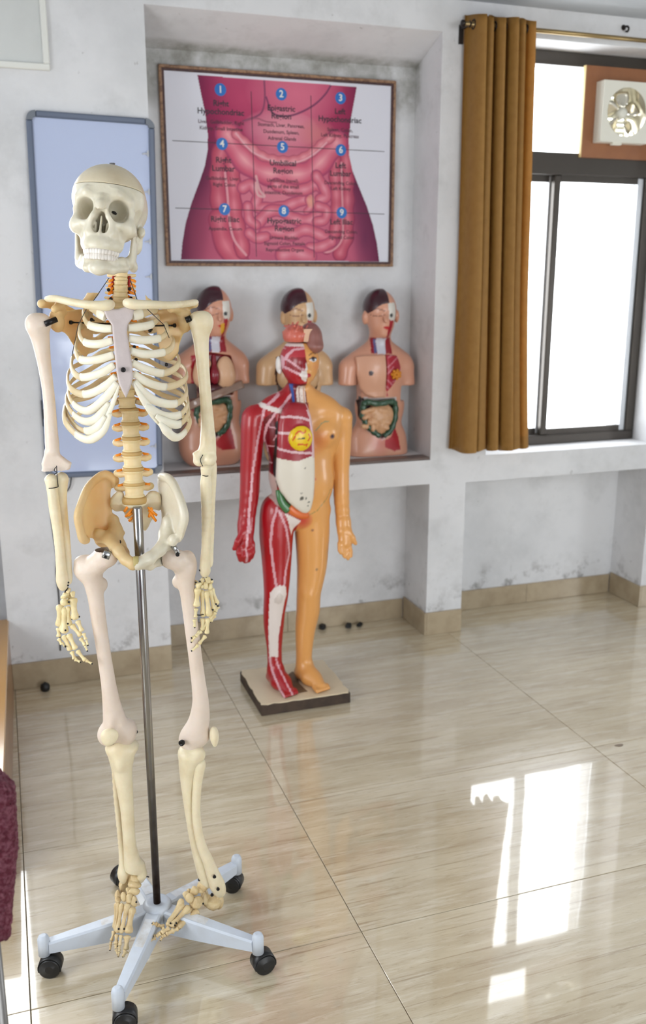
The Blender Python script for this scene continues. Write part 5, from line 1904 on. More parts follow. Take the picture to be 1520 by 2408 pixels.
# feet
aL, aR = M8(512, 1860, 0.010), M8(810, 1870, 0.010)
for a, tx_, nm in ((aL, 0.020, 'l'), (aR, 0.030, 'r')):
    f.chain([(a[0], 0.010, a[2]), (a[0] + 0.004, 0.0, ZT + 0.050)], [0.0250, 0.028], 0.02)
    f.chain([(a[0] - 0.002, 0.030, ZT + 0.020), (a[0] + tx_ * 0.4, -0.045, ZT + 0.026), (a[0] + tx_, -0.105, ZT + 0.015)], [0.023, 0.026, 0.017], 0.025, flat=((1, 0, 0), 1.25))
    f.chain([(a[0] + 0.002, 0.0, ZT + 0.055), (a[0] + tx_ * 0.8, -0.075, ZT + 0.022)], [0.024, 0.018], 0.02)
    for t in range(5):
        s_ = -1 if nm == 'r' else 1
        bx = a[0] + tx_ + (t - 2) * 0.0125
        ln = (0.040, 0.038, 0.034, 0.028, 0.020)[t if nm == 'r' else 4 - t] if False else (0.040, 0.037, 0.033, 0.028, 0.022)[t]
        f.chain([(bx, -0.100, ZT + 0.013), (bx + 0.002, -0.100 - ln * 0.8, ZT + 0.0095)], [0.0090, 0.0072 if t else 0.0088], 0.004)
sl, W_ = f.win((-0.3, -0.3, 0), (0.3, 0.3, ZT + 0.02))
f.put(sl, (ZT + 0.001 - W_[2]) + 0 * W_[0] + 0 * W_[1], 0.0, '&')
# hands
pL, pR = M8(215, 470, -0.036), M8(1240, 470, -0.040)
f.chain([M8(222, 330, -0.022), M8(212, 430, -0.034), M8(215, 560, -0.042)], [0.0215, 0.024, 0.024], 0.010, flat=((1, 0, 0), 1.15))
f.chain([M8(1218, 330, -0.024), M8(1228, 430, -0.036), M8(1235, 560, -0.048)], [0.0200, 0.0200, 0.0200], 0.010, flat=((1, 0, 0), 1.3))
for (x0, y0, x1, y1, x2, y2) in ((150, 570, 140, 660, 155, 730), (195, 580, 190, 690, 205, 745), (240, 580, 238, 680, 240, 735), (278, 560, 280, 650, 270, 700)):
    f.chain([M8(x0, y0, -0.044), M8(x1, y1, -0.060), M8(x2, y2, -0.046)], [0.0110, 0.0105, 0.0090], 0.003)
f.chain([M8(185, 430, -0.044), M8(125, 540, -0.062), M8(92, 615, -0.060)], [0.013, 0.0100, 0.0082], 0.006)
for (x0, y0, x1, y1, x2, y2) in ((1180, 560, 1180, 630, 1195, 660), (1208, 590, 1218, 660, 1232, 700), (1242, 600, 1255, 670, 1266, 718), (1278, 590, 1290, 640, 1296, 690)):
    f.chain([M8(x0, y0, -0.052), M8(x1, y1, -0.062), M8(x2, y2, -0.066)], [0.0098, 0.0088, 0.0072], 0.002)
f.chain([M8(1270, 440, -0.048), M8(1312, 500, -0.058), M8(1342, 560, -0.062)], [0.0130, 0.0102, 0.0080], 0.006)
me = f.mesh('body', 2)
V = verts_of(me)
x, y, z = V[:, 0], V[:, 1], V[:, 2]


def pts7(l, d=-0.07): return [tuple(M7(a, b, d)[[0, 2]]) for a, b in l]
def pts8(l, d=-0.05): return [tuple(M8(a, b, d)[[0, 2]]) for a, b in l]


skin, red, dred, wht = np.array((222, 158, 88)), np.array((166, 14, 26)), np.array((112, 10, 24)), np.array((226, 214, 208))
pkw = np.array((214, 160, 168))
xc = np.interp(z, [M8(700, 330)[2], M7(950, 1900, -0.08)[2], M7(950, 1300, -0.08)[2], M7(885, 900, -0.05)[2], M7(885, 500, -0.08)[2]],
               [M8(735, 330, -0.05)[0], M7(965, 1900, -0.085)[0], M7(958, 1300, -0.08)[0], M7(890, 900, -0.05)[0], M7(884, 500, -0.085)[0]])
left = x < xc
c = np.where(left[:, None], red, skin)


def fill(mask, col, a=1.0):
    c[mask] = c[mask] * (1 - a) + np.array(col) * a


front = y < 0.035
fr2 = front & left
fill(fr2 & in_poly(x, z, pts7([(440, 1100), (560, 1000), (560, 1720), (500, 1640), (480, 1400)])), dred)
fill(fr2 & in_poly(x, z, pts7([(548, 1120), (590, 1100), (590, 1880), (552, 1800), (545, 1500)], -0.06)), (26, 8, 12))  # shade of the gap beside the organ panel, painted as a near-black strip
fill(fr2 & in_poly(x, z, pts7([(720, 700), (890, 690), (900, 930), (700, 930)], -0.045)), dred)
fill(fr2 & in_poly(x, z, pts7([(590, 265), (870, 265), (885, 460), (840, 500), (690, 440), (600, 460)])), (178, 40, 52))
fill(fr2 & (z < M7(0, 420)[2]) & (z > M7(0, 640)[2]) & in_poly(x, z, pts7([(690, 450), (850, 330), (880, 480), (820, 620), (690, 540)])), (140, 6, 22))
for l, w, col in (([(430, 975), (360, 1300), (300, 1700), (262, 2100), (255, 2300)], 0.0042, pkw), ([(540, 1010), (462, 1150), (440, 1300), (482, 1450)], 0.0040, pkw), ([(412, 940), (500, 975), (615, 1000)], 0.0085, wht),
                  ([(650, 700), (600, 830), (470, 935)], 0.0040, pkw), ([(725, 820), (640, 920), (590, 965)], 0.0042, pkw), ([(470, 1165), (535, 1180)], 0.0022, pkw), ([(530, 1265), (555, 1250), (520, 1310)], 0.0016, pkw), ([(470, 1385), (525, 1380)], 0.0022, pkw), ([(475, 1570), (525, 1570)], 0.0022, pkw),
                  ([(622, 270), (660, 450), (655, 560)], 0.0042, pkw), ([(690, 270), (690, 330)], 0.002, pkw), ([(672, 445), (700, 385), (750, 335), (865, 312)], 0.0036, pkw), ([(862, 300), (878, 400), (880, 480)], 0.0045, pkw), ([(680, 440), (820, 552)], 0.0036, pkw), ([(610, 530), (670, 530), (830, 620)], 0.0042, pkw)):
    P_ = pts7(l, -0.06 if max(q[1] for q in l) < 700 else -0.045)
    fill(fr2 & (seg_dist(x, z, P_) < w), col)
fill(fr2 & in_poly(x, z, pts7([(868, 470), (892, 500), (892, 690), (845, 665), (812, 605), (840, 560)], -0.085)), wht)
fill(left & (z > M7(700, 290)[2]), wht)
fill(front & (seg_dist(x, z, pts7([(735, 720), (742, 900)], -0.045)) < 0.0045), (28, 74, 150))
fill(front & in_poly(x, z, pts7([(780, 725), (868, 720), (862, 915), (775, 910)], -0.045)), (222, 206, 196))
for xx in (800, 832):
    fill(front & (seg_dist(x, z, pts7([(xx, 740), (xx, 900)], -0.045)) < 0.0016), (168, 120, 104))
fill(front & (seg_dist(x, z, pts7([(850, 730), (850, 910)], -0.045)) < 0.003), (196, 140, 104))
fill(fr2 & in_poly(x, z, pts7([(490, 1660), (560, 1730), (580, 1880), (660, 2070), (560, 2020), (450, 1890)], -0.05)), (206, 178, 170))
legm = z < M8(0, 60)[2]
fill(fr2 & in_poly(x, z, pts8([(600, 235), (770, 315), (715, 380), (685, 480), (640, 330)])), wht)
for l, w in (([(530, 190), (482, 350), (465, 550), (490, 750), (525, 1000)], 0.0042), ([(548, 220), (620, 400), (650, 550), (668, 680)], 0.0042), ([(660, 690), (622, 850), (606, 1000)], 0.0040), ([(490, 1780), (512, 1950), (556, 2110)], 0.0034), ([(548, 1780), (600, 1960), (662, 2105)], 0.0034), ([(270, 0), (245, 300), (205, 600), (215, 740)], 0.0036)):
    fill(fr2 & legm & (seg_dist(x, z, pts8(l)) < w), pkw)
fill(fr2 & in_poly(x, z, pts8([(505, 1020), (560, 990), (625, 1000), (640, 1090), (615, 1160), (600, 1300), (562, 1550), (572, 1770), (520, 1755), (485, 1775), (465, 1450), (465, 1200), (470, 1080)])), wht)
kn = in_poly(x, z, pts8([(505, 1130), (555, 1060), (600, 1100), (585, 1170), (545, 1190), (512, 1170)]))
fill(fr2 & kn, (186, 172, 162), 0.5)
# skin side details
sk2 = front & ~left


def blot(cx, cy, r, col, a, fn=M7, d=-0.07):
    p = fn(cx, cy, d)
    k = np.clip(1 - np.hypot(x - p[0], z - p[2]) / r, 0, 1)
    k = np.where(sk2, k, 0) ** 0.8 * a
    c[:] = c * (1 - k[:, None]) + np.array(col) * k[:, None]


blot(1000, 1330, 0.050, (206, 92, 44), 0.45)
blot(960, 1730, 0.006, (190, 40, 20), 0.9)
blot(830, 2180, 0.040, (190, 40, 40), 0.8, M7, -0.06)
blot(1160, 1272, 0.0105, (70, 40, 52), 1.6, M7, -0.075)
blot(905, 430, 0.006, (100, 60, 60), 1, M8)
blot(955, 840, 0.006, (100, 80, 60), 1, M8)
fill(sk2 & (seg_dist(x, z, pts7([(980, 1210), (1040, 1140), (1085, 1115), (1130, 1112)])) < 0.0018), (140, 146, 116), 0.7)
fill(sk2 & (seg_dist(x, z, pts7([(900, 2130), (1000, 2080), (1110, 1960), (1160, 1850)], -0.075)) < 0.0016), (120, 120, 70), 0.6)
# face
fill(sk2 & in_poly(x, z, pts7([(884, 592), (905, 585), (945, 615), (905, 638), (884, 632)], -0.083)), (178, 16, 22))
fill(sk2 & (seg_dist(x, z, pts7([(915, 395), (955, 372), (1005, 380)], -0.083)) < 0.0021), (112, 66, 44), 0.8)
fill(sk2 & in_poly(x, z, pts7([(915, 440), (950, 418), (995, 432), (1000, 448), (960, 468), (920, 456)], -0.075)), (226, 226, 232))
fill(sk2 & (seg_dist(x, z, pts7([(910, 438), (950, 415), (1000, 430)], -0.075)) < 0.0020), (54, 34, 50))
p = M7(957, 440, -0.08)
fill(sk2 & (np.hypot(x - p[0], z - p[2]) < 0.0062), (40, 30, 40))
blot(990, 520, 0.022, (216, 132, 80), 0.5)
paint(me, c)
link_mesh('body', me, PAINT, man)

# ear, brain and hair cap
G().ball(M7(578, 495, 0.012), (0.010, 0.018, 0.030)).ball(M7(590, 560, 0.008), (0.008, 0.012, 0.012)).build('ear', material('white_enamel_ear', (226, 220, 214), 0.35), man)
f = Field((-0.09, -0.10, 1.26), (0.10, 0.10, 1.43), 0.003)
f.ell(M7(752, 180, 0.0), (0.0400, 0.062, 0.038), 0)
rs = np.random.RandomState(3)
for i in range(40):
    a, b = rs.uniform(0, 2 * math.pi), rs.uniform(0.1, 1.3)
    q = M7(752, 180, 0.0) + np.array([0.038 * math.sin(b) * math.cos(a), 0.060 * math.sin(b) * math.sin(a), 0.036 * math.cos(b)])
    q2 = q + rs.normal(size=3) * 0.010
    f.cone(q, q2, 0.0038, 0.0038, 0.004)
zr = M7(752, 245, 0)[2]
sl, W_ = f.win((-1, -1, 0), (1, 1, zr + 0.01))
f.put(sl, (zr - W_[2]) + 0 * W_[0] + 0 * W_[1], 0, '&')
bone('brain', f, material('salmon_brain', (206, 104, 84), 0.35, noise=(20, 0.5, (186, 80, 66)), coat=0.3), man)
f = Field((-0.06, -0.12, 1.20), (0.15, 0.11, 1.43), 0.003)
f.ell(M7(925, 200, 0.0), (0.0360, 0.074, 0.052), 0)
f.ell(M7(945, 290, -0.02), (0.034, 0.068, 0.028), 0.015)
xq = M7(866, 200, -0.03)[0]
sl, W_ = f.win((-1, -1, 0), (xq + 0.02, 1, 3))
f.put(sl, (xq - W_[0]) + 0 * W_[1] + 0 * W_[2], 0, '&')
bone('hair_cap', f, material('mauve_hair_cap', (142, 92, 84), 0.35, coat=0.2), man)
G().box(M7(853, 250, -0.055), M7(862, 95, 0.04) + np.array([0.002, 0, 0])).build('brain_divider', material('divider_paint', (214, 170, 136), 0.4), man)

# the removable front organ panel
PO = [(690, 915), (800, 905), (888, 920), (930, 1050), (952, 1250), (960, 1500), (970, 1750), (966, 1950), (942, 2075), (895, 2122), (840, 2110), (770, 2060), (690, 1990), (605, 1875), (562, 1750), (564, 1560), (574, 1300), (588, 1130), (630, 1000)]
DP = -0.085
P = np.array([M7(a, b, DP)[[0, 2]] for a, b in PO])
f = Field((P[:, 0].min() - 0.02, -0.16, P[:, 1].min() - 0.02), (P[:, 0].max() + 0.02, 0.0, P[:, 1].max() + 0.02), 0.003)
xm_, zm_ = (P[:, 0].min() + P[:, 0].max()) / 2, P[:, 1]
zhi, zlo = zm_.max(), zm_.min()


def pdep(x, z):
    t = (zhi - z) / (zhi - zlo)
    return -0.066 - 0.034 * np.clip(np.sin(np.pi * np.clip(t, 0, 1) ** 0.85), 0, 1) ** 0.7 + 4.0 * (x - xm_ - 0.01) ** 2


f.slab(P, pdep, 0.016, 0, rnd=0.012)
hc = M7(808, 1285, -0.1)
f.ell((hc[0], pdep(hc[0], hc[2]) - 0.014, hc[2]), (0.043, 0.016, 0.045), 0.003)
me = f.mesh('organ_panel', 2)
V = verts_of(me)
x, y, z = V[:, 0], V[:, 1], V[:, 2]
c = np.tile(np.array((160, 28, 42.0)), (len(V), 1))
DQ = -0.10


def q7(l): return [tuple(M7(a, b, DQ)[[0, 2]]) for a, b in l]


zw = np.interp(x, [M7(580, 0, DQ)[0], M7(750, 0, DQ)[0], M7(950, 0, DQ)[0]], [M7(0, 1555, DQ)[2], M7(0, 1585, DQ)[2], M7(0, 1530, DQ)[2]])
fill(z < M7(0, 1450, DQ)[2], (150, 40, 52))
fill(z < zw, (222, 214, 200))
for l, w in (([(590, 1075), (700, 1060), (830, 1070), (930, 1105)], 0.0042), ([(570, 1240), (700, 1232)], 0.0042), ([(575, 1410), (700, 1435), (945, 1450)], 0.0042), ([(880, 920), (925, 1060), (948, 1300), (955, 1560)], 0.0058)):
    fill((seg_dist(x, z, q7(l)) < w) & (z > zw - 0.01), (214, 178, 182))
ph_ = np.hypot(x - hc[0], z - hc[2])
disc_ = (ph_ < 0.0435) & (y < pdep(x, z) - 0.008)
fill(disc_, (226, 190, 14))
for l in ([(765, 1215), (790, 1205), (815, 1225), (845, 1215), (845, 1195)], [(885, 1240), (900, 1270), (875, 1305)], [(770, 1350), (800, 1345), (840, 1350), (865, 1345), (860, 1365)], [(715, 1300), (735, 1260)], [(740, 1235), (770, 1210)]):
    fill(disc_ & (seg_dist(x, z, q7(l)) < 0.0030), (206, 84, 16))
fill(disc_ & (seg_dist(x, z, q7([(765, 1285), (835, 1280)])) < 0.0020), (60, 60, 40))
for a, b, r in ((830, 1945, 0.0075), (880, 1945, 0.004), (915, 1990, 0.0035), (905, 2030, 0.003), (855, 1610, 0.003), (820, 1890, 0.003)):
    p = M7(a, b, DQ)
    rr = np.hypot(x - p[0], z - p[2]) + 0.002 * np.sin(900 * x) * np.sin(700 * z)
    fill(rr < r, (96, 92, 84))
gl = in_poly(x, z, q7([(690, 915), (805, 905), (885, 920), (905, 985), (660, 985)]))
fill(gl, (150, 22, 34))
paint(me, c)
link_mesh('organ_panel', me, PAINT, man)
# green gall bladder edge and orange bowel below the panel
g1 = [M7(580, 1850, -0.058), M7(596, 1930, -0.064), M7(632, 2010, -0.068), M7(690, 2070, -0.070)]
G().tube(spline(g1, 5), list(np.linspace(0.012, 0.018, 16)), 12, squash=(0.6, 1.0), up=(0, 1, 0)).build('green_organ', material('green_enamel', (58, 112, 62), 0.3, coat=0.4), man)
g1 = [M7(690, 2040, -0.070), M7(760, 2100, -0.074), M7(840, 2130, -0.074), M7(900, 2125, -0.07)]
G().tube(spline(g1, 5), list(np.linspace(0.017, 0.012, 16)), 12, squash=(0.6, 1.0), up=(0, 1, 0)).build('orange_organ', material('orange_enamel', (212, 104, 44), 0.35, coat=0.2), man)

# board
bl, br_ = at_z(606, 1683) - MB, at_z(825, 1655) - MB
b_tr, b_tl = at_z(756, 1575) - MB, at_z(572, 1600) - MB
x0_, x1_ = (bl[0] + b_tl[0]) / 2, (br_[0] + b_tr[0]) / 2 + 0.004
y0_, y1_ = -0.157, 0.166
BWOOD = material('worn_dark_board', (74, 58, 46), 0.7, noise=(14, 0.8, (36, 28, 24)), bump=(30, 0.3))
G().box((x0_, y0_, 0), (x1_, y1_, ZT - 0.004), 0.002).build('board', BWOOD, man)
rs = np.random.RandomState(5)
pl = []
edges = [((x0_, y0_), (x1_, y0_)), ((x1_, y0_), (x1_, y1_)), ((x1_, y1_), (x0_, y1_)), ((x0_, y1_), (x0_, y0_))]
for (ax, ay), (bx, by) in edges:
    for t in np.linspace(0, 1, 14, endpoint=False):
        ix, iy = -(by - ay), (bx - ax)
        nl = math.hypot(ix, iy)
        dd = max(0, rs.normal() * 0.003) + (0.008 if t == 0 else 0.0)
        pl.append((ax + (bx - ax) * t + ix / nl * dd, ay + (by - ay) * t + iy / nl * dd))
CREAM = material('cream_laminate', (222, 206, 176), 0.4, noise=(9, 0.4, (206, 188, 156)))
G().prism(pl, ZT - 0.004, ZT, axis=2).build('top_sheet', CREAM, man)
st = [tuple((at_z(530 + a / 4.379, 1150 + b / 4.379, ZT) - MB)[:2]) for a, b in ((625, 1925), (690, 1880), (740, 1900), (760, 2000), (850, 2085), (740, 2105), (690, 2090), (650, 1990))]
G().prism(st, ZT, ZT + 0.0006, axis=2).build('glue_stain', material('brown_glue', (122, 98, 72), 0.6, noise=(40, 0.7, (92, 72, 52))), man)

# ================================================================== torso models in the niche
ZTOP = ZL + 0.012
SKIN = material('torso_skin', (214, 160, 128), 0.35, attr='paint', coat=0.25)


def torso(px, label, variant):
    """px: shift of this torso from the right-hand one, in niche close-up pixels"""
    YT = 3.675
    B = at_y(420 + (1232 + px[0]) / 2.6207, 650 + 1100 / 2.6207, YT)
    B = np.array([B[0], YT, ZTOP])
    root = tag(empty('torso_model', tuple(B)), label, 'torso')
    dx = px[0]

    def Q(x, y, d=0.0):
        p = at_y(420 + (x + dx) / 2.6207, 650 + (y + px[1]) / 2.6207, YT + d) - B
        return p

    f = Field((-0.19, -0.125, -0.002), (0.19, 0.09, 0.735), 0.0042)
    f.ell(Q(1243, 210, 0.0), (0.067, 0.078, 0.084), 0)
    f.ell(Q(1250, 300, -0.018), (0.052, 0.052, 0.050), 0.02)
    f.ell(Q(1262, 355, -0.045), (0.020, 0.018, 0.014), 0.015)
    f.chain([Q(1275, 240, -0.078), Q(1280, 275, -0.090)], [0.007, 0.010], 0.010)
    f.ell(Q(1150, 255, 0.0), (0.012, 0.016, 0.028), 0.008)
    f.ell(Q(1345, 245, 0.0), (0.010, 0.016, 0.028), 0.008)
    f.chain([Q(1240, 380, 0.01), Q(1236, 480, 0.01)], [0.045, 0.052], 0.03)
    for sx_ in (1105, 1370):
        f.chain([Q(1238, 430, 0.018), Q(sx_, 515, 0.014)], [0.036, 0.036], 0.03)
    f.ell(Q(1240, 620, 0.0), (0.114, 0.066, 0.120), 0.03)
    f.chain([Q(1080, 545, 0.01), Q(1180, 500, 0.01), Q(1300, 500, 0.01), Q(1385, 545, 0.01)], [0.040, 0.046, 0.046, 0.040], 0.03)
    f.chain([Q(1050, 565, 0.0), Q(1042, 650, -0.004)], [0.044, 0.040], 0.02)
    f.chain([Q(1395, 565, 0.0), Q(1408, 650, -0.004)], [0.038, 0.034], 0.02)
    f.ell(Q(1240, 800, 0.0), (0.112, 0.060, 0.130), 0.03)
    f.ell(Q(1226, 1020, 0.0), (0.134, 0.066, 0.120), 0.03)
    f.chain([Q(1130, 1085, 0.0), Q(1325, 1085, 0.0)], [0.058, 0.058], 0.03)
    for xx, s_ in ((1050, 1), (1405, 1)):
        za = Q(xx, 668)[2]
        x_ = Q(1112, 0)[0] if xx < 1200 else Q(1372, 0)[0]
        lo_, hi_ = ((-1, -1, za - 0.06), (x_, 1, za)) if xx < 1200 else ((x_, -1, za - 0.06), (1, 1, za))
        sl, W_ = f.win(lo_, hi_)
        if sl: f.put(sl, (za - W_[2]) + 0 * W_[0] + 0 * W_[1], 0.0, '&')
    sl, W_ = f.win((-1, -1, -1), (1, 1, 0.02))
    f.put(sl, (0.0005 - W_[2]) + 0 * W_[0] + 0 * W_[1], 0.0, '&')
    # opening of the belly
    op = [(1122, 745), (1180, 760), (1340, 752), (1348, 870), (1322, 950), (1255, 1000), (1180, 950), (1130, 870)]
    D0 = -0.06
    opp = [tuple(Q(a, b, D0)[[0, 2]]) for a, b in op]
    f.slab(opp, -0.085, 0.050, 0.003, '-', rnd=0.004)
    if variant != 'plate':
        ch = [(1120, 500), (1220, 480), (1350, 500), (1375, 600), (1360, 740), (1130, 740), (1108, 600)]
        f.slab([tuple(Q(a, b, D0)[[0, 2]]) for a, b in ch], -0.090, 0.052, 0.003, '-', rnd=0.004)
    me = f.mesh('body', 2)
    V = verts_of(me)
    x, y, z = V[:, 0], V[:, 1], V[:, 2]
    base = {'plate': (214, 156, 130), 'open': (206, 148, 122), 'worn': (204, 164, 122)}[variant]
    c = np.tile(np.array(base, float), (len(V), 1))

    def q(l, d=-0.06): return [tuple(Q(a, b, d)[[0, 2]]) for a, b in l]

    def fl(mask, col, a=1.0): c[mask] = c[mask] * (1 - a) + np.array(col) * a

    fr = y < 0.02
    dp = -0.075
    # exposed half of the face
    fl(fr & in_poly(x, z, q([(1292, 165), (1345, 160), (1352, 260), (1330, 290), (1300, 262)], dp)), (222, 218, 210))
    p = Q(1315, 240, dp)
    fl(fr & (np.hypot(x - p[0], z - p[2]) < 0.0080), (50, 56, 60))
    fl(fr & in_poly(x, z, q([(1305, 268), (1335, 275), (1330, 300), (1312, 380), (1305, 480), (1290, 470), (1296, 350)], dp)), (168, 24, 40))
    fl(fr & in_poly(x, z, q([(1262, 312), (1290, 306), (1304, 318), (1288, 332)], -0.072)), (190, 16, 30))
    if variant == 'open':
        fl(fr & in_poly(x, z, q([(1284, 300), (1310, 300), (1310, 350), (1290, 370), (1282, 340)], -0.07)), (214, 158, 30))
    fl(fr & (seg_dist(x, z, q([(1195, 215), (1230, 198), (1270, 212)], dp)) < 0.0020), (120, 70, 58), 0.8)
    fl(fr & (seg_dist(x, z, q([(1205, 240), (1235, 248), (1268, 238)], dp)) < 0.0014), (120, 70, 58), 0.8)
    # neck window
    fl(fr & in_poly(x, z, q([(1205, 378), (1312, 378), (1315, 475), (1185, 475)], -0.04)), (150, 20, 36))
    fl(fr & in_poly(x, z, q([(1228, 380), (1282, 380), (1275, 478), (1225, 478)], -0.045)), (206, 204, 214))
    fl(fr & in_poly(x, z, q([(1215, 390), (1226, 385), (1222, 475), (1208, 475)], -0.045)), (92, 92, 140))
    # inside of the cavities
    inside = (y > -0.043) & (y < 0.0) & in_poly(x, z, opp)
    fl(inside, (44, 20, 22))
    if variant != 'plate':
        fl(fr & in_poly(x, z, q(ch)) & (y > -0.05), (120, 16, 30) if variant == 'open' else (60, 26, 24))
    rim = fr & (seg_dist(x, z, opp + opp[:1]) < 0.006) & (y < -0.035)
    fl(rim, (218, 208, 206))
    # red patch of muscle at the lower right
    fl(fr & in_poly(x, z, q([(1340, 925), (1362, 1000), (1370, 1065), (1330, 1075), (1268, 1050), (1268, 1010), (1310, 990)])), (170, 22, 36))
    if variant == 'open':
        fl(fr & in_poly(x, z, q([(1105, 500), (1140, 500), (1118, 700), (1130, 860), (1110, 840)])), (160, 20, 38))
        fl(fr & in_poly(x, z, q([(1345, 930), (1375, 1075), (1290, 1080), (1240, 1040)])), (158, 20, 32))
    p = Q(1245, 985, -0.06)
    k = np.clip(1 - np.hypot(x - p[0], z - p[2] + 0.03) / 0.06, 0, 1) * fr * 0.5
    c = c * (1 - k[:, None]) + np.array((200, 90, 84)) * k[:, None]
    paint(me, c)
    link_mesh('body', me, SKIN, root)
    # hair on the viewer's left half of the head
    f = Field((-0.10, -0.12, 0.48), (0.08, 0.11, 0.76), 0.004)
    f.ell(Q(1243, 195, 0.004), (0.0715, 0.0815, 0.0800), 0)
    f.ell(Q(1296, 300, -0.075), (0.074, 0.075, 0.086), 0.006, '-')
    zc_ = Q(0, 258)[2]
    sl, W_ = f.win((-1, -1, -1), (1, 1, 9))
    f.put(sl, np.maximum(W_[0] - Q(1286, 0, -0.04)[0] + 0 * W_[2] + 0 * W_[1], zc_ - W_[2] - 0.2 * (W_[1] + 0.0)), 0.0, '&')
    bone('hair', f, HAIR, root)
    # guts
    cg = [Q(1135, 870, -0.055), Q(1140, 800, -0.060), Q(1160, 775, -0.066), Q(1235, 785, -0.070), Q(1310, 772, -0.066), Q(1335, 790, -0.058), Q(1335, 870, -0.056), Q(1310, 945, -0.056), Q(1265, 985, -0.056)]
    cg2 = [Q(1138, 850, -0.055), Q(1158, 910, -0.056), Q(1200, 955, -0.056), Q(1240, 985, -0.056)]
    g = G()
    for l in (cg, cg2):
        S_ = spline(l, 6)
        rr = 0.0125 + 0.0016 * np.sin(np.arange(len(S_)) * 1.6)
        g.tube(S_, list(rr), 10)
    g.build('colon', GREEN, root)
    rs = np.random.RandomState(int(abs(px[0])) + 1)
    f = Field(Q(1135, 980, -0.11) - 0.01, Q(1335, 790, -0.02) + 0.01, 0.0035)
    f.ell(Q(1242, 860, -0.050), (0.064, 0.024, 0.058), 0)
    f.ell(Q(1245, 930, -0.050), (0.030, 0.020, 0.030), 0.01)
    for i in range(16):
        q0 = Q(1165 + (i % 4) * 40 + rs.uniform(-12, 12), 825 + (i // 4) * 36 + rs.uniform(-8, 8), -0.064)
        q1 = q0 + np.array([rs.uniform(-0.018, 0.018), -0.002, rs.uniform(-0.010, 0.010)])
        f.cone(q0, q1, 0.0105, 0.0105, 0.006)
    bone('small_intestine', f, GUT, root)
    if variant == 'plate':
        pl_ = [(1108, 500), (1160, 488), (1280, 482), (1282, 745), (1215, 752), (1165, 735), (1130, 690), (1112, 610)]
        mu_ = [(1283, 482), (1365, 490), (1398, 570), (1395, 650), (1360, 715), (1320, 750), (1285, 746)]
        for l, nm in ((pl_, 'breast_plate'), (mu_, 'rib_plate')):
            Pq = np.array(q(l, -0.075))
            f = Field((Pq[:, 0].min() - 0.02, -0.13, Pq[:, 1].min() - 0.02), (Pq[:, 0].max() + 0.02, -0.01, Pq[:, 1].max() + 0.02), 0.0035)
            xm = Q(1245, 0, -0.07)[0]
            zc0, zc1 = Q(0, 480)[2], Q(0, 750)[2]
            f.slab(Pq, lambda x, z: -0.060 - 0.018 * np.sin(np.pi * np.clip((zc0 - z) / (zc0 - zc1), 0, 1)) + 3.5 * (x - xm) ** 2, 0.009, 0, rnd=0.006)
            m2 = f.mesh(nm, 2)
            v = verts_of(m2)
            cc = np.tile(np.array((216, 162, 134.0) if nm == 'breast_plate' else (176, 36, 56.0)), (len(v), 1))
            if nm == 'breast_plate':
                p = Q(1190, 597, -0.085)
                cc[np.hypot(v[:, 0] - p[0], v[:, 2] - p[2]) < 0.010] = (58, 40, 48)
            else:
                for a_, b_ in (((1290, 560), (1370, 500)), ((1290, 600), (1330, 560)), ((1290, 640), (1390, 720)), ((1290, 680), (1350, 735)), ((1300, 500), (1340, 480)), ((1380, 600), (1395, 560)), ((1330, 650), (1395, 640))):
                    cc[seg_dist(v[:, 0], v[:, 2], q([a_, b_], -0.08)) < 0.0032] = (206, 120, 132)
                cc[np.abs(v[:, 0] - Q(1287, 0, -0.08)[0]) < 0.003] = (214, 170, 180)
            paint(m2, cc)
            link_mesh(nm, m2, SKIN, root)
        g = G()
        for i in range(14):
            a = 2 * math.pi * i / 7 + (0.4 if i > 6 else 0)
            r_ = 0.018 if i > 6 else 0.009
            g.ball(Q(1345, 605, -0.083) + np.array([r_ * math.cos(a), 0.004 if i > 6 else 0, r_ * math.sin(a) * 0.9]), 0.0075, 8, 6)
        g.build('gland', material('orange_gland', (216, 138, 30), 0.4), root)
    else:
        lung = material('tan_lung' if variant == 'open' else 'brown_lung', (222, 178, 142) if variant == 'open' else (196, 158, 118), 0.4, coat=0.2)
        for (a, b, r_) in ((1175, 590, (0.036, 0.030, 0.062)), (1310, 595, (0.036, 0.030, 0.060))):
            f = Field(Q(a, b, -0.055) - 0.09, Q(a, b, -0.055) + 0.09, 0.004)
            f.ell(Q(a, b, -0.052), r_, 0)
            f.ell(Q(a, b + 40, -0.050), (r_[0] * 1.1, r_[1], r_[2] * 0.7), 0.02)
            f.ell(Q(1240, 640, -0.07), (0.022, 0.05, 0.055), 0.01, '-')
            bone('lung', f, lung, root)
        f = Field(Q(1240, 600, -0.06) - 0.10, Q(1240, 600, -0.06) + 0.10, 0.004)
        f.ell(Q(1245, 620, -0.062), (0.020, 0.022, 0.036), 0)
        f.chain([Q(1242, 590, -0.055), Q(1240, 500, -0.045)], [0.012, 0.009], 0.01)
        bone('heart', f, material('crimson_heart', (128, 12, 36), 0.3, coat=0.4), root)
        if variant == 'open':
            pts = [Q(1080, 815, -0.055), Q(1130, 790, -0.076), Q(1200, 760, -0.083), Q(1290, 725, -0.082), Q(1350, 700, -0.070), Q(1420, 672, -0.050)]
            G().tube(spline(pts, 5), 0.016, 8, squash=(1.0, 0.12)).build('tape', material('brown_parcel_tape', (150, 122, 106), 0.25, coat=0.5), root)
            f = Field(Q(1240, 720, -0.06) - 0.09, Q(1240, 720, -0.06) + 0.09, 0.004)
            f.ell(Q(1225, 705, -0.050), (0.060, 0.026, 0.022), 0)
            bone('liver', f, material('dark_liver', (84, 40, 44), 0.3, coat=0.3), root)
    return root


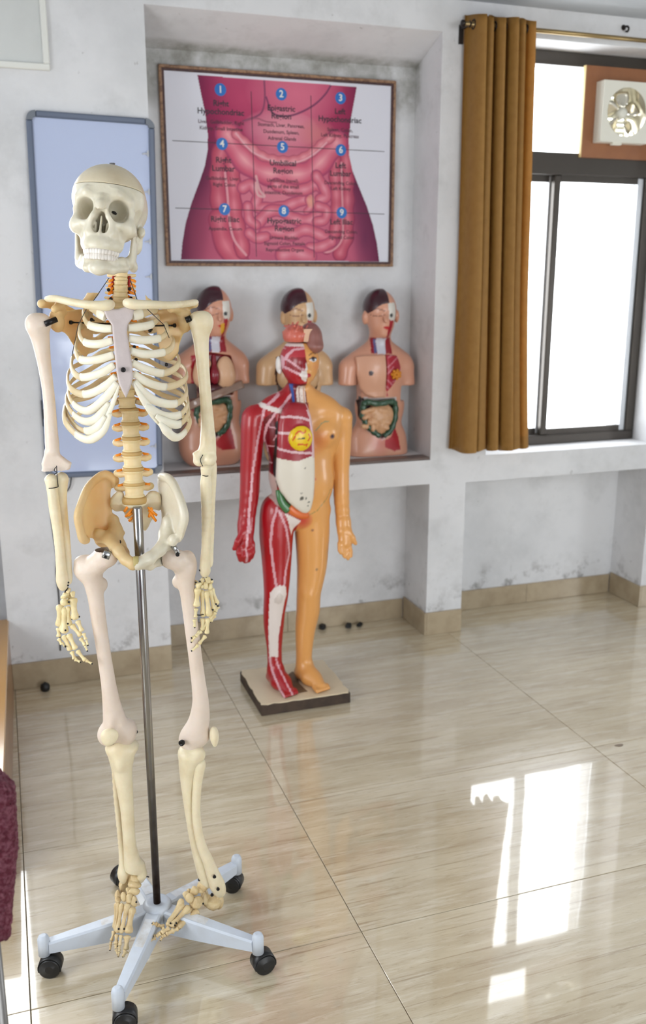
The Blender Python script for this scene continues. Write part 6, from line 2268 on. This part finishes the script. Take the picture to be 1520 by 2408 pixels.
HAIR = material('dark_plum_hair', (60, 26, 36), 0.3, coat=0.3)
GREEN = material('dark_green_colon', (34, 74, 52), 0.3, noise=(70, 0.5, (92, 120, 100)), coat=0.3)
GUT = material('tan_intestine', (216, 168, 128), 0.4, noise=(40, 0.5, (190, 136, 96)), coat=0.15)
torso((0, 0), 'rightmost torso model, chest closed by a skin plate and a red rib plate', 'plate')
torso((-505, 0), 'middle torso model, half hidden behind the standing mannequin', 'worn')
torso((-1022, -10), 'leftmost torso model with open chest, green colon and brown tape around it', 'open')

# ================================================================== poster
YP = YN - 0.012


def PP(x, y):
    """poster close-up pixel -> (x, z) on the poster plane"""
    p = at_y(350 + x / 2.5333, 130 + y / 2.5333, YP)
    return np.array([p[0], p[2]])


O = PP(750, 670)
post = tag(empty('anatomy_poster', (float(O[0]), YN - 0.001, float(O[1]))), 'framed poster of the nine abdominal regions hanging in the niche', 'poster')


def q2(l): return [tuple(PP(a, b) - O) for a, b in l]


# frame
oc = [PP(50, 50) - O, PP(1462, 155) - O, PP(1462, 1265) - O, PP(108, 1250) - O]
xl, xr_ = (oc[0][0] + oc[3][0]) / 2, (oc[1][0] + oc[2][0]) / 2
zt2, zb2 = (oc[0][1] + oc[1][1]) / 2, (oc[2][1] + oc[3][1]) / 2
FRM = material('bronze_frame', (158, 122, 92), 0.5, noise=(70, 0.9, (92, 62, 46)), bump=(80, 0.4))
FRD = material('dark_frame_inlay', (62, 34, 40), 0.5, noise=(80, 0.5, (104, 72, 54)))
fw_, fd = 0.011, 0.020
for (a, b) in (((xl, zb2), (xr_, zb2 + fw_)), ((xl, zt2 - fw_), (xr_, zt2)), ((xl, zb2 + fw_), (xl + fw_, zt2 - fw_)), ((xr_ - fw_, zb2 + fw_), (xr_, zt2 - fw_))):
    G().box((a[0], -0.020, a[1]), (b[0], 0, b[1]), 0.002).build('frame_rail', FRM, post)
il = 0.009
for (a, b) in (((xl + fw_, zb2 + fw_), (xr_ - fw_, zb2 + fw_ + il)), ((xl + fw_, zt2 - fw_ - il), (xr_ - fw_, zt2 - fw_)), ((xl + fw_, zb2 + fw_ + il), (xl + fw_ + il, zt2 - fw_ - il)), ((xr_ - fw_ - il, zb2 + fw_ + il), (xr_ - fw_, zt2 - fw_ - il))):
    G().box((a[0], -0.015, a[1]), (b[0], 0, b[1])).build('frame_inlay', FRD, post)
ix0, ix1, iz0, iz1 = xl + fw_ + il, xr_ - fw_ - il, zb2 + fw_ + il, zt2 - fw_ - il
NX, NZ = 460, 380
gx_, gz_ = np.linspace(ix0, ix1, NX), np.linspace(iz0, iz1, NZ)
X, Z = np.meshgrid(gx_, gz_, indexing='ij')
img = np.tile(np.array((222, 222, 232.0)), (NX, NZ, 1))
UNI = float(np.linalg.norm(PP(760, 600) - PP(740, 600)) / 20)      # metres per close-up pixel


def lay(mask, col):
    k = np.asarray(mask, float)[..., None]
    img[:] = img * (1 - k) + np.array(col, float) * k


def soft(d, w=3.0): return np.clip(0.5 - d / (UNI * w), 0, 1)


sil = q2([(290, 118), (312, 230), (336, 340), (352, 470), (352, 560), (334, 660), (300, 760), (255, 880), (220, 1000), (200, 1120), (192, 1216), (1374, 1229), (1360, 1120), (1336, 1010), (1300, 900), (1255, 790), (1215, 690), (1195, 600), (1192, 500), (1205, 380), (1225, 270), (1240, 188)])
inside = in_poly(X, Z, sil)
edge = seg_dist(X, Z, sil[:11]) * 0 + np.minimum(seg_dist(X, Z, sil[:11]), seg_dist(X, Z, sil[11:]))
t = np.clip(edge / (UNI * 150), 0, 1)[..., None]
body_c = np.array((104, 34, 70.0)) * (1 - t) + np.array((192, 92, 120.0)) * t
img[inside] = body_c[inside]


def blob(cx, cy, rx, ry, col, a, p=1.0):
    c = PP(cx, cy) - O
    k = np.clip(1 - np.hypot((X - c[0]) / (rx * UNI), (Z - c[1]) / (ry * UNI)), 0, 1) ** p * a * inside
    lay(np.clip(k, 0, 1), col)


def tubes(l, r, base, hi, dark, lumps=0.0, closed=False):
    S_ = spline(q2(l), 6)
    S_ = [tuple(s[:2]) for s in S_]
    d = np.full(X.shape, 9.0)
    tl = np.zeros(X.shape)
    acc = 0.0
    for a, b in zip(S_[:-1], S_[1:]):
        ex, ez = b[0] - a[0], b[1] - a[1]
        L2 = ex * ex + ez * ez + 1e-12
        tt = np.clip(((X - a[0]) * ex + (Z - a[1]) * ez) / L2, 0, 1)
        dd = np.hypot(X - a[0] - tt * ex, Z - a[1] - tt * ez)
        m = dd < d
        d[m] = dd[m]
        tl[m] = acc + tt[m] * math.sqrt(L2)
        acc += math.sqrt(L2)
    R_ = r * UNI * (1 + lumps * np.cos(tl / (r * UNI) * 2.6))
    q = d / R_
    k = np.clip((1.04 - q) * 12, 0, 1) * inside
    col = np.array(base, float) * np.ones(X.shape + (1,))
    hi_ = np.clip(1 - q * 1.5, 0, 1)[..., None] * (0.75 + 0.25 * np.cos(tl / (r * UNI) * 2.6))[..., None]
    col = col * (1 - hi_) + np.array(hi, float) * hi_
    dk = np.clip((q - 0.72) / 0.3, 0, 1)[..., None]
    col = col * (1 - dk) + np.array(dark, float) * dk
    img[:] = img * (1 - k[..., None]) + col * k[..., None]


def ln(l, w, col, a=1.0):
    S_ = [tuple(s[:2]) for s in spline(q2(l), 5)]
    lay(soft(seg_dist(X, Z, S_) - w * UNI) * a * inside, col)


blob(480, 330, 330, 260, (150, 36, 80), 0.9, 0.6)
blob(1130, 330, 160, 260, (164, 44, 84), 0.9, 0.6)
blob(560, 260, 200, 200, (196, 78, 112), 0.7)
blob(880, 230, 300, 170, (212, 110, 136), 1.0, 0.6)
blob(790, 440, 230, 110, (224, 150, 164), 1.0, 0.5)
blob(1000, 470, 120, 90, (206, 120, 126), 0.9, 0.6)
ln([(688, 150), (692, 250), (678, 330), (640, 365), (560, 392)], 5, (130, 66, 96), 0.9)
ln([(700, 250), (735, 340), (800, 362), (880, 350), (980, 300), (1050, 235), (1085, 180)], 5, (116, 58, 92), 0.9)
ln([(575, 392), (640, 375), (700, 395), (760, 400)], 4, (150, 84, 104), 0.8)
blob(780, 840, 360, 330, (212, 126, 142), 0.9, 0.5)
pink, hi2, dk2 = (202, 90, 116), (230, 150, 164), (148, 56, 96)
tubes([(440, 1000), (420, 880), (415, 760), (420, 640), (440, 560), (470, 500)], 52, (184, 74, 98), (216, 122, 138), (134, 44, 80), 0.10)
tubes([(420, 980), (440, 1090), (490, 1180), (540, 1240)], 62, (192, 80, 104), (220, 124, 140), (142, 48, 84), 0.06)
tubes([(500, 650), (505, 800), (515, 950), (545, 1080), (560, 1170)], 46, (192, 82, 104), (222, 128, 144), (142, 48, 84), 0.10)
tubes([(1170, 520), (1178, 650), (1185, 800), (1185, 950), (1180, 1080), (1140, 1180)], 44, (186, 76, 100), (216, 124, 140), (132, 44, 80), 0.12)
tubes([(1105, 620), (1115, 760), (1120, 900), (1115, 1040), (1060, 1150)], 40, (190, 82, 104), (220, 130, 146), (138, 48, 84), 0.12)
ln([(455, 700), (470, 840), (480, 980), (510, 1100), (580, 1190)], 7, (222, 160, 168), 0.9)
ln([(1148, 640), (1152, 800), (1156, 960), (1150, 1100), (1080, 1170), (1000, 1160)], 6, (220, 156, 164), 0.9)
tubes([(470, 470), (520, 560), (600, 650), (700, 700), (820, 712), (940, 700), (1020, 640), (1080, 570), (1120, 520)], 68, pink, (236, 164, 172), dk2, 0.09)
tubes([(520, 470), (600, 540), (680, 600), (780, 625), (880, 622), (970, 580), (1040, 520), (1090, 490)], 26, (206, 108, 124), (228, 156, 164), (160, 74, 100), 0.12)
ln([(520, 465), (600, 560), (690, 612), (790, 640), (900, 632), (990, 585), (1060, 520)], 5, (226, 170, 180), 0.9)
for l, r in (([(560, 790), (610, 770), (650, 830), (640, 900), (700, 910), (790, 905), (870, 880), (950, 850)], 34), ([(950, 860), (965, 900), (940, 930)], 22), ([(660, 990), (720, 930), (800, 930), (860, 970), (950, 985), (1010, 950)], 36), ([(590, 900), (600, 980), (640, 1010)], 30),
             ([(760, 770), (840, 800), (930, 800), (1000, 770), (1040, 800)], 36), ([(1000, 720), (1040, 780), (1060, 840), (1020, 860)], 34), ([(1010, 900), (1060, 920), (1050, 980), (1000, 990)], 30), ([(690, 1060), (760, 1050), (850, 1070), (930, 1040), (1000, 1060), (1060, 1090)], 36),
             ([(600, 1060), (640, 1090), (700, 1080)], 32), ([(960, 1150), (1030, 1140), (1090, 1110)], 34), ([(800, 1190), (880, 1180), (960, 1200)], 48)):
    tubes(l, r, (202, 96, 118), (226, 150, 164), (148, 60, 98), 0.05)
ln([(640, 720), (660, 800), (690, 840), (650, 830), (640, 760)], 7, (218, 178, 176), 0.8)
blob(965, 870, 26, 40, (226, 160, 140), 1.0, 0.4)
blob(300, 1050, 130, 260, (150, 62, 92), 0.6)
blob(1290, 1080, 100, 240, (104, 42, 78), 0.7)
blob(1250, 860, 70, 200, (110, 44, 80), 0.5)
rs = np.random.RandomState(2)
c = np.clip(img, 0, 255)
V = np.stack([X, np.full(X.shape, -0.011), Z], -1).reshape(-1, 3)
ii, jj = np.meshgrid(np.arange(NX - 1), np.arange(NZ - 1), indexing='ij')
q = np.stack([ii * NZ + jj, (ii + 1) * NZ + jj, (ii + 1) * NZ + jj + 1, ii * NZ + jj + 1], -1).reshape(-1, 4)
me = raw_mesh('print', V, q, False)
paint(me, c.reshape(-1, 3))
link_mesh('print', me, material('poster_print', (220, 200, 210), 0.5, attr='paint', spec=0.2), post)
# grid lines and lettering
INK = material('dark_ink', (40, 26, 44), 0.5)
INK2 = material('brown_ink', (70, 26, 48), 0.5)
for l in ([(140, 508), (1405, 574)], [(158, 910), (1405, 946)], [(610, 215), (642, 1200)], [(966, 240), (986, 1206)]):
    a, b = (np.array(v) for v in q2(l))
    e_ = (b - a) / np.linalg.norm(b - a)
    nrm = np.array([-e_[1], e_[0]]) * 0.0013
    v = [(*(a + nrm), 0), (*(a - nrm), 0), (*(b - nrm), 0), (*(b + nrm), 0)]
    G().add([(p[0], -0.0113, p[1]) for p in v], [(0, 1, 2, 3)]).build('grid_line', INK, post)


def text_geo(s, size, bold=0.0):
    cu = bpy.data.curves.new('t', 'FONT')
    cu.body = s
    cu.size = size
    cu.align_x, cu.align_y = 'CENTER', 'CENTER'
    cu.offset = bold
    cu.resolution_u = 3
    o = bpy.data.objects.new('t', cu)
    COL.objects.link(o)
    bpy.context.view_layer.update()
    m = o.to_mesh()
    V_ = [(v.co.x, v.co.y) for v in m.vertices]
    F_ = [tuple(p.vertices) for p in m.polygons]
    o.to_mesh_clear()
    bpy.data.objects.remove(o)
    bpy.data.curves.remove(cu)
    return V_, F_


def letter(g, s, cx, cy, hpx, bold, y=-0.0116):
    V_, F_ = text_geo(s, hpx * UNI * 1.35, bold)
    o = PP(cx, cy) - O
    g.add([(o[0] + a, y, o[1] + b) for a, b in V_], F_)


titles = [('Right', 430, 288), ('Hypochondriac', 430, 338), ('Epigastric', 790, 318), ('Region', 790, 364), ('Left', 1140, 336), ('Hypochondriac', 1140, 384), ('Right', 445, 626), ('Lumbar', 445, 676), ('Umbilical', 800, 644), ('Region', 800, 690),
          ('Left', 1143, 658), ('Lumbar', 1143, 706), ('Right Iliac', 455, 978), ('Hypogastric', 808, 988), ('Region', 808, 1034), ('Left Iliac', 1148, 994)]
subs = [('Liver, Gallbladder, Right', 432, 400), ('Kidney, Small Intestine', 432, 438), ('Stomach, Liver, Pancreas,', 790, 418), ('Duodenum, Spleen,', 790, 458), ('Adrenal Glands', 795, 497), ('Spleen, Colon,', 1140, 446), ('Left Kidney, Pancreas', 1140, 480),
        ('Gallbladder, Liver,', 442, 735), ('Right Colon', 450, 772), ('Umbilicus (navel),', 800, 748), ('parts of the small', 802, 783), ('intestine, Duodenum', 804, 820), ('Descending Colon,', 1145, 762), ('Left Kidney', 1145, 796),
        ('Appendix, Cecum', 457, 1034), ('Urinary Bladder,', 808, 1088), ('Sigmoid Colon, Female', 810, 1122), ('Reproductive Organs', 812, 1160), ('Descending Colon,', 1148, 1052), ('Sigmoid Colon', 1148, 1086)]
for s, cx, cy in titles:
    g = G()
    letter(g, s, cx, cy, 32, 0.0006)
    tag(g.build('region_title', INK, post), kind='stuff')
for s, cx, cy in subs:
    g = G()
    letter(g, s, cx, cy, 20, 0.0003)
    tag(g.build('organ_list', INK2, post), kind='stuff')
BLUE = material('blue_badge', (22, 104, 184), 0.45)
for i, (cx, cy) in enumerate([(427, 205), (790, 232), (1143, 255), (437, 528), (797, 547), (1145, 565), (452, 917), (805, 928), (1150, 938)]):
    o = PP(cx, cy) - O
    n = 28
    r = 33 * UNI
    b = G().add([(o[0] + r * math.cos(2 * math.pi * k / n), -0.0117, o[1] + r * math.sin(2 * math.pi * k / n)) for k in range(n)], [tuple(range(n))]).build('number_badge', BLUE, post)
    g = G()
    letter(g, str(i + 1), cx, cy, 38, 0.0006, -0.0121)
    g.build('digit', WHITE_PLASTIC, b)

# ================================================================== whiteboard
YW_ = YF - 0.004
tl, tr, br2, bl2 = (at_y(*p, YW_ - 0.012) for p in ((68, 257), (355, 281), (390, 1113), (100, 1125)))
wbw = (np.linalg.norm(tr - tl) + np.linalg.norm(br2 - bl2)) / 2
wbh = (np.linalg.norm(tl - bl2) + np.linalg.norm(tr - br2)) / 2
up_ = (tl + tr - bl2 - br2) / 2
rot = -math.atan2(up_[0], up_[2])
cen = (tl + tr + br2 + bl2) / 4
wb = tag(empty('whiteboard', (float(cen[0]), YW_, float(cen[2]))), 'glossy whiteboard with grey-blue rounded frame on the pillar behind the skeleton', 'whiteboard')
wb.rotation_euler = (0, -rot, 0)
WBF = material('grey_blue_frame', (98, 108, 128), 0.4)
WBC = material('grey_corner_cap', (110, 116, 126), 0.45)
WBS = material('whiteboard_surface', (186, 197, 226), 0.07, spec=0.6)  # bluish tint: reflected sky put into the board's base colour
hw_, hh_ = wbw / 2, wbh / 2
rl = 0.021
G().box((-hw_ + 0.012, -0.010, -hh_ + 0.012), (hw_ - 0.012, 0.0, hh_ - 0.012)).build('writing_surface', WBS, wb)
cr_ = 0.030
for (a, b) in (((-hw_ + cr_, -hh_), (hw_ - cr_, -hh_ + rl)), ((-hw_ + cr_, hh_ - rl), (hw_ - cr_, hh_)), ((-hw_, -hh_ + cr_), (-hw_ + rl, hh_ - cr_)), ((hw_ - rl, -hh_ + cr_), (hw_, hh_ - cr_))):
    G().box((a[0], -0.020, a[1]), (b[0], 0, b[1]), 0.005).build('frame_rail', WBF, wb)
for sx in (-1, 1):
    for sz in (-1, 1):
        poly = [(sx * (hw_ - cr_ - 0.001), sz * (hh_ - rl)), (sx * (hw_ - cr_ - 0.001), sz * hh_)]
        poly += [(sx * (hw_ - cr_ + cr_ * math.sin(a)), sz * (hh_ - cr_ + cr_ * math.cos(a))) for a in np.linspace(0.1, math.pi / 2 - 0.1, 6)]
        poly += [(sx * hw_, sz * (hh_ - cr_ - 0.001)), (sx * (hw_ - rl), sz * (hh_ - cr_ - 0.001)), (sx * (hw_ - rl - 0.002), sz * (hh_ - rl - 0.002))]
        G().prism(poly, -0.022, 0.0, axis=1).build('corner_cap', WBC, wb)
CLIPM = material('pale_clip_plastic', (196, 198, 204), 0.35)
for yy in (358, 448, 565, 648, 1047):
    p = at_y(342 + (yy - 300) * 0.028, yy, YW_ - 0.02)
    dx_, dz_ = p[0] - cen[0], p[2] - cen[2]
    lx = hw_ - rl - 0.001
    lz = dz_ * math.cos(rot) + dx_ * math.sin(rot) * -1 * 0
    c_ = tag(empty('marker_clip', tuple(np.array([cen[0], YW_ - 0.0115, 0]) + np.array([lx * math.cos(rot) + 0 - lz * math.sin(rot) * 1, 0, cen[2] + lz * math.cos(rot) + lx * math.sin(rot)]))), None, 'clip')
    n_ = {358: 'topmost pale clip on the right inner edge of the whiteboard', 448: 'second pale clip from the top on the right inner whiteboard edge', 565: 'third pale clip from the top, beside the skull jaw at whiteboard edge', 648: 'pale clip on the whiteboard edge beside the skeleton neck', 1047: 'lowest pale clip, near the bottom right corner of the whiteboard'}[yy]
    c_['label'] = n_
    c_['group'] = 'clips along the whiteboard edge'
    c_.rotation_euler = (0, -rot, 0)
    G().box((-0.006, -0.006, -0.010), (-0.0005, 0.0, 0.010), 0.001).build('clip_base', CLIPM, c_)
    G().tube([(-0.006, -0.004, 0), (-0.016, -0.005, -0.001), (-0.024, -0.004, -0.002)], [0.0034, 0.003, 0.002], 10).build('clip_tongue', CLIPM, c_)

# switch box, cable
sb0, sb1 = at_y(95, 940, YF), at_y(112, 1002, YF)
sw = tag(empty('switch_box', (float(sb0[0]), YF, float(sb1[2]))), 'narrow black switch box on the pillar, left of the whiteboard', 'switch box')
G().box((0, -0.022, 0), (float(sb1[0] - sb0[0]) + 0.03, 0, float(sb0[2] - sb1[2])), 0.003).build('case', material('blue_black_plastic', (40, 46, 58), 0.4), sw)
G().box((0.004, -0.0245, 0.03), (0.020, -0.022, 0.065), 0.001).build('cover', BLACK, sw)
cb = [at_y(x, y, YF - d) for x, y, d in ((168, 1122, 0.010), (164, 1145, 0.012), (152, 1158, 0.008), (140, 1150, 0.006), (126, 1170, 0.005), (120, 1205, 0.005), (126, 1260, 0.005), (133, 1310, 0.005), (132, 1350, 0.005), (138, 1400, 0.005), (140, 1460, 0.005), (142, 1530, 0.005))]
cbo = G().tube(spline(cb, 6), 0.0026, 8).build('cable', WIRE)
tag(cbo, 'thin black cable hanging down the pillar from the whiteboard bottom', 'cable')

# things on the floor by the wall
RUB = material('black_rubber', (20, 20, 22), 0.5)


def stopper(px, py, label, flat, s=0.0125, ball=False):
    p = at_z(px, py, 0)
    o = tag(empty('rubber_stopper', (float(p[0]), float(p[1]), 0.0), random.uniform(0, 1)), label, 'stopper', 'black rubber stoppers on the floor')
    if ball:
        G().lathe((0, 0, 0), (0, 0, 1), [(0, s * 0.7), (0.004, s), (s, s * 1.1), (s * 1.6, s * 0.95), (s * 1.9, s * 0.5)], 18).build('knob', RUB, o)
        G().cyl((0, 0, s * 1.8), (0.002, 0, s * 2.1), s * 0.3, n=10).build('stub', RUB, o)
    elif flat:
        G().box((-s * 1.4, -s * 0.8, 0), (s * 1.4, s * 0.8, s * 1.1), 0.003).build('block', RUB, o)
        G().cyl((-s * 1.0, 0, s * 1.1), (s * 1.0, 0, s * 1.1), s * 0.3, n=10).build('rib', RUB, o)
    else:
        G().box((-s, -s, 0), (s, s, s * 1.5), 0.003).build('block', RUB, o)
        G().box((-s * 0.8, -s * 0.8, s * 1.5), (s * 0.8, s * 0.8, s * 1.75), 0.001).build('rib', RUB, o)


stopper(759, 1479, 'black rubber stopper nearest the mannequin, by the recess skirting', False)
stopper(820, 1476, 'black rubber stopper in the middle of the three by the skirting', False)
stopper(846, 1472, 'flat black rubber stopper nearest the pillar in the recess', True)
stopper(107, 1624, 'round black knob alone on the floor near the wooden cabinet', False, 0.0165, True)
p = at_z(418, 1506, 0)
pl = tag(empty('plug_socket', (float(p[0]) - 0.004, float(p[1]) - 0.02, 0.0)), 'dark plug with a white cap on the floor in the recess corner', 'plug')
G().box((-0.022, -0.010, 0.0), (0.030, 0.012, 0.020), 0.003).build('plug_body', RUB, pl)
G().ball((-0.006, -0.002, 0.028), 0.010, 14, 10).build('white_cap', WHITE_PLASTIC, pl)

# ================================================================== wooden cabinet and maroon chair at the left edge
WOOD = material('varnished_wood', (152, 108, 62), 0.3, noise=(5, 0.7, (128, 88, 48)), coat=0.3)
c0, c1 = at_z(32, 1606), at_z(29, 1818)
zc_t = float(at_y(12, 1447, c0[1])[2])
ang = math.atan2(c1[1] - c0[1], c1[0] - c0[0]) + math.pi / 2
ca_ = tag(empty('wooden_cabinet', (float(c0[0]), float(c0[1]) - 0.05, 0.0), ang), 'brown varnished wooden cabinet side at the left edge, by the pillar', 'cabinet')
G().box((-0.45, -1.25, 0.0), (-0.018, 0.0, zc_t - 0.018)).build('carcass', WOOD, ca_)
G().box((-0.018, -1.25, 0.0), (0.0, 0.0, zc_t - 0.018), 0.001).build('side_panel', WOOD, ca_)
G().box((-0.47, -1.27, zc_t - 0.018), (0.004, 0.006, zc_t), 0.003).build('top', material('wood_edge_highlight', (180, 136, 80), 0.2, coat=0.5), ca_)  # paler top edge: its gloss highlight is put into the colour

MAR = material('maroon_boucle', (92, 26, 44), 0.9, noise=(160, 0.7, (150, 96, 110)), bump=(150, 1.0))
YC = 1.22
tpt, mpt, bpt = at_y(30, 1835, YC), at_y(41, 1990, YC), at_y(24, 2190, YC)
ch = tag(empty('maroon_chair', (float(mpt[0]) - 0.22, YC, 0.0)), 'maroon upholstered chair cut off by the left edge of the picture', 'chair')


def cushion(poly, y0, y1, name, nfuzz=0):
    """soft-edged slab from a polygon in x,z"""
    P = np.array(poly)
    f = Field((P[:, 0].min() - 0.02, y0 - 0.02, P[:, 1].min() - 0.02), (P[:, 0].max() + 0.02, y1 + 0.02, P[:, 1].max() + 0.02), 0.0042)
    f.slab(P, (y0 + y1) / 2, (y1 - y0) / 2, 0, rnd=0.018)
    m = f.mesh(name, 1)
    v = verts_of(m)
    rs = np.random.RandomState(8)
    v += rs.normal(size=v.shape) * 0.0010
    m.vertices.foreach_set('co', v.astype(np.float32).ravel())
    return link_mesh(name, m, MAR, ch)


ox = float(mpt[0]) - 0.22
xr0, xr1, xr2 = tpt[0] - ox, mpt[0] - ox, bpt[0] - ox
cushion([(-0.20, tpt[2] + 0.015), (xr0 - 0.015, tpt[2] + 0.012), (xr0 + 0.002, tpt[2] - 0.012), (xr1, mpt[2]), (xr1 - 0.008, mpt[2] - 0.05), (xr2, bpt[2]), (-0.20, bpt[2])], -0.03, 0.03, 'backrest')
cushion([(-0.22, 0.41), (0.20, 0.41), (0.20, 0.465), (-0.22, 0.465)], -0.44, -0.05, 'seat')
CHM = material('grey_steel_tube', (128, 126, 124), 0.35, 0.7)
for sx in (-0.185, xr2 - 0.026):
    G().tube([(sx, 0.0, 0.0), (sx, 0.0, float(bpt[2]) + 0.05)], 0.012, 14).build('rear_leg', CHM, ch)
    G().tube([(sx, -0.40, 0.0), (sx, -0.40, 0.41)], 0.012, 14).build('front_leg', CHM, ch)
    G().tube([(sx, -0.40, 0.395), (sx, 0.0, 0.395)], 0.010, 12).build('seat_rail', CHM, ch)
# dry leaf mark on the floor at the right
p = at_z(1457, 1753, 0)
mk = G().prism([(0.016 * math.cos(a) * (1 + 0.2 * math.sin(3 * a)), 0.008 * math.sin(a)) for a in np.linspace(0, 2 * math.pi, 16, endpoint=False)], 0.0, 0.0008, axis=2).build('floor_stain', material('brown_stain', (126, 106, 84), 0.4), None, (float(p[0]), float(p[1]), 0.0002))
tag(mk, 'small brown stain on the floor tiles at the far right', 'stain')
